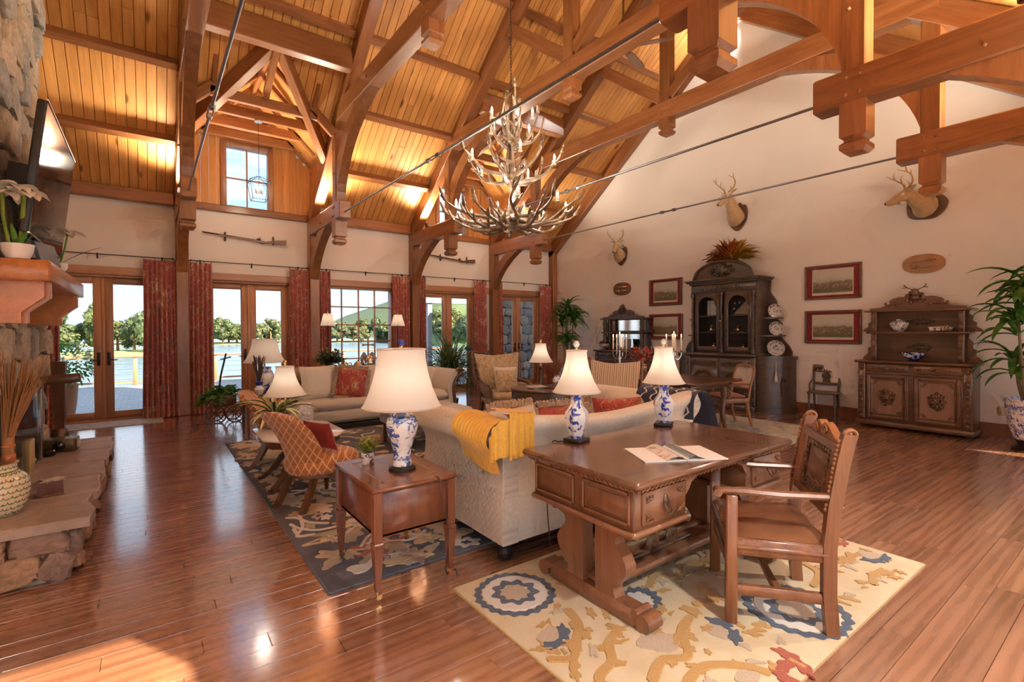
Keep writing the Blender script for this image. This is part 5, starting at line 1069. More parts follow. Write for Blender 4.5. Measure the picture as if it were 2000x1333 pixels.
MB().tube([(-.1, -.1, .35), (-.06, -.10, .75), (.02, -.1, 1.12)], .014, 6).tube([(-.06, -.1, 1.02), (.09, -.1, 1.06)], .01, 6).build('handle', black_wood, ct)
mb = MB(); vn = MB(); q = random.Random(12)
for i in range(14):
    a = q.uniform(PI * .6, PI * 2.2); p = Vector((q.uniform(-.1, .1), q.uniform(-.08, .08), .45)); d = Vector((math.cos(a), math.sin(a) * .7, .5)); pts = [p]
    for k in range(8): p = p + d * .055; d = d + Vector((0, 0, -.28)); d.normalize(); p.z = max(p.z, .03); pts.append(p.copy()); 
    vn.tube(pts, .003, 4)
    for p in pts:
        for _ in range(3): leaf_strip(mb, p + Vector((q.uniform(-.03, .03), q.uniform(-.03, .03), q.uniform(-.02, .03))), (q.uniform(-1, 1), q.uniform(-1, 1), q.uniform(-.3, .6)), .06, .055, .7, 3)
for _ in range(90): leaf_strip(mb, (q.uniform(-.15, .15), q.uniform(-.11, .11), q.uniform(.44, .56)), (q.uniform(-1, 1), q.uniform(-1, 1), q.uniform(0, 1)), .07, .06, .5, 3)
mb.build('ivy_leaves', leaf_ivy, ct, 60); vn.build('ivy_vines', leaf_lime, ct)

# ---------------------------------------------------------------- drum table, its lamp and magazines
DT = thing('drum_table', 'round dark drum table on a turned pedestal behind the cream sofa', 'table', (4.27, 5.06, .012)); R_ = .435
MB().lathe([(R_, .66), (R_ + .01, .675), (R_ + .008, .69), (R_ - .02, .695), (0, .695)], 48).build('table_top', walnut, DT)
MB().lathe([(R_ - .03, .53), (R_ - .005, .54), (R_ - .015, .55), (R_ - .015, .65), (R_ - .005, .66)], 48).build('drum', walnut, DT)
for k in range(6):
    a = 2 * PI * k / 6 + .2; dr = MB().grid(lambda u, v: ((R_ - .008) * math.cos(a + (u - .5) * .85), (R_ - .008) * math.sin(a + (u - .5) * .85), lerp(.565, .64, v)), 10, 1).build('drawer', dark_oak, DT); MB().tube([((R_ - .01) * math.cos(a), (R_ - .01) * math.sin(a), .6), ((R_ + .015) * math.cos(a), (R_ + .015) * math.sin(a), .6)], .009, 8).build('knob', brass, dr)
MB().lathe([(.09, .10), (.05, .16), (.04, .2), (.075, .27), (.085, .34), (.06, .42), (.045, .46), (.07, .52), (.08, .535)], 20).build('pedestal', walnut_z, DT)
for k in range(4): a = PI / 2 * k + .5; MB().tube(cr_path([(.05 * math.cos(a), .05 * math.sin(a), .15), (.2 * math.cos(a), .2 * math.sin(a), .13), (.36 * math.cos(a), .36 * math.sin(a), .03)], 5), [.04] * 6 + [.03] * 5, 8).build('leg', walnut_z, DT)
def column_body(t): MB().box(-.06, .06, -.06, .06, 0, .02, .004).build('base', bronze, t); mb = MB().lathe([(.03, .02), (.016, .05), (.016, .22), (.022, .24)], 12); mb.ell((0, 0, .265), (.035, .03, .035), 10, 8); mb.tube([(.03, 0, .02), (.03, 0, .2)], .008, 6); mb.build('column', bronze, t)
table_lamp('drum_table_lamp', 'bronze figure lamp with white shade on the round drum table', (4.36, 5.22, .707), .33, .58, .075, .165, column_body, .12)
for i, (x, y, a, c) in enumerate(((4.13, 5.02, .3, (.62, .63, .66)), (4.16, 5.0, .1, (.12, .12, .14)), (4.12, 5.03, -.2, (.55, .45, .4)))): tag(MB().box(-.13, .13, -.10, .10, 0, .008, .002).build('magazine', flat('magazine_cover_%d' % i, c, .3), None, 0, (x, y, .708 + i * .0085), a), ['pale magazine at the bottom of the stack on the drum table', 'black magazine in the middle of the stack on the drum table', 'tan magazine on top of the stack on the drum table'][i], 'magazine', 'magazines on the drum table')
fv = thing('dried_arrangement', 'bundle of dried red grass in a blue vase on the drum table', 'vase', (4.55, 5.10, .707)); MB().lathe([(.035, 0), (.055, .03), (.06, .08), (.035, .12), (.045, .14)], 18).build('vase', jar_blue, fv); mb = MB(); q = random.Random(5)
for i in range(80): a = q.uniform(0, 6.28); r = q.uniform(.02, .14); mb.tube([(0, 0, .12), (r * .5 * math.cos(a), r * .5 * math.sin(a), .24), (r * math.cos(a), r * math.sin(a), q.uniform(.3, .38))], [.0025, .003, .004], 4)
mb.build('stems', flat('dried_red_grass', (.28, .13, .10), .9), fv)

# ---------------------------------------------------------------- beige armchair and striped chair
def armchair(name, label, loc, rz, m, frame, hb=1.0, wb=.36):
    C = thing(name, label, 'armchair', loc, rz); wS = .33
    MB().box(-wS, wS, -.34, .28, .30, .43, .045).build('seat_cushion', m, C, 60); MB().box(-wS - .01, wS + .01, -.35, .30, .22, .305, .02).build('seat_frame', m, C, 50)
    rings = []
    for i in range(11): v = i / 10; w_ = lerp(wS - .02, wb, v ** 1.3); y = .26 + .16 * v * v; z = lerp(.32, hb, v); rings.append([(w_ * a, y + (.05 if s else -.045) * (1 - .3 * v) - (.03 * (1 - a * a) if not s else 0), z + .05 * a * a * v ** 4) for s in (0, 1) for a in ([-1 + .25 * k for k in range(9)] if s == 0 else [1 - .25 * k for k in range(9)])])
    MB().loft(rings).build('backrest', m, C, 60)
    for s in (-1, 1):
        MB().tube(cr_path([(s * (wS + .02), .30, .02), (s * (wS + .01), .30, .35), (s * (wb + .015), .36, .72), (s * (wb + .02), .43, hb + .05), (s * (wb + .05), .46, hb + .07)], 5), .022, 8).build('back_post', frame, C)
        MB().tube(cr_path([(s * (wS + .02), .28, .60), (s * (wS + .05), .05, .58), (s * (wS + .06), -.2, .56), (s * (wS + .04), -.3, .53), (s * (wS + .02), -.3, .40), (s * wS, -.32, .26)], 4), .024, 8).build('arm', frame, C)
        MB().box(*sorted((s * (wS - .0), s * (wS + .03))), -.26, .26, .38, .55, .012).build('arm_panel', m, C, 50); MB().tube(cr_path([(s * .3, -.3, .24), (s * .31, -.33, .12), (s * .30, -.35, 0)], 4), .026, 8).build('leg', frame, C)
        MB().tube(cr_path([(s * .3, .28, .24), (s * .3, .32, .12), (s * .30, .38, 0)], 4), .024, 8).build('leg', frame, C)
    MB().tube([(-wb, .43, hb + .02), (0, .455, hb - .02), (wb, .43, hb + .02)], .018, 8).build('top_rail', frame, C); return C
armchair('damask_armchair', 'gold damask armchair with dark wood frame facing the cream sofa', (4.98, 6.95, .0), face(-.25, -.97), damask, walnut, 1.02, .43)
cushion('damask_cushion', 'small square gold damask cushion on the damask armchair', damask, .38, .38, .13, (4.88, 6.72, .43), face(-.25, -.97), -.25)
cushion('ticking_cushion', 'cream striped ruffled cushion behind the damask cushion', stripe_cream, .44, .42, .13, (5.0, 6.90, .43), face(-.25, -.97), -.22)
armchair('striped_armchair', 'armchair with gold striped back beside the long dining table', (5.12, 4.64, .0), face(-.85, -.5), stripe_gold, honey, .98, .36)
# ---------------------------------------------------------------- chimney, hearth, mantel
ch = struct(MB().box(XL, -.86, 4.0, 6.62, 0, 7.9).build('chimney', mortar, None, 0))
lay(ch, FST, 4.3, 6.7, .36, 7.6, lambda a, z, p, l, h, d, r: ((-.86 + p * .8, a, z), (r.uniform(-.3, .3), 0, 0), (d, l * 1.1, h * 1.06)), (.27, .25), 21, .12, .05, 250)
lay(ch, FST, -1.7, -.84, .0, 4.6, lambda a, z, p, l, h, d, r: ((a, 6.62 + p * .8, z), (0, r.uniform(-.3, .3), 0), (l * 1.1, d, h * 1.06)), (.32, .3), 22, .13, .045, 50)
MB().box(-.90, -.77, 4.6, 5.85, .37, 1.05, .01).build('firebox', black_matte, ch); MB().box(-.765, -.755, 4.68, 5.77, .42, 1.0).build('fire_glass', glass, ch, 0); MB().box(-.78, -.75, 4.6, 5.85, .98, 1.06, .005).box(-.78, -.75, 4.6, 4.68, .37, 1.0, .005).box(-.78, -.75, 5.77, 5.85, .37, 1.0, .005).build('firebox_frame', nickel, ch)
H_ = struct(MB().box(XL, -.40, 3.93, 6.62, 0, .315).build('hearth', mortar, None, 0))
ys = [3.83, 4.42, 4.95, 5.48, 6.02, 6.70]; q = random.Random(2)
for a, c in zip(ys, ys[1:]):
    mb = MB(); e = [(-.86, a + .004), (-.31 + q.uniform(-.015, .015), a + .004), (-.30 + q.uniform(-.015, .02), (a + c) / 2 - .1), (-.32 + q.uniform(-.02, .02), (a + c) / 2 + .12), (-.31 + q.uniform(-.015, .015), c - .004), (-.86, c - .004)]
    mb.loft([[(x, y, z) for x, y in e] for z in (.315, .365)] + [[(x + (.008 if x < -.5 else -.01), y + (.008 if y < (a + c) / 2 else -.008), .372) for x, y in e]]); mb.build('hearth_slab', flagstone, H_, 30)
lay(H_, HST, 3.93, 6.62, .01, .31, lambda a, z, p, l, h, d, r: ((-.41 + p * .7, a, z), (r.uniform(-.4, .4), 0, 0), (d, l * 1.05, h)), (.26, .15), 31, .14, .04, 60)
for x, z, l, h, rt in ((-.455, .09, .15, .17, .5), (-.53, .245, .26, .14, .05), (-.66, .10, .26, .17, -.15), (-.70, .255, .07, .11, .2), (-.71, .20, .10, .07, 0), (-.86, .11, .17, .2, .3), (-.82, .26, .17, .10, .1), (-1.0, .12, .14, .2, 0), (-1.0, .26, .18, .1, .2), (-1.2, .15, .24, .26, .1)): inst(HST[int(abs(x * 100)) % 8], 'stone', H_, (x, 3.925, z), (0, rt, 0), (l * 1.15, .10, h * 1.15))
MT_ = thing('mantel', 'thick fir mantel shelf on stepped corbels across the stone chimney', 'mantel', (-.5, 5.26, 0)); SH = MB().box(-.36, 0, -1.0, .985, 1.80, 1.93, .01).build('shelf', mantel_wood, MT_)
def corbel(y0, y1, x1): P = [(-.36, 1.80), (x1, 1.80), (x1, 1.70), (x1 - .03, 1.675), (x1 - .11, 1.60), (x1 - .11, 1.53), (-.36, 1.53)]; return MB().prism(P, 'y', y0, y1).build('corbel', mantel_wood, MT_, 0)
for yc in (-.80, .72): corbel(yc - .085, yc + .085, -.045); corbel(yc - .03, yc + .03, -.02)
# ---------------------------------------------------------------- television and things on the mantel
TV = thing('television', 'large black flat television tilted on the stone chimney above the mantel', 'television'); TV.location = (-.60, 4.97, 2.10)
mb = MB().box(-.045, 0, -.70, .70, 0, .85, .008); tvr = Matrix.Rotation(math.radians(6.5), 4, 'Y'); mb.xf(tvr).build('body', black_matte, TV); MB().box(0, .004, -.69, .69, .01, .84).xf(tvr).build('screen', black_gloss, TV, 0); MB().box(-.004, .008, -.705, .705, -.006, .003).xf(tvr).build('bezel_strip', nickel, TV); MB().box(-.004, .008, -.705, .705, .848, .857).xf(tvr).build('bezel_strip', nickel, TV)
MB().box(-.24, -.03, -.12, .12, .3, .55).xf(tvr).build('wall_bracket', iron, TV)
fp = thing('amaryllis_pot', 'white amaryllis in a white ceramic bowl at the near end of the mantel', 'potted plant', (-.66, 4.345, 1.931)); MB().lathe([(.045, 0), (.055, .005), (.075, .05), (.08, .09), (.083, .095), (.075, .095), (.068, .06), (0, .05)], 24).build('bowl', flat('white_ceramic', (.82, .80, .77), .15, coat=.5), fp)
def bloom(mb, c, r, d, seed): 
    q = random.Random(seed)
    for k in range(9): a = 2 * PI * k / 9 + q.uniform(-.2, .2); dd = Vector(d) * .35 + Vector((math.cos(a), math.sin(a), .25 * math.sin(a * 2))); leaf_strip(mb, Vector(c), dd, r, r * .55, .9, 5, .15)
st = MB(); lf = MB(); fm = MB()
st.tube([(.01, 0, .06), (.03, -.05, .22), (.05, -.12, .38)], .012, 8); st.tube([(-.03, -.02, .06), (-.05, -.07, .25), (-.04, -.14, .38)], .010, 8)
for a in (.3, 2.0, 3.4, 4.6, 5.5): leaf_strip(lf, (.02 * math.cos(a), .02 * math.sin(a), .07), (math.cos(a) * .5, math.sin(a) * .5, 1), .17, .028, .5, 5)
bloom(fm, (.05, -.13, .40), .14, (.3, -.2, .2), 1); bloom(fm, (-.04, -.15, .39), .14, (-.3, -.5, .1), 2); bloom(fm, (.02, -.14, .43), .12, (0, -.3, .3), 3)
st.build('stems', leaf_lime, fp); lf.build('leaves', leaf_ivy, fp, 60); fm.build('blossoms', flower_white, fp, 60)
fp = thing('white_lily', 'single white blossom with a long leaf in front of the television', 'potted plant', (-.535, 4.99, 1.93)); MB().lathe([(.03, 0), (.045, .02), (.05, .06), (.04, .06), (0, .05)], 18).build('pot', white_paint, fp); fm = MB(); bloom(fm, (.05, .0, .29), .12, (.2, 0, .4), 5); bloom(fm, (.045, .0, .30), .09, (.1, .1, .8), 6); fm.build('blossom', flower_white, fp, 60); MB().tube([(0, 0, .05), (.03, .0, .17), (.05, .0, .29)], .006, 6).build('stem', leaf_ivy, fp); lf = MB(); leaf_strip(lf, (0, 0, .05), (.9, .1, .75), .32, .016, .4, 6); lf.build('leaf', leaf_grass, fp, 60)
tag(MB().box(-.14, .12, -.012, .012, 0, .15, .003).xf(Matrix.Rotation(-.25, 4, 'X')).build('book', flat('slate_cover', (.10, .14, .19), .4), None, 0, (-.54, 4.62, 1.932), 1.3), 'slate-blue book leaning under the television on the mantel', 'book')
tag(MB().box(-.08, .08, -.45, .45, 0, .055, .01).build('soundbar', black_matte, None, 38, (-.66, 5.15, 1.932)), 'black soundbar under the television on the mantel', 'soundbar')
# ---------------------------------------------------------------- things on the hearth
PV = thing('talavera_vase', 'large patterned yellow and green pottery vase on the hearth edge', 'vase', (-.755, 4.2, .372)); MB().lathe([(.10, 0), (.115, .01), (.145, .07), (.16, .15), (.15, .215), (.115, .25), (.10, .262), (.10, .30), (.108, .31), (.09, .31), (.085, .26), (0, .2)], 40).build('body', talavera, PV); MB().lathe([(.102, .258), (.106, .262), (.102, .266)], 32).build('neck_ring', flat('olive_glaze', (.14, .2, .05), .2), PV)
BR = thing('twig_brooms', 'two bundled twig brooms standing in the pottery vase', 'broom', (-.755, 4.2, .58)); q = random.Random(6)
for bx0, by0, n_, L_ in ((-.03, -.02, 200, .78), (.055, .035, 150, .72)):
    mb = MB()
    for i in range(n_):
        a = q.uniform(0, 6.28); r = q.uniform(0, .026); s_ = q.uniform(0, .13); tx, ty = bx0 * 2.2 + s_ * math.cos(a), by0 * 2.2 + s_ * math.sin(a) * 1.1; mb.tube([(bx0 + r * math.cos(a), by0 + r * math.sin(a), 0), (bx0 + r * math.cos(a), by0 + r * math.sin(a), .24), (lerp(bx0, tx, .6), lerp(by0, ty, .6), .5), (tx, ty, L_ * q.uniform(.8, 1.05))], [.003, .0035, .0028, .001], 4, False)
    mb.build('broom_twigs', twig, BR, 0); MB().lathe([(.031, .1), (.034, .105), (.034, .14), (.031, .145)], 14, (bx0, by0, 0)).build('binding', flat('copper_band', (.45, .16, .06), .5), BR); MB().lathe([(.031, .19), (.034, .195), (.034, .20), (.031, .205)], 14, (bx0, by0, 0)).build('binding', flat('copper_band', (.45, .16, .06), .5), BR)
    hb = MB(); hb.lathe([(.027, 0), (.03, .12), (.028, .25)], 14, (bx0, by0, 0)); hb.build('broom_handle', twig, BR)
CX = thing('wooden_cross', 'rough wooden cross with a tall upright standing on the hearth', 'cross', (-.70, 6.38, .372), -.12)
MB().loft([[(u * k, v_ * k, z) for u, v_ in ((-1, -.7), (1, -.7), (1, .7), (-1, .7))] for z, k in ((.14, .035), (.45, .045), (.7, .05), (.82, .055))]).build('upright', walnut_z, CX, 30); MB().box(-.20, .22, -.06, -.02, .60, .69, .012).xf(Matrix.Rotation(-.08, 4, 'Y')).build('crossbar', walnut, CX); MB().lathe([(.07, .09), (.065, .13), (.055, .16), (.05, .17)], 16).build('socket', bronze, CX); MB().box(-.1, .1, -.09, .09, 0, .09, .012).build('base', bronze, CX)
LN = thing('ship_lantern', 'old brass signal lantern with round lenses at the foot of the cross', 'lantern', (-.66, 6.12, .372), -.15); MB().box(-.11, .11, -.08, .08, 0, .12, .008).build('case', flat('aged_brass', (.20, .15, .07), .4, metal=.7), LN)
for s_, x, y in (('y', 0, -.085), ('x', .115, 0)): MB().lathe([(.045, 0), (.042, -.012 if s_ == 'y' else .012), (.02, -.025 if s_ == 'y' else .025), (.002, -.03 if s_ == 'y' else .03)], 18, (x, y, .06), s_).build('lens', black_gloss if s_ == 'y' else flat('glass_lens', (.5, .45, .42), .08), LN)
MB().lathe([(.035, .12), (.04, .17), (.05, .14), (.05, .22)], 14, (.15, .0, -.09), 'x').build('side_lamp', bronze, LN)
BK = thing('matchbox_crate', 'small mahogany box of fire starters on the hearth slab', 'box', (-.55, 4.52, .372), .12)
for bxs in ((-.065, .065, -.05, -.044), (-.065, .065, .044, .05), (-.065, -.059, -.044, .044), (.059, .065, -.044, .044)): MB().box(bxs[0], bxs[1], bxs[2], bxs[3], .008, .095).build('side', mahog, BK, 0)
MB().box(-.07, .07, -.055, .055, 0, .01, .003).build('base', mahog, BK); mb = MB(); q = random.Random(1)
for i in range(30): a = q.uniform(0, 6.28); x, y = q.uniform(-.05, .05), q.uniform(-.035, .035); mb.tube([(x - .03 * math.cos(a), y - .02 * math.sin(a), .085 + i * .0006), (x + .03 * math.cos(a), y + .02 * math.sin(a), .09 + i * .0006)], .004, 5)
mb.build('fire_starters', flat('kindling', (.6, .52, .42), .8), BK, kind='stuff')
tag(MB().lathe([(.05, 0), (.062, .01), (.065, .045), (.05, .06), (0, .062)], 20).build('cast_iron_pot', black_gloss, None, 38, (-.74, 5.93, .372)), 'small black iron pot on the hearth beside the signal lantern', 'pot')
tag(MB().box(-.05, .05, -.09, .09, 0, .26, .006).build('match_holder', flat('zigzag_tin', (.55, .42, .2), .5), None, 38, (-.79, 5.3, .372)), 'tan tin leaning at the firebox behind the pottery vase', 'tin')
# white flowers growing outside the left doors
fp = thing('porch_planter', 'white-flowering bush outside the doors behind the chimney', 'potted plant', (-1.25, 11.3, -.02)); MB().lathe([(.2, 0), (.24, .3), (.26, .6), (.22, .62), (0, .6)], 18).build('pot', terracotta, fp); mb = MB(); f2 = MB(); q = random.Random(14)
for i in range(420): d = Vector((q.gauss(0, 1), q.gauss(0, 1), q.gauss(0, .8))).normalized(); p = Vector((.12, 0, .95)) + Vector((d.x * .42, d.y * .36, d.z * .40)) * q.uniform(.6, 1); leaf_strip(mb, p, d + Vector((0, 0, -.3)), .08, .05, .5, 2); 
for i in range(60): d = Vector((q.gauss(0, 1), q.gauss(0, 1), q.gauss(0, .8))).normalized(); f2.ell(Vector((.12, 0, .97)) + Vector((d.x * .43, d.y * .37, d.z * .41)), .022, 6, 4)
mb.build('leaves', leaf_ivy, fp, 60); f2.build('blossoms', flower_white, fp)
# ================================================================ along the gable wall (local -Y looks into the room, +X runs right)
GX = 9.2; GR = face(-1, 0)
def scroll_side(mb, x0, z0, w, h, y0, y1, sx):
    P = cr_path([(0, 0, 0), (w, 0, 0), (w * .95, 0, h * .12), (w * .6, 0, h * .25), (w * .62, 0, h * .42), (w * .35, 0, h * .52), (w * .38, 0, h * .72), (w * .1, 0, h * .85), (w * .12, 0, h), (0, 0, h)], 4); mb.prism([(x0 + sx * p.x, z0 + p.z) for p in P], 'y', y0, y1)
# ---------------------------------------------------------------- tall carved display cabinet
CB = thing('display_cabinet', 'tall dark carved cabinet with arched glass doors against the gable wall', 'cabinet', (GX, 5.10, 0), GR); w, d = .65, .46
MB().box(-w - .03, w + .03, -.60, 0, .0, .10, .015).build('plinth', dark_oak, CB); MB().box(-w, w, -.57, 0, .10, .98, .008).build('lower_body', dark_oak, CB); MB().box(-w - .05, w + .05, -.63, 0, .98, 1.03, .012).build('counter', dark_oak, CB)
for s in (-1, 1):
    dr = MB().box(*sorted((s * .03, s * (w - .05))), -.588, -.57, .80, .93, .006).build('drawer', dark_oak, CB); mb = MB(); garland(mb, s * .07, s * (w - .09), .865, -.59, .022, 3 + s); mb.build('carving', dark_oak, dr)
    do = MB().box(*sorted((s * .03, s * (w - .05))), -.585, -.57, .15, .76, .006).build('lower_door', dark_oak, CB); cx = s * (w - .02) / 2; mb = MB()
    for r in (.20, .235): mb.tube([(cx + r * math.cos(a), -.59, .45 + r * math.sin(a)) for a in [PI * i / 14 for i in range(15)]] + [(cx - r, -.59, .2)], .012, 6)
    mb.tube([(cx + .20, -.59, .45), (cx + .20, -.59, .2)], .012, 6).tube([(cx + .235, -.59, .45), (cx + .235, -.59, .2)], .012, 6); carve(mb, cx, .42, .3, .36, -.588, 12, .028, 5, .02); mb.build('door_carving', dark_oak, do)
    mb = MB(); mb.box(s * w - .05, s * w + .05, -.60, -.54, .10, .98, .01)
    for z in (.2, .5, .85): mb.ell((s * w, -.605, z), (.035, .02, .05), 8, 5)
    mb.build('pilaster', dark_oak, CB)
MB().box(-w, w, -.03, 0, 1.03, 2.36).build('upper_back', dark_oak, CB, 0)
for s in (-1, 1): MB().box(*sorted((s * (w - .03), s * w)), -d, -.03, 1.03, 2.36).build('upper_side', dark_oak, CB, 0)
for z in (1.04, 1.42, 1.74, 2.33): MB().box(-w + .03, w - .03, -d + .05, -.03, z - .012, z + .012).build('shelf', dark_oak, CB, 0)
MB().box(-w, w, -d - .02, -d + .02, 2.18, 2.36, .006).build('frieze', dark_oak, CB); mb = MB(); garland(mb, -.45, .45, 2.27, -d - .022, .028, 9); mb.build('frieze_carving', dark_oak, CB)
mb = MB().box(-w - .03, w + .03, -d - .05, 0, 2.35, 2.39, .01).box(-w - .07, w + .07, -d - .09, 0, 2.385, 2.415, .008).box(-w - .10, w + .10, -d - .12, 0, 2.41, 2.44, .008); mb.build('cornice', dark_oak, CB)
def gdoor(x0, x1):
    G = bpy.data.objects.new('glass_door', None); COL.objects.link(G); G.parent = CB; y0, y1 = -d - .012, -d + .018; xm = (x0 + x1) / 2; r = (x1 - x0) / 2 - .075
    mb = MB().box(x0, x0 + .075, y0, y1, 1.06, 2.18, .006).box(x1 - .075, x1, y0, y1, 1.06, 2.18, .006).box(x0 + .07, x1 - .07, y0, y1, 1.06, 1.15, .006)
    A = [PI * i / 16 for i in range(17)]; zc = 2.12 - r; arch = [(xm + r * math.cos(a), zc + r * math.sin(a)) for a in A]
    for i in range(16): mb.prism([arch[i], (arch[i][0], 2.18), (arch[i + 1][0], 2.18), arch[i + 1]], 'y', y0, y1)
    mb.build('door_frame', dark_oak, G); MB().tube([(x, y0 - .006, z) for x, z in arch], .012, 6).build('arch_moulding', dark_oak, G); MB().box(x0 + .07, x1 - .07, -d + .002, -d + .006, 1.14, 2.14).build('pane', glass, G, 0)
gdoor(-.575, -.045); gdoor(.045, .575)
for x in (-.61, 0, .61):
    mb = MB(); pr_ = []
    for i in range(60): t = i / 59; a = t * 22; pr_.append((x + .006 * math.cos(a), -d - .03 + .006 * math.sin(a), lerp(1.12, 2.12, t)))
    mb.tube(pr_, [.022 if i % 6 < 4 else .018 for i in range(60)], 8); mb.lathe([(.035, 1.04), (.035, 1.09), (.025, 1.12)], 10, (x, -d - .03, 0)).lathe([(.025, 2.1), (.036, 2.14), (.036, 2.18)], 10, (x, -d - .03, 0)); mb.build('twisted_column', dark_oak, CB)
MB().lathe([(.001, 0), (.02, .005), (.022, .02), (.012, .03)], 10, (.0, -d - .075, 1.63)).build('tassel_knob', brass, CB)
P = [(x, 2.44 + .33 * math.sqrt(max(0, 1 - (x / .60) ** 2))) for x in [lerp(-.60, .60, i / 24) for i in range(25)]]
MB().prism([(-.60, 2.43), (.60, 2.43)] + P[::-1], 'y', -d - .02, -d + .03).build('arched_pediment', dark_oak, CB); MB().tube([(x, -d - .03, z) for x, z in P], .028, 8).build('pediment_moulding', dark_oak, CB)
mb = MB(); carve(mb, 0, 2.60, .62, .3, -d - .035, 16, .03, 7, .03); mb.ell((0, -d - .05, 2.61), (.085, .05, .11), 12, 8); mb.build('crest_shield', dark_oak, CB)
for s in (-1, 1):                                       # curved side wings with stepped shelves
    arc = [(s * (w + .48 * math.sin(a)), -.02 - .50 * math.cos(a)) for a in [PI / 2 * i / 10 for i in range(11)]]; poly = [(s * w, 0)] + arc + [(s * (w + .48), 0)]
    for nm, z0, z1, k in (('wing_plinth', 0, .10, 1.04), ('wing_body', .10, .94, 1.0), ('wing_counter', .94, 1.0, 1.06)): MB().loft([[(s * w + (x - s * w) * k, y * k, z) for x, y in poly] for z in (z0, z1)]).build(nm, dark_oak, CB, 30)
    mb = MB(); mb.loft([[(s * w + (x - s * w) * 1.02, y * 1.02, z) for x, y in arc] for z in (.78, .80)], False, False)
    xa, ya = arc[6]; mb.tube([(xa, ya - .01, .3), (xa - s * .02, ya - .02, .5), (xa + s * .03, ya - .01, .62)], .014, 6)
    for i in range(7): mb.ell((xa + .09 * math.cos(i * .9) * s, ya - .005 + .03 * math.cos(i * .9), .45 + .14 * math.sin(i * 1.3)), .026, 6, 4)
    mb.build('wing_carving', dark_oak, CB)
    mb = MB(); scroll_side(mb, s * w, 1.0, .40, 1.36, -.03, -.005, s); mb.build('wing_back', dark_oak, CB)
    for z, r in ((1.36, .30), (1.68, .26)): MB().loft([[(s * w, 0, zz)] + [(s * (w + r * math.sin(a)), -.02 - (r + .04) * math.cos(a), zz) for a in [PI / 2 * i / 8 for i in range(9)]] + [(s * (w + r), 0, zz)] for zz in (z - .012, z + .012)]).build('wing_shelf', dark_oak, CB, 30)
tz = MB().tube([(.98, -.42, .90), (.98, -.43, .74)], .004, 5); tz.lathe([(.004, .74), (.018, .72), (.012, .69), (.022, .66), (.03, .56), (0, .56)], 12, (.98, -.43, 0)); tz.build('key_tassel', flat('ivory_silk', (.66, .60, .5), .8), CB)
def GP(xl, yl, z): return (GX + yl, 5.10 - xl, z)       # cabinet-local to world
def plate(loc, r, label, oval=1.0, tilt=.18):
    t = thing('china_plate', label, 'plate', loc, GR, 'brown transfer plates on the cabinet'); mb = MB().lathe([(0, 0), (r * .6, 0), (r * .68, -.008), (r, -.02), (r, -.024), (r * .6, -.006), (0, -.006)], 28, ax='y'); mb.xf(Matrix.Translation((0, 0, r)) @ Matrix.Rotation(tilt, 4, 'X') @ Matrix.Scale(oval, 4, (1, 0, 0))); mb.build('dish', flat('ivory_china', (.82, .79, .74), .15, coat=.4), t)
    MB().lathe([(r * .66, -.010), (r * .98, -.0245), (r * .97, -.0262), (r * .66, -.0125)], 28, ax='y', caps=False).xf(Matrix.Translation((0, 0, r)) @ Matrix.Rotation(tilt, 4, 'X') @ Matrix.Scale(oval, 4, (1, 0, 0))).build('patterned_rim', transfer, t); MB().lathe([(r * .36, -.007), (r * .30, -.009), (0, -.0095)], 20, ax='y').xf(Matrix.Translation((0, 0, r)) @ Matrix.Rotation(tilt, 4, 'X')).build('centre_print', transfer, t)
plate(GP(.83, -.13, 1.693), .125, 'round patterned plate on the top shelf beside the dark cabinet'); plate(GP(.855, -.14, 1.373), .125, 'round patterned plate on the middle shelf beside the dark cabinet'); plate(GP(.86, -.16, 1.0), .145, 'oval two-handled platter on the lowest shelf beside the dark cabinet', 1.08)
tag(MB().box(-.14, .14, -.012, .012, 0, .30, .004).build('coat_of_arms_plaque', print_mat('crest_print', [(.40, (.70, .66, .58)), (.55, (.66, .62, .54)), (.62, (.20, .26, .30)), (.72, (.5, .4, .25))], 12), None, 0, GP(-.31, -.22, 1.753), GR), 'parchment plaque with a blue coat of arms behind the left cabinet door', 'plaque')
FC = thing('flag_case', 'triangular case with a folded navy flag and white stars inside the cabinet', 'flag case', GP(.26, -.22, 1.753), GR); MB().prism([(-.2, 0), (.2, 0), (.2, .28), (-.2, .28)], 'y', -.02, .02).build('case', walnut, FC, 0); MB().prism([(-.18, .02), (.06, .26), (-.18, .26)], 'y', -.024, -.018).build('flag', flat('navy_cloth', (.02, .03, .07), .8), FC, 0); MB().prism([(-.15, .015), (.185, .015), (.185, .26), (.09, .26)], 'y', -.023, -.018).build('certificate', flat('tan_card', (.45, .36, .26), .7), FC, 0)
for sx_, sz_ in ((-.13, .22), (-.04, .23), (-.145, .12)):
    P5 = [((.028 if i % 2 == 0 else .011) * math.sin(2 * PI * i / 10) + sx_, (.028 if i % 2 == 0 else .011) * math.cos(2 * PI * i / 10) + sz_) for i in range(10)]; MB().prism(P5, 'y', -.027, -.024).build('star', white_paint, FC, 0)
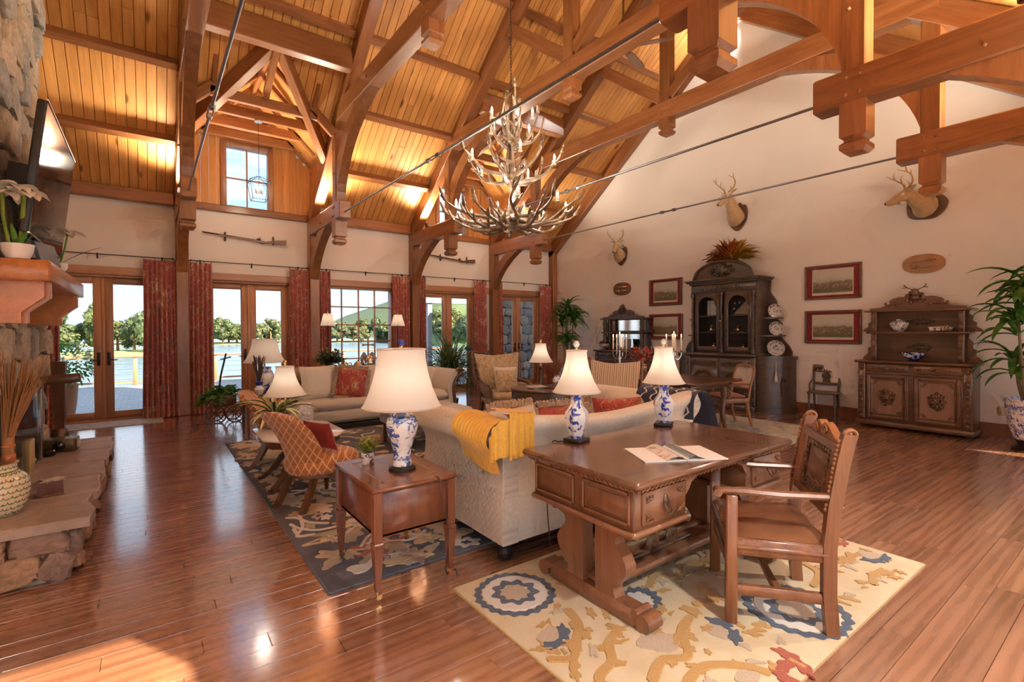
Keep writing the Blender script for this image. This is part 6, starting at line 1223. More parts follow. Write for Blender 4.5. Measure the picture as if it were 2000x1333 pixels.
for x, z, s_ in ((-.36, 1.43, .1), (-.2, 1.43, .07), (.18, 1.43, .09), (.4, 1.43, .06), (-.3, 1.05, .13), (.3, 1.05, .12)): tag(MB().lathe([(s_ * .5, 0), (s_ * .8, s_ * .3), (s_ * .6, s_ * .9), (s_ * .3, s_ * 1.2), (s_ * .4, s_ * 1.35)], 16).build('curio_jar', [silver, bronze, crystal, bowl_blue, mahog, white_paint][int(abs(x * 100)) % 6], None, 38, GP(x, -.22, z + .003)), '%s curio jar on the %s cabinet shelf, %s door' % ('larger' if s_ > .095 else 'smaller' if s_ < .08 else 'mid-sized', 'lower' if z < 1.2 else 'middle', 'left' if x < 0 else 'right'), 'jar')
fp = thing('autumn_arrangement', 'arrangement of rust and gold dried leaves on top of the dark cabinet', 'dried flowers', (8.86, 5.0, 2.50)); MB().lathe([(.09, 0), (.13, .1), (.11, .26), (.13, .3), (.1, .3), (0, .28)], 18).build('urn', bronze, fp); a1 = MB(); a2 = MB(); q = random.Random(31)
for i in range(420): a = q.uniform(0, 6.28); e = q.uniform(.0, 1.3); d_ = Vector((math.cos(a) * math.cos(e) * .45, math.sin(a) * math.cos(e) * 1.8, math.sin(e))); gold = d_.y < -.55 and q.random() < .8; leaf_strip(a2 if gold else a1, Vector((0, 0, .30)) + d_ * q.uniform(.03, .22), d_ + Vector((q.uniform(-.4, .4), q.uniform(-.4, .4), .1)), q.uniform(.15, .28), .045, .7, 4)
a1.build('rust_leaves', leaf_rust, fp, 60); a2.build('gold_leaves', leaf_gold, fp, 60)

# ---------------------------------------------------------------- carved sideboards
def sideboard(name, label, Yc, w, m, m2, mirror=False):
    B = thing(name, label, 'sideboard', (GX, Yc, 0), GR); dd = .42
    MB().box(-w - .03, w + .03, -dd - .03, 0, .03, .10, .012).build('plinth', m, B); MB().box(-w, w, -dd, 0, .10, .965, .006).build('carcass', m, B); MB().box(-w - .045, w + .045, -dd - .045, 0, .965, 1.0, .012).build('counter', m, B); MB().box(-w - .015, w + .015, -dd - .015, 0, .80, .82, .006).build('mid_moulding', m, B)
    for x in (-w + .06, w - .06): MB().ell((x, -dd + .02, .018), (.035, .03, .018), 10, 6).build('bun_foot', m, B)
    for s in (-1, 1):
        x0, x1 = sorted((s * .03, s * (w - .11))); dr = MB().box(x0, x1, -dd - .015, -dd, .835, .95, .006).build('drawer', m, B); mb = MB(); garland(mb, x0 + .03, x1 - .03, .892, -dd - .018, .016, 4 + s); mb.build('drawer_carving', m, dr); MB().ell(((x0 + x1) / 2, -dd - .03, .892), (.035, .022, .03), 10, 6).build('knob', m, dr)
        do = bpy.data.objects.new('door', None); COL.objects.link(do); do.parent = B; fr = MB(); z0, z1 = .14, .785
        for a_, b_, e_, g_ in ((x0, x0 + .05, z0, z1), (x1 - .05, x1, z0, z1), (x0 + .05, x1 - .05, z0, z0 + .05), (x0 + .05, x1 - .05, z1 - .05, z1)): fr.box(a_, b_, -dd - .022, -dd, e_, g_, .01)
        for a_, b_, e_, g_ in ((x0 + .05, x0 + .075, z0 + .05, z1 - .05), (x1 - .075, x1 - .05, z0 + .05, z1 - .05), (x0 + .07, x1 - .07, z0 + .05, z0 + .075), (x0 + .07, x1 - .07, z1 - .075, z1 - .05)): fr.box(a_, b_, -dd - .014, -dd, e_, g_, .006)
        fr.build('door_frame', m, do); MB().box(x0 + .075, x1 - .075, -dd - .008, -dd, z0 + .075, z1 - .075).build('door_panel', m2, do, 0)
        xm = (x0 + x1) / 2; mb = MB(); carve(mb, xm, (z0 + z1) / 2, .24, .30, -dd - .012, 16, .026, 11 + s, .03); carve(mb, xm, (z0 + z1) / 2, .15, .2, -dd - .03, 9, .022, 21 + s, .025); mb.build('carved_medallion', m, do)
        for u in (-1, 1):
            for v in (-1, 1):
                mb = MB(); cx, cz = xm + u * ((x1 - x0) / 2 - .078), (z0 + z1) / 2 + v * ((z1 - z0) / 2 - .078)
                for r in (.055, .035): mb.tube([(cx - u * r * math.cos(a), -dd - .009, cz - v * r * math.sin(a)) for a in [PI / 2 * i / 6 for i in range(7)]], .007, 5)
                mb.build('corner_fan', m, do)
        mb = MB()
        for i in range(22): mb.ell((x1 - .062, -dd - .018, lerp(z0 + .08, z1 - .08, i / 21)), (.009, .009, .013), 6, 4)
        mb.build('bead_strip', m, do)
        xp = s * (w - .05); pl = MB().box(xp - .045, xp + .045, -dd - .022, -dd, .12, .955, .008).build('pilaster', m, B); mb = MB()
        for i, z in enumerate((.17, .30, .40, .48, .56, .64, .72, .89)): mb.ell((xp, -dd - .026, z), (.03, .018, .04 if i % 2 else .03), 8, 5); mb.tube([(xp - .025, -dd - .024, z + .03), (xp, -dd - .03, z + .05), (xp + .025, -dd - .024, z + .03)], .007, 5)
        mb.build('pilaster_carving', m, pl, kind='stuff')
    hw = w * .82; hd = .28; pm_ = .44                      # hutch
    MB().box(-hw, hw, -.03, 0, 1.0, 1.74).build('hutch_back', m, B, 0)
    for z, ww in ((1.42, hw + .06), (1.745, hw + .09)): MB().box(-ww, ww, -hd - .02, 0, z - .014, z + .014, .006).build('hutch_shelf', m, B)
    for s in (-1, 1):
        for z0, z1 in ((1.0, 1.40), (1.435, 1.73)):
            mb = MB().box(*sorted((s * (hw - .07), s * hw)), -hd, -hd + .06, z0, z1, .008); mb.ell((s * (hw - .035), -hd - .005, (z0 + z1) / 2 + .05), (.03, .022, .07), 8, 6); mb.ell((s * (hw - .035), -hd - .005, z0 + .07), (.035, .02, .04), 8, 5); mb.build('hutch_post', m, B)
            mb = MB(); scroll_side(mb, s * hw, z0, .15, z1 - z0, -.10, -.06, s); mb.build('side_scroll', m, B)
    for z in (1.2, 1.58):
        mb = MB(); carve(mb, 0, z, .36, .12, -.035, 14, .017, int(z * 10), .016); garland(mb, -.17, .17, z, -.035, .017, 2); (mb.build('back_carving', m, B) if not mirror else None)
    if mirror: MB().box(-hw + .09, hw - .09, -.036, -.03, 1.46, 1.71).build('mirror', flat('old_mirror', (.75, .73, .7), .08, metal=1.0), B, 0); MB().box(-hw + .09, hw - .09, -.036, -.03, 1.06, 1.38).build('mirror', flat('old_mirror', (.75, .73, .7), .08, metal=1.0), B, 0)
    P = [(-hw - .02, 1.757)] + [(p.x, p.z) for p in cr_path([(-hw - .02, 0, 1.79), (-hw + .12, 0, 1.80), (-hw + .20, 0, 1.84), (-.30, 0, 1.84), (-.31, 0, 1.90), (-.20, 0, 1.945), (-.08, 0, 1.95), (0, 0, 2.03 if not mirror else 2.08), (.08, 0, 1.95), (.20, 0, 1.945), (.31, 0, 1.90), (.30, 0, 1.84), (hw - .20, 0, 1.84), (hw - .12, 0, 1.80), (hw + .02, 0, 1.79)], 4)] + [(hw + .02, 1.757)]
    MB().prism(P, 'y', -hd + .02, -hd + .06).build('crest', m, B); mb = MB(); carve(mb, 0, 1.93, .3, .2, -hd + .012, 12, .03, 3, .03); garland(mb, -.38, -.14, 1.84, -hd + .01, .025, 1); garland(mb, .14, .38, 1.84, -hd + .01, .025, 2)
    mb.ell((0, -hd - .01, 2.0), (.05, .06, .06), 10, 7)
    if not mirror:
        for s in (-1, 1): mb.tube(cr_path([(s * .03, -hd, 2.04), (s * .10, -hd, 2.08), (s * .13, -hd - .01, 2.12)], 4), .007, 5).tube([(s * .09, -hd, 2.075), (s * .15, -hd - .01, 2.07)], .005, 5)
    mb.build('crest_carving', m, B); return B
sideboard('carved_sideboard', 'brown carved sideboard with hutch and medallion doors beside the blue planter', 2.235, .655, walnut, wood('sideboard_panel', (.24, .135, .08), (.34, .20, .125), 'z', 8, .35))
sideboard('mirrored_sideboard', 'dark carved sideboard with mirrored hutch beside the tall corner plant', 7.71, .72, dark_oak, dark_oak, True)
def SP(yc, xl, yl, z): return (GX + yl, yc - xl, z)
tag(MB().lathe([(.055, 0), (.06, .012), (.05, .018), (.10, .05), (.145, .10), (.155, .125), (.148, .125), (.09, .05), (0, .03)], 30).build('blue_bowl', bowl_blue, None, 38, SP(2.235, -.02, -.25, 1.001)), 'cobalt and white footed bowl on the brown carved sideboard', 'bowl')
tag(MB().lathe([(.05, 0), (.07, .02), (.115, .09), (.12, .13), (.09, .155), (.035, .165), (.04, .185), (.03, .185), (.02, .16), (0, .15)], 28).build('lidded_jar', transfer, None, 38, SP(2.235, -.215, -.16, 1.4345)), 'squat patterned china jar on the hutch shelf of the brown sideboard', 'jar')
bt = thing('china_tray', 'pale rectangular china box with gilded lid on the hutch shelf', 'box', SP(2.235, .27, -.16, 1.4345), GR); MB().box(-.125, .125, -.06, .06, .012, .06, .01).box(-.135, .135, -.065, .065, .056, .066, .004).build('tray', transfer, bt); MB().box(-.10, .10, -.045, .045, .066, .085, .008).build('lid', brass, bt)
for x in (-.1, .1): MB().box(x - .02, x + .02, -.05, .05, 0, .014, .003).build('foot', transfer, bt)
tu = thing('soup_tureen', 'lidded patterned soup tureen on the mirrored sideboard', 'tureen', SP(7.71, -.62, -.2, 1.001)); MB().lathe([(.07, 0), (.08, .02), (.06, .03), (.13, .09), (.14, .14), (.13, .15)], 24).build('bowl', transfer, tu); MB().lathe([(.14, .148), (.11, .19), (.05, .215), (.02, .225), (.03, .24), (.0, .25)], 24).build('lid', bronze, tu)
tag(MB().box(-.1, .1, -.01, .01, 0, .26, .004).xf(Matrix.Rotation(-.12, 4, 'X')).build('small_painting', print_mat('dark_portrait', [(.4, (.08, .09, .14)), (.55, (.25, .14, .10)), (.65, (.35, .3, .28))], 10), None, 0, SP(7.71, .1, -.22, 1.004), GR), 'small dark painting propped on the mirrored sideboard', 'painting')

# ---------------------------------------------------------------- framed prints
def scene_print(name, seed, sky, land):
    m, nt, N, L, b = nodes(name); tc = N('ShaderNodeTexCoord'); sp = N('ShaderNodeSeparateXYZ'); L(tc.outputs['Object'], sp.inputs[0]); mp = N('ShaderNodeMapping'); mp.inputs['Location'].default_value = (seed, 0, 0); L(tc.outputs['Object'], mp.inputs[0])
    n1 = nz(N, L, mp.outputs[0], 6, 5, .6); zz = math_(N, L, 'ADD', sp.outputs['Z'], math_(N, L, 'MULTIPLY', math_(N, L, 'SUBTRACT', n1, .5), .16)); c = ramp(N, L, math_(N, L, 'ADD', math_(N, L, 'MULTIPLY', zz, 3.2), .5), [(.25, land), (.48, tuple(x * 1.25 for x in land)), (.56, tuple(x * .8 for x in sky)), (.75, sky)])
    sp2 = ramp(N, L, nz(N, L, mp.outputs[0], 38, 3, .6), [(.52, (0, 0, 0)), (.60, (1, 1, 1))]); lo = ramp(N, L, math_(N, L, 'ABSOLUTE', math_(N, L, 'ADD', zz, .06)), [(.03, (1, 1, 1)), (.07, (0, 0, 0))]); c = mix(N, L, mix(N, L, 1.0, sp2, lo, 'MULTIPLY'), c, (.50, .34, .24)); L(c, b.inputs['Base Color']); S(b, rough=.6); return m
mat_red = flat('red_mat_board', (.30, .028, .03), .8)
for i, (y0, y1, z0, z1, l) in enumerate(((6.29, 7.147, 2.015, 2.607, 'upper red-matted hunting print between the mirrored sideboard and tall cabinet'), (6.275, 7.147, 1.262, 1.83, 'lower red-matted hunting print between the mirrored sideboard and tall cabinet'), (2.987, 3.836, 1.98, 2.558, 'upper red-matted moorland print above the small wooden chair'), (2.983, 3.834, 1.229, 1.79, 'lower red-matted print of a hunt with hounds above the small wooden chair'))):
    t = thing('framed_print', l, 'framed picture', (GX + .02, (y0 + y1) / 2, (z0 + z1) / 2), GR, 'red-matted prints on the gable wall'); a, c = (y1 - y0) / 2, (z1 - z0) / 2; f = .034
    for nm, bxs in (('frame_side', (-a, -a + f, -c, c)), ('frame_side', (a - f, a, -c, c)), ('frame_side', (-a + f, a - f, -c, -c + f)), ('frame_side', (-a + f, a - f, c - f, c))): MB().box(bxs[0], bxs[1], -.035, 0, bxs[2], bxs[3], .006).build(nm, walnut, t)
    MB().box(-a + f, a - f, -.012, -.004, -c + f, c - f).build('mat_board', mat_red, t, 0); k = .115; MB().box(-a + k, a - k, -.0145, -.012, -c + .07, c - .07).build('print_margin', flat('ivory_paper', (.70, .63, .52), .7), t, 0)
    MB().box(-a + k + .014, a - k - .014, -.016, -.0145, -c + .11, c - .085).build('print', scene_print('hunting_print_%d' % i, i * 3.7, (.66, .60, .48), (.22, .17, .09)), t, 0); MB().box(-a + f, a - f, -.021, -.019, -c + f, c - f).build('glazing', glass, t, 0)
# ---------------------------------------------------------------- weapon plaques
def weapon_plaque(loc, rx, rz_, label, m):
    t = thing('weapon_plaque', label, 'wall plaque', loc, GR); MB().prism([(rx * math.copysign(abs(math.cos(a)) ** .85, math.cos(a)), rz_ * math.copysign(abs(math.sin(a)) ** .85, math.sin(a))) for a in [2 * PI * i / 40 for i in range(40)]], 'y', -.025, 0).build('board', m, t)
    for z, s in ((.045, 1), (-.045, -1)):
        k = thing('dagger', '', '') if False else bpy.data.objects.new('dagger', None); COL.objects.link(k); k.parent = t
        MB().tube([(-s * rx * .62, -.04, z - .005), (0, -.042, z), (s * rx * .25, -.04, z)], [.006, .012, .012], 8).build('blade', nickel, k); MB().box(*sorted((s * rx * .25, s * rx * .29)), -.05, -.03, z - .03, z + .03, .005).tube([(s * rx * .27, -.04, z), (s * rx * .6, -.04, z)], .014, 8).build('hilt', brass, k)
weapon_plaque((GX + .02, 7.95, 2.47), .27, .155, 'small rounded plaque with two daggers above the mirrored sideboard', walnut); weapon_plaque((GX + .02, 2.21, 2.437), .25, .14, 'honey oval plaque with two daggers above the brown sideboard', wood('plaque_oak', (.34, .15, .05), (.46, .22, .08), 'x', 8, .4))
wo = thing('wall_outlet', 'tan outlet plate with a white cord beside the brown sideboard', 'outlet', (GX + .018, 1.365, .36), GR); MB().box(-.04, .04, -.008, 0, -.06, .06, .003).build('plate', flat('almond_plastic', (.62, .52, .40), .4), wo); MB().tube(cr_path([(-.0, -.02, .02), (-.03, -.03, .12), (-.09, -.03, .22), (-.16, -.02, .28)], 5), .004, 5).build('cord', white_paint, wo)
# ---------------------------------------------------------------- small wooden chair by the wall
C = thing('side_chair', 'small dark wooden side chair against the wall between cabinet and sideboard', 'chair', (8.97, 3.44, 0), face(-.97, -.2)); w = .2
def sfn(u, v): x, y = u * 2 - 1, v * 2 - 1; return (x * (.22 - .02 * y), y * .21, .44 + .012 * (x * x) - .008 * y)
MB().box(-.21, .21, -.21, .21, .415, .44, .015).build('seat', dark_oak, C)
for s in (-1, 1):
    mb = MB(); turned(mb, s * .18, -.18, 0, .42, .02); mb.build('leg', dark_oak, C); MB().tube(cr_path([(s * .17, .24, 0), (s * .17, .19, .3), (s * .175, .19, .45), (s * .185, .24, .68), (s * .19, .29, .86)], 4), .019, 8).build('back_leg', dark_oak, C); MB().tube([(s * .175, -.17, .2), (s * .17, .2, .2)], .01, 6).build('stretcher', dark_oak, C); MB().tube(cr_path([(s * .19, .2, .62), (s * .215, .08, .55), (s * .2, -.02, .45)], 4), .013, 6).build('hip_brace', dark_oak, C)
MB().tube([(-.18, -.18, .15), (.18, -.18, .15)], .011, 6).build('stretcher', dark_oak, C); MB().box(-.2, .2, .265, .295, .79, .87, .012).build('crest_rail', dark_oak, C); MB().box(-.18, .18, .20, .215, .54, .58, .006).build('lower_rail', dark_oak, C)
mb = MB()
for i in range(9): x = lerp(-.15, .15, i / 8); mb.tube([(x, .245, .76), (x, .265, .80)], .009, 6)
mb.box(-.18, .18, .24, .26, .745, .765, .004); mb.build('spindle_rail', dark_oak, C); MB().prism([(-.06, .57), (.06, .57), (.045, .64), (.07, .68), (.03, .75), (-.03, .75), (-.07, .68), (-.045, .64)], 'y', .215, .23).build('splat', dark_oak, C)
# ---------------------------------------------------------------- long dark table and what stands on it
LT = thing('dining_table', 'long dark wooden table between the striped chair and the cabinet', 'table', (6.32, 4.9, .012)); MB().box(-.575, .575, -1.2, 1.2, .715, .748, .014).build('table_top', walnut, LT); MB().box(-.47, .47, -1.05, 1.05, .63, .715, .008).build('apron', walnut, LT)
for x in (-.42, .42):
    for y in (-.98, .98): MB().tube(cr_path([(x, y, .63), (x * 1.05, y * 1.01, .5), (x * .98, y, .25), (x * 1.06, y * 1.02, .03), (x * 1.1, y * 1.03, .012)], 5), [.05] * 6 + [.036] * 7 + [.03] * 8, 10).build('leg', walnut_z, LT)
flame_m = flat('candle_flame', (1, .6, .2), .5, emi=14.0, emc=(1, .55, .18))
def candelabra(loc, label, rz=0):
    t = thing('candelabra', label, 'candelabra', loc, rz, 'silver candelabras on the long table'); MB().lathe([(.07, 0), (.075, .012), (.03, .03), (.012, .06), (.02, .12), (.01, .18), (.022, .27), (.012, .31), (.014, .40)], 18).build('stem', silver, t)
    for k in range(5):
        a = 2 * PI * k / 4; r = .11 if k < 4 else 0; x, y = r * math.cos(a), r * math.sin(a); zt = .40 if k < 4 else .44
        if k < 4: MB().tube(cr_path([(0, 0, .30), (x * .5, y * .5, .26), (x * .95, y * .95, .31), (x, y, .38)], 5), .006, 6).build('arm', silver, t)
        MB().lathe([(.008, zt - .03), (.028, zt - .012), (.012, zt - .005), (.016, zt + .02)], 12, (x, y, 0)).build('cup', silver, t); cd = MB().lathe([(.0105, zt), (.0105, zt + .20), (.004, zt + .205)], 10, (x, y, 0)).build('candle', candle_wax, t); MB().lathe([(.001, zt + .208), (.006, zt + .218), (.004, zt + .235), (.0005, zt + .25)], 8, (x, y, 0)).build('flame', flame_m, cd)
    return t
candelabra((5.92, 5.16, .76), 'silver candelabra with lit candles in front of the mirrored sideboard', .3); candelabra((6.45, 4.55, .76), 'silver candelabra with lit candles behind the far desk lamp', .8)
fv = thing('urn_of_flowers', 'silver two-handled urn of red flowers on the long table', 'vase', (6.02, 4.82, .76)); MB().lathe([(.05, 0), (.055, .01), (.025, .03), (.03, .045), (.085, .09), (.095, .14), (.075, .175), (.085, .19), (.07, .185), (0, .15)], 24).build('urn', silver, fv)
for s in (-1, 1): MB().tube(cr_path([(s * .085, 0, .12), (s * .13, 0, .13), (s * .125, 0, .18), (s * .08, 0, .18)], 5), .007, 6).build('handle', brass, fv)
l1 = MB(); l2 = MB(); q = random.Random(17)
for i in range(130): a = q.uniform(0, 6.28); e = q.uniform(.3, 1.45); dv = Vector((math.cos(a) * math.cos(e), math.sin(a) * math.cos(e), math.sin(e))); p = Vector((0, 0, .18)) + dv * q.uniform(.10, .26); leaf_strip(l1 if i % 3 else l2, p, dv + Vector((q.uniform(-.7, .7), q.uniform(-.7, .7), 0)), .07 if i % 3 else .12, .035 if i % 3 else .02, .5, 3)
l1.build('petals', flower_red, fv, 60); l2.build('grey_leaves', flat('silver_leaf', (.30, .34, .31), .6), fv, 60)
# ---------------------------------------------------------------- cane armchair
C = thing('cane_armchair', 'carved fruitwood armchair with cane back and rust seat by the long table', 'armchair', (7.16, 4.10, .012), face(-.80, .45)); fw = wood('fruitwood', (.26, .12, .05), (.38, .19, .085), 'z', 9, .35); w = .25
MB().loft([[(x * k, y * k, z) for x, y in ((-.27, -.25), (0, -.28), (.27, -.25), (.24, .22), (-.24, .22))] for z, k in ((.36, .97), (.37, 1), (.42, 1), (.43, .98))]).build('seat_frame', fw, C); pillow_mb(.46, .44, .09).xf(Matrix.Translation((0, -.02, .45)) @ Matrix.Rotation(PI / 2, 4, 'X')).build('seat_cushion', tapestry, C, 60)
for s in (-1, 1):
    MB().tube(cr_path([(s * .235, -.22, .38), (s * .25, -.245, .30), (s * .225, -.22, .14), (s * .235, -.25, .0)], 5), [.034] * 6 + [.024] * 6 + [.018] * 4, 8).build('leg', fw, C); MB().tube(cr_path([(s * .21, .20, .38), (s * .215, .22, .2), (s * .215, .28, 0)], 5), [.028] * 6 + [.02] * 5, 8).build('leg', fw, C)
    MB().tube(cr_path([(s * .23, .21, .40), (s * .235, .24, .60), (s * .24, .29, .80), (s * .2, .31, .89), (s * .08, .315, .905), (0, .315, .935)], 5), .02, 8).build('back_frame', fw, C); MB().tube(cr_path([(s * .235, .24, .64), (s * .27, .05, .645), (s * .285, -.12, .63), (s * .27, -.16, .60), (s * .24, -.09, .50), (s * .25, -.12, .42)], 4), .018, 8).build('arm', fw, C); pillow_mb(.20, .06, .045, 8).xf(Matrix.Translation((s * .272, .02, .668)) @ Matrix.Rotation(PI / 2, 4, 'Z') @ Matrix.Rotation(PI / 2, 4, 'X')).build('arm_pad', tapestry, C, 60)
MB().tube([(-.23, .235, .57), (.23, .235, .57)], .018, 8).build('lower_back_rail', fw, C); MB().grid(lambda u, v: (lerp(-.225, .225, u), lerp(.24, .305, v) + .02 * (1 - (2 * u - 1) ** 2), lerp(.58, .875, v) + .03 * (1 - (2 * u - 1) ** 2) * v), 10, 10).build('cane_panel', cane_m, C, 60); mb = MB(); carve(mb, 0, .915, .16, .07, .29, 8, .014, 1, .012); carve(mb, 0, .36, .2, .06, -.285, 8, .014, 2, .012); mb.build('carving', fw, C)
# ---------------------------------------------------------------- antler chandelier
def antler_mat():
    m, nt, N, L, b = nodes('antler'); v = coords(N, L); f = nz(N, L, v, 7, 5, .6); L(ramp(N, L, f, [(.32, (.09, .05, .025)), (.52, (.22, .135, .07)), (.72, (.42, .31, .20))]), b.inputs['Base Color']); S(b, rough=.32, coat=.25); bump(N, L, b, f, .2, .004); return m
antler_m = antler_mat()
def antler_mb(seed, L_=1.0, r=.026, rise=.35, tines=4):
    # lies along +X from the burr at the origin, curving up, tines upward
    q = random.Random(seed); mb = MB(); pts = cr_path([(0, 0, 0), (.18 * L_, .04 * q.uniform(-1, 1), -.04 * L_), (.45 * L_, .07 * q.uniform(-1, 1), -.03 * L_), (.75 * L_, .06 * q.uniform(-1, 1), rise * .35 * L_), (L_ * .97, .05 * q.uniform(-1, 1), rise * L_)], 5); n = len(pts)
    mb.tube(pts, [r * (1.25 if i == 0 else lerp(1.0, .22, (i / (n - 1)) ** 1.2)) for i in range(n)], 8)
    for k in range(tines):
        i = int(lerp(n * .18, n * .86, k / max(1, tines - 1))); p = pts[i]; l = q.uniform(.16, .30) * L_ * (1 - .25 * k / tines); s = q.choice((-1, 1)); e = q.uniform(.6, 1.1)
        mb.tube(cr_path([tuple(p), tuple(p + Vector((.05 * L_, s * .10 * l / .2 * .3, l * .45 * e))), tuple(p + Vector((.04 * L_ + .25 * l, s * .16 * l / .2 * .3, l * e)))], 4), [r * .72] * 4 + [r * .5] * 3 + [r * .12] * 2, 6)
    return mb
ANT = [antler_mb(s, L_, r, ri, ti).mesh('antler', antler_m, 60) for s, L_, r, ri, ti in ((1, .86, .036, .20, 4), (2, .88, .034, .28, 4), (3, .74, .032, .36, 4), (4, .70, .031, .25, 3), (5, .55, .029, .5, 3), (6, .9, .038, .15, 4))]
CHX, CHY = 3.83, 5.17
CH = thing('antler_chandelier', 'large tiered antler chandelier with candle bulbs hanging from the ridge', 'chandelier', (CHX, CHY, 0)); q = random.Random(77)
BULB = MB().lathe([(.004, 0), (.013, .012), (.015, .028), (.009, .052), (.001, .075)], 8).mesh('candle_bulb', flat('chandelier_bulb', (1, .9, .75), .3, emi=5.0, emc=(1, .86, .66))); SLV = MB().lathe([(.026, -.006), (.03, 0), (.018, .008), (.017, .06), (.015, .063)], 10).mesh('candle_sleeve', flat('candle_sleeve', (.48, .38, .26), .6))
def candle(r, a, z): x, y = r * math.cos(a), r * math.sin(a); s = inst(SLV, 'candle_sleeve', CH, (x, y, z)); inst(BULB, 'bulb', s, (0, 0, .063)); return x, y, z + .1
lights_at = []
for k in range(11): a = 2 * PI * k / 11 + .1; inst(ANT[k % 2], 'antler', CH, (.08 * math.cos(a), .08 * math.sin(a), 2.92 + .03 * (k % 3)), (q.uniform(-.4, .4), q.uniform(-.02, .12), a))
for k in range(9): a = 2 * PI * k / 9 + .4; inst(ANT[2 + k % 2], 'antler', CH, (.12 * math.cos(a), .12 * math.sin(a), 2.83), (q.uniform(-.5, .5), q.uniform(-.05, .1), a))
for k in range(7): a = 2 * PI * k / 7 + .2; inst(ANT[2 + k % 2], 'antler', CH, (.06 * math.cos(a), .06 * math.sin(a), 3.42 + .08 * (k % 2)), (q.uniform(-.4, .4), q.uniform(-.3, -.05), a))
for k in range(6): a = 2 * PI * k / 6 + .6; inst(ANT[4], 'antler', CH, (.05 * math.cos(a), .05 * math.sin(a), 3.85 + .07 * (k % 2)), (q.uniform(-.4, .4), q.uniform(-.75, -.3), a), (.95,) * 3)
for k in range(4): a = 2 * PI * k / 4 + .3; inst(ANT[3], 'antler', CH, (.04 * math.cos(a), .04 * math.sin(a), 3.95), (q.uniform(-.3, .3), -1.15, a), (.78,) * 3)
for k in range(7): a = 2 * PI * k / 7; inst(ANT[5], 'antler', CH, (.07 * math.cos(a), .07 * math.sin(a), 2.88 + .5 * (k % 3)), (q.uniform(-.3, .3), -1.47, a + 2.0), (.9,) * 3)
for k in range(8): lights_at.append(candle(.72, 2 * PI * k / 8 + .25, 3.04))
for k in range(5): lights_at.append(candle(.56, 2 * PI * k / 5 + .5, 3.62))
for k in range(4): lights_at.append(candle(.36, 2 * PI * k / 4 + .2, 4.14))
for k in range(3): lights_at.append(candle(.2, 2 * PI * k / 3, 3.05))
chn = MB(); z = 4.35; i = 0
while z < 7.7: 
    ax_ = Vector((1, 0, 0)) if i % 2 else Vector((0, 1, 0)); chn.tube([tuple(Vector((0, 0, z + .028)) + ax_ * .012 * math.cos(t) + Vector((0, 0, .026 * math.sin(t)))) for t in [2 * PI * j / 8 for j in range(8)]], .0035, 4, wrap=True); z += .042; i += 1
chn.build('chain', iron, CH); MB().lathe([(.02, 3.0), (.03, 3.05), (.02, 3.3), (.03, 3.6), (.018, 4.3), (.01, 4.37)], 10).build('core', bronze, CH)
for x, y, z in lights_at: light('POINT', (x, y, z + .03), CHAND_W, SOFT, CH, .05)
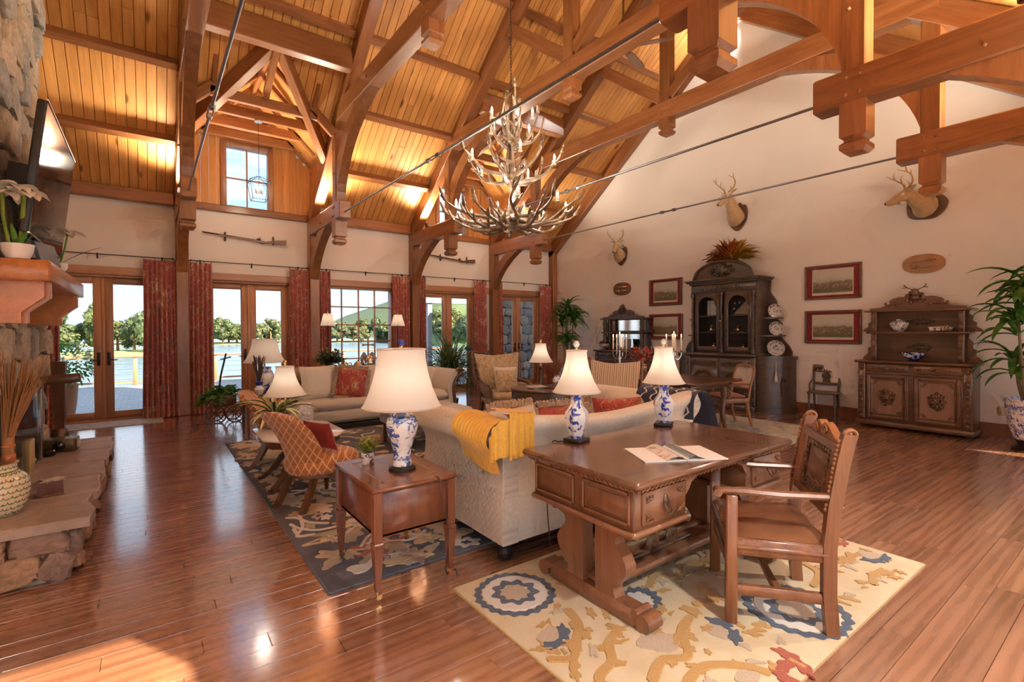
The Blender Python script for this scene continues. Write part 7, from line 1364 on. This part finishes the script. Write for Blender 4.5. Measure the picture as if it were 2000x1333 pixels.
# ---------------------------------------------------------------- deer mounts
hide = None
def hide_mat():
    m, nt, N, L, b = nodes('deer_hide'); v = coords(N, L, (1, 1, 1), False); sp = N('ShaderNodeSeparateXYZ'); L(v, sp.inputs[0]); f = nz(N, L, v, 40, 3); c = ramp(N, L, f, [(.3, (.40, .24, .11)), (.7, (.52, .34, .18))]); L(c, b.inputs['Base Color']); S(b, rough=.6, sheen=.4); return m
hide = hide_mat(); hide_white = flat('white_fur', (.72, .64, .54), .8); antler_y = flat('pale_antler', (.46, .27, .10), .4)
def deer(loc, label, psi, neck_up, shield, sc=1.0, drop=.0):
    t = thing('deer_mount', label, 'deer head', loc, GR); t.scale = (sc,) * 3; dx, dy = math.sin(psi), -math.cos(psi)
    if shield: P = cr_path([(0, 0, .24), (.06, 0, .27), (.10, 0, .22), (.17, 0, .20), (.20, 0, .05), (.16, 0, -.12), (0, 0, -.27), (-.16, 0, -.12), (-.20, 0, .05), (-.17, 0, .20), (-.10, 0, .22), (-.06, 0, .27), (0, 0, .24)], 4)
    else: P = [Vector((.24 * math.cos(a) * (1 + .08 * math.cos(3 * a)), 0, .22 * math.sin(a) * (1 + .08 * math.cos(3 * a + 2)))) for a in [2 * PI * i / 36 for i in range(36)]]
    MB().prism([(p.x, p.z) for p in P[:-1] if True], 'y', -.03, 0).build('shield', walnut, t)
    st = [((0, -.03, -.03), .15, .19), ((0, -.08, .0), .15, .18), ((.04 * dx, -.16, neck_up * .35), .115, .14), ((.10 * dx, -.22, neck_up * .7), .085, .11)]; H0 = Vector((.14 * dx, -.25, neck_up)); F = Vector((dx, dy, 0))
    for f_, up, a, b_ in ((.02, .02, .078, .088), (.09, .025, .078, .08), (.15, .005, .064, .066), (.20, -.025, .054, .06), (.25, -.045, .047, .05), (.285, -.055, .042, .042), (.31, -.06, .026, .026)): p = H0 + F * f_ + Vector((0, 0, up - drop * f_)); st.append((tuple(p), a, b_))
    rings = []
    for i, (c, a, b_) in enumerate(st):
        c = Vector(c); nx = Vector(st[min(i + 1, len(st) - 1)][0]) - Vector(st[max(i - 1, 0)][0]); nx.normalize(); sd = nx.cross(Vector((0, 0, 1))); sd = sd.normalized() if sd.length > .05 else Vector((1, 0, 0)); u = sd.cross(nx).normalized(); rings.append([c + sd * a * math.cos(k) + u * b_ * math.sin(k) for k in [2 * PI * j / 16 for j in range(16)]])
    fine = []
    for j in range(16): pass
    cols = [cr_path([r[j] for r in rings], 3) for j in range(16)]; MB().loft([[cols[j][i] for j in range(16)] for i in range(len(cols[0]))]).build('head_and_neck', hide, t, 70)
    sd = F.cross(Vector((0, 0, 1))).normalized(); hp = H0 + F * .08 + Vector((0, 0, .03))
    MB().ell(tuple(H0 + F * .305 + Vector((0, 0, -.055 - drop * .3))), (.024, .024, .02), 8, 6).build('nose', black_matte, t); MB().ell(tuple(H0 + F * .12 + Vector((0, 0, -.085))), (.05, .05, .03), 10, 6).build('throat_patch', hide_white, t)
    for s in (-1, 1):
        MB().ell(tuple(hp + sd * s * .066 + F * .05 + Vector((0, 0, .005))), (.018, .018, .016), 8, 6).build('eye', black_gloss, t); MB().ell(tuple(hp + sd * s * .064 + F * .045 + Vector((0, 0, .004))), (.024, .024, .02), 8, 6).build('eye_ring', hide_white, t)
        e = MB(); leaf_strip(e, hp + sd * s * .06 + F * -.05 + Vector((0, 0, .03)), sd * s * .9 + Vector((0, 0, .55)) - F * .2, .15, .075, .1, 6, .35); e.build('ear', hide, t, 60)
        b0 = hp + sd * s * .035 + Vector((0, 0, .06)); pa = cr_path([tuple(b0), tuple(b0 + sd * s * .09 - F * .05 + Vector((0, 0, .10))), tuple(b0 + sd * s * .17 + F * .02 + Vector((0, 0, .20))), tuple(b0 + sd * s * .14 + F * .16 + Vector((0, 0, .27)))], 5); am = MB().tube(pa, [lerp(.017, .004, i / 15) for i in range(16)], 7)
        for i_, l in ((3, .07), (7, .13), (11, .12)): am.tube([tuple(pa[i_]), tuple(pa[i_] + Vector((0, 0, l * .5)) + F * .02), tuple(pa[i_] + Vector((0, 0, l)) + F * .01 - sd * s * .02)], [.010, .008, .002], 6)
        am.build('antler', antler_y, t)
deer((GX + .02, 7.975, 3.28), 'deer head with raised antlers on a shield near the corner plant', .45, .22, True, .92, .5); deer((GX + .02, 5.06, 3.655), 'deer head mounted high above the dark display cabinet', -.2, .34, True, 1.0, .35); deer((GX + .02, 2.19, 3.29), 'deer head turned in profile on a round plaque above the brown sideboard', -.95, .12, False, 1.0, .1)
# ---------------------------------------------------------------- long guns on the window wall
def musket(x0, x1, z, label):
    t = thing('long_gun', label, 'rifle', (x0, YB - .05, z), 0, 'antique long guns above the doors'); L_ = x1 - x0
    MB().tube([(0, 0, .06), (L_ * .62, 0, .0)], .010, 8).build('barrel', iron, t); MB().tube([(L_ * .02, 0, .045), (L_ * .58, 0, -.012)], .006, 6).build('ramrod', bronze, t)
    MB().loft([[(x, y * k, zz + v * k) for y, v in ((-1, -1), (1, -1), (1, 1), (-1, 1))] for x, zz, k in ((L_ * .18, .028, .011), (L_ * .55, -.012, .016), (L_ * .66, -.015, .022), (L_ * .74, -.035, .019), (L_ * .84, -.012, .028), (L_ * .99, -.006, .045), (L_, -.006, .045))]).build('stock', walnut, t, 40)
    MB().tube([(L_ * .66, 0, -.035), (L_ * .69, 0, -.065), (L_ * .73, 0, -.05)], .005, 5).box(L_ * .63, L_ * .68, -.025, -.015, -.005, .03, .003).tube([(L_ * .65, -.02, .02), (L_ * .67, -.02, .06)], .006, 5).build('flintlock', iron, t)
    for f in (.26, .84): MB().box(L_ * f - .016, L_ * f + .016, .01, .05, -.07, .10, .012).tube([(L_ * f, .03, -.055), (L_ * f, -.03, -.04), (L_ * f, -.04, .0)], .009, 6).build('bracket', dark_oak, t)
musket(.79, 2.19, 3.22, 'antique long gun on wooden brackets above the ivy cart doors'); musket(5.30, 6.57, 3.21, 'antique long gun on wooden brackets above the doors showing a hillside')
# ---------------------------------------------------------------- dormer lanterns
def lantern(x, label):
    t = thing('cage_lantern', label, 'pendant lantern', (x, 9.21, 0), 0, 'cage lanterns in the dormers'); y = 0; mb = MB(); zt, zm, zb = 4.09, 3.99, 3.69; a, c = .155, .11
    MB().lathe([(.06, 5.0), (.062, 5.015), (.05, 5.028)], 18).build('canopy', nickel, t); chn = MB(); z = 4.10; i = 0
    while z < 5.0: ax_ = Vector((1, 0, 0)) if i % 2 else Vector((0, 1, 0)); chn.tube([tuple(Vector((0, 0, z + .02)) + ax_ * .008 * math.cos(k) + Vector((0, 0, .018 * math.sin(k)))) for k in [2 * PI * j / 6 for j in range(6)]], .0028, 4, wrap=True); z += .029; i += 1
    chn.build('chain', iron, t); Q = [(-1, -1), (1, -1), (1, 1), (-1, 1)]
    for k in range(4):
        p, r = Q[k], Q[(k + 1) % 4]; mb.tube([(p[0] * a, p[1] * a, zm), (r[0] * a, r[1] * a, zm)], .005, 5).tube([(p[0] * c, p[1] * c, zb), (r[0] * c, r[1] * c, zb)], .005, 5).tube([(p[0] * a, p[1] * a, zm), (p[0] * c, p[1] * c, zb)], .005, 5).tube([(p[0] * a, p[1] * a, zm), (p[0] * .01, p[1] * .01, zt)], .005, 5)
    mb.build('cage', iron, t); MB().tube([(0, 0, zt), (0, 0, 3.78)], .006, 6).build('stem', iron, t)
    for k in range(4):
        al = 2 * PI * k / 4 + .4; x_, y_ = .055 * math.cos(al), .055 * math.sin(al); MB().tube(cr_path([(0, 0, 3.79), (x_ * .6, y_ * .6, 3.765), (x_, y_, 3.80)], 4), .004, 5).lathe([(.011, 3.80), (.011, 3.87)], 8, (x_, y_, 0)).build('candle_arm', nickel, t); inst(BULB, 'bulb', t, (x_, y_, 3.87))
    light('POINT', (0, 0, 3.92), 6, WARM, t, .06)
lantern(1.52, 'black cage lantern hanging in front of the left dormer window'); lantern(5.955, 'black cage lantern in the dormer hidden behind the antler chandelier')
# ---------------------------------------------------------------- ceiling fan and gable floodlight
FN = thing('ceiling_fan', 'wooden ceiling fan on a long rod between the upper trusses', 'ceiling fan', (6.02, 5.17, 5.9)); MB().tube([(0, 0, .1), (0, 0, 1.85)], .016, 8).build('downrod', bronze, FN); MB().lathe([(.04, -.1), (.10, -.06), (.12, .0), (.10, .07), (.03, .12)], 20).build('motor', bronze, FN)
for k in range(5): a = 2 * PI * k / 5 + .3; b_ = MB().loft([[(x, -w_, 0), (x, w_, 0), (x, w_, .012), (x, -w_, .012)] for x, w_ in ((.18, .05), (.25, .075), (.6, .085), (.72, .07), (.75, .04))]).build('blade', walnut, FN, 30); b_.rotation_euler = (.2, 0, a); MB().box(.09, .24, -.02, .02, .0, .012, .004).build('blade_iron', bronze, b_)
FLD = thing('floodlight', 'round white floodlight high on the gable wall under the ridge', 'floodlight', (GX, 4.98, 7.42), GR); MB().lathe([(.07, 0), (.085, -.02), (.09, -.09), (.075, -.09), (.06, -.04), (0, -.04)], 24, ax='y').build('housing', white_paint, FLD); MB().lathe([(.058, -.045), (.05, -.055), (.0, -.06)], 18, ax='y').build('lens', flat('flood_lens', (1, .95, .85), .3, emi=4.0, emc=(1, .93, .82)), FLD)
light('SPOT', (0, -.13, 0), FLOOD_W, (1, .97, .93), FLD, .12, 140, (-1, -.1, -.45), .9)
# ---------------------------------------------------------------- unseen fill lamps added behind the camera, shaped as sconces
for x, l in ((1.86, 'first'), (4.45, 'second'), (7.12, 'third'), (-1.3, 'fourth')):
    t = thing('fill_sconce', 'added fill lamp shaped as an iron sconce on the %s pier of the entry wall' % l, 'fill lamp', (x, YF, 2.1), 0, 'added fill lamps on the entry wall'); MB().box(-.05, .05, 0, .015, -.12, .12, .006).build('backplate', iron, t); MB().tube(cr_path([(0, .01, -.05), (0, .08, -.09), (0, .14, -.02)], 5), .009, 6).build('arm', iron, t); MB().lathe([(.10, 0), (.065, .20)], 20, (0, .14, 0), caps=False).build('shade', shade_m, t, 60); light('POINT', (0, .14, .10), FILL_SCONCE_W, SOFT, t, .06)
# ---------------------------------------------------------------- behind the window sofa
ST = thing('sofa_table', 'dark console table behind the window sofa under the paned window', 'table', (3.15, 8.62, 0)); MB().box(-.78, .78, -.19, .19, .76, .79, .008).build('table_top', walnut, ST); MB().box(-.72, .72, -.15, .15, .66, .76, .005).build('apron', walnut, ST)
for x in (-.7, .7):
    for y in (-.14, .14): mb = MB(); turned(mb, x, y, 0, .67, .028); mb.build('leg', walnut_z, ST)
def silver_piece(x, h, r, label, spout=True):
    t = thing('silver_pot', label, 'teapot', (x, 8.56, .79), RND.uniform(-.4, .4), 'silver tea service'); MB().lathe([(r * .6, 0), (r * .65, .01), (r * .4, .02), (r * .9, h * .25), (r, h * .45), (r * .7, h * .7), (r * .75, h * .74), (r * .4, h * .88), (r * .1, h * .93), (r * .14, h), (0, h * 1.02)], 20).build('body', silver, t)
    MB().tube(cr_path([(r * .9, 0, h * .3), (r * 1.7, 0, h * .35), (r * 1.7, 0, h * .7), (r * .75, 0, h * .7)], 5), .007, 6).build('handle', silver, t)
    if spout: MB().tube(cr_path([(-r * .9, 0, h * .3), (-r * 1.4, 0, h * .4), (-r * 1.5, 0, h * .7), (-r * 1.9, 0, h * .78)], 5), [.014] * 8 + [.009] * 8, 7).build('spout', silver, t)
silver_piece(2.72, .17, .075, 'low silver teapot at the plant end of the tea service'); silver_piece(2.95, .17, .08, 'round silver teapot in the middle of the tea service'); silver_piece(3.17, .28, .085, 'tall silver coffee urn of the tea service')
CM = thing('chapel_model', 'small twin-gabled chapel ornament with a tall ornate cross', 'ornament', (3.20, 8.72, .79)); MB().box(-.12, .12, -.05, .05, 0, .14, .006).build('chapel', flat('carved_stone', (.46, .36, .28), .8), CM)
for s in (-1, 1): MB().prism([(s * .075 - .055, .14), (s * .075 + .055, .14), (s * .075 + .05, .22), (s * .075, .30), (s * .075 - .05, .22)], 'y', -.045, .045).build('gable_tower', flat('carved_stone', (.46, .36, .28), .8), CM)
mb = MB().box(-.013, .013, -.012, .012, .14, .56, .004).box(-.085, .085, -.012, .012, .42, .446, .004)
for x, z in ((0, .57), (-.09, .433), (.09, .433)): mb.ell((x, 0, z), (.024, .014, .024), 8, 6)
mb.build('cross', flat('carved_stone', (.46, .36, .28), .8), CM)
small_pot('leafy_planter', 'dark bushy plant in a pot at the left end of the sofa table', (2.50, 8.62, .79), black_matte, leaf_mat('grey_green_leaf', (.05, .075, .05), (.14, .17, .12)), .10, .10, 260, .26, 9, .06); small_pot('yellow_flowering_plant', 'yellow-green flowering plant on the window sill side', (2.62, 9.1, .0), terracotta, leaf_lime, .14, .85, 160, .32, 19, .07)
def floor_lamp(x, label):
    t = thing('floor_lamp', label, 'floor lamp', (x, 9.6, 0), 0, 'floor lamps flanking the paned window'); MB().lathe([(.13, 0), (.135, .012), (.1, .025), (.02, .04), (.012, .06)], 20).build('base', iron, t); MB().tube([(0, 0, .05), (0, 0, 1.72)], .012, 8).build('pole', iron, t); MB().lathe([(.155, 1.58), (.085, 1.81)], 6, caps=False, a0=.3).build('shade', shade_m, t, 0); MB().lathe([(.006, 1.72), (.006, 1.84), (.012, 1.85), (.0, 1.865)], 8).build('finial', brass, t); light('POINT', (0, 0, 1.68), .4, (1, .82, .6), t, .03)
floor_lamp(2.74, 'thin iron floor lamp left of the paned window'); floor_lamp(4.157, 'thin iron floor lamp right of the paned window')
# ---------------------------------------------------------------- plants
gp = thing('ornamental_grass', 'tall spiky ornamental grass in a dark pot right of the window sofa', 'potted plant', (4.88, 8.66, 0)); MB().lathe([(.12, 0), (.14, .01), (.15, .10), (.16, .11), (.13, .11), (0, .09)], 20).build('pot', black_matte, gp); mb = MB(); sk = MB(); q = random.Random(40)
for i in range(9): a = q.uniform(0, 6.28); sk.tube([(.03 * math.cos(a), .03 * math.sin(a), .08), (.09 * math.cos(a), .09 * math.sin(a), .40), (.2 * math.cos(a), .2 * math.sin(a), q.uniform(.6, .9))], [.012, .01, .007], 6)
for i in range(480): a = q.uniform(0, 6.28); r = q.uniform(.0, .24); e = q.uniform(-.1, 1.4); leaf_strip(mb, (r * math.cos(a), r * math.sin(a), q.uniform(.35, .95)), (math.cos(a) * math.cos(e), math.sin(a) * math.cos(e), math.sin(e)), q.uniform(.35, .75), .022, 1.1, 6, .3)
mb.build('blades', leaf_grass, gp, 60); sk.build('stalks', leaf_grass, gp)
def dracaena(name, label, loc, potfn, heads, seed, ll=.55):
    t = thing(name, label, 'potted plant', loc); potfn(t); mb = MB(); tr = MB(); q = random.Random(seed)
    for (x, y, z, n, L_) in heads:
        tr.tube(cr_path([(x * .3, y * .3, .5), (x * .7, y * .7, lerp(.5, z, .5)), (x, y, z)], 5), [.02] * 6 + [.014] * 5, 8)
        for i in range(n): a = i * 2.4 + q.uniform(-.3, .3); e = q.uniform(.1, 1.25); leaf_strip(mb, (x + .02 * math.cos(a), y + .02 * math.sin(a), z + q.uniform(-.22, .06)), (math.cos(a) * math.cos(e), math.sin(a) * math.cos(e), math.sin(e)), L_ * q.uniform(.7, 1.1), .075 * L_ / .5, 1.7, 8, .22)
    mb.build('leaves', leaf_dark, t, 60); tr.build('canes', flat('cane_stem', (.22, .15, .08), .7), t); return t
dracaena('corner_dracaena', 'tall bushy dracaena in the corner beside the mirrored sideboard', (8.62, 9.25, 0), lambda t: MB().lathe([(.18, 0), (.2, .02), (.24, .45), (.26, .48), (.22, .48), (0, .44)], 22).build('pot', planter_blue, t), [(0, 0, 2.08, 34, .5), (.1, -.12, 1.85, 30, .5), (-.14, .05, 1.75, 30, .48), (.05, .12, 1.35, 26, .45), (-.08, -.1, 1.25, 26, .45)], 50)
def blue_pot(t): MB().lathe([(.13, .12), (.15, .13), (.20, .3), (.225, .48), (.23, .56), (.24, .60), (.245, .62), (.215, .62), (.2, .56), (0, .55)], 30).build('planter', planter_blue, t); MB().lathe([(.16, 0), (.17, .03), (.12, .06), (.14, .12)], 20).build('stand', black_wood, t); MB().lathe([(.2, .56), (.0, .58)], 16).build('soil', black_matte, t)
dracaena('planter_dracaena', 'broad-leaved dracaena in a blue and white planter at the frame edge', (8.56, 1.02, 0), blue_pot, [(.0, .02, 1.95, 30, .62), (-.12, .1, 1.6, 24, .55), (.05, .16, 1.12, 22, .48), (.1, -.1, 2.15, 20, .55)], 60)
# ---------------------------------------------------------------- ladder-back chair with a blue cap by the doors
C = thing('ladderback_chair', 'dark ladder-back chair with a blue hat on its post by the garden doors', 'chair', (5.95, 9.35, 0), face(-.7, -.7)); MB().box(-.22, .22, -.2, .2, .40, .43, .012).build('seat', dark_oak, C)
for s in (-1, 1): MB().tube([(s * .2, -.18, 0), (s * .2, -.18, .42)], .017, 8).build('leg', dark_oak, C); MB().tube([(s * .2, .2, 0), (s * .2, .2, .45), (s * .2, .28, 1.02)], .018, 8).build('back_post', dark_oak, C); MB().tube([(s * .2, -.18, .2), (s * .2, .2, .2)], .01, 6).build('stretcher', dark_oak, C)
for z in (.55, .68, .81, .95): MB().box(-.19, .19, .215 + (z - .45) * .14, .23 + (z - .45) * .14, z - .03, z + .03, .006).build('ladder_slat', dark_oak, C)
tag(MB().ell((0, 0, 0), (.09, .09, .06), 12, 8).build('felt_hat', flat('navy_felt', (.03, .05, .11), .9), None, 60, (5.78, 9.45, 1.08)), 'navy blue felt hat hung on the ladder-back chair', 'hat')
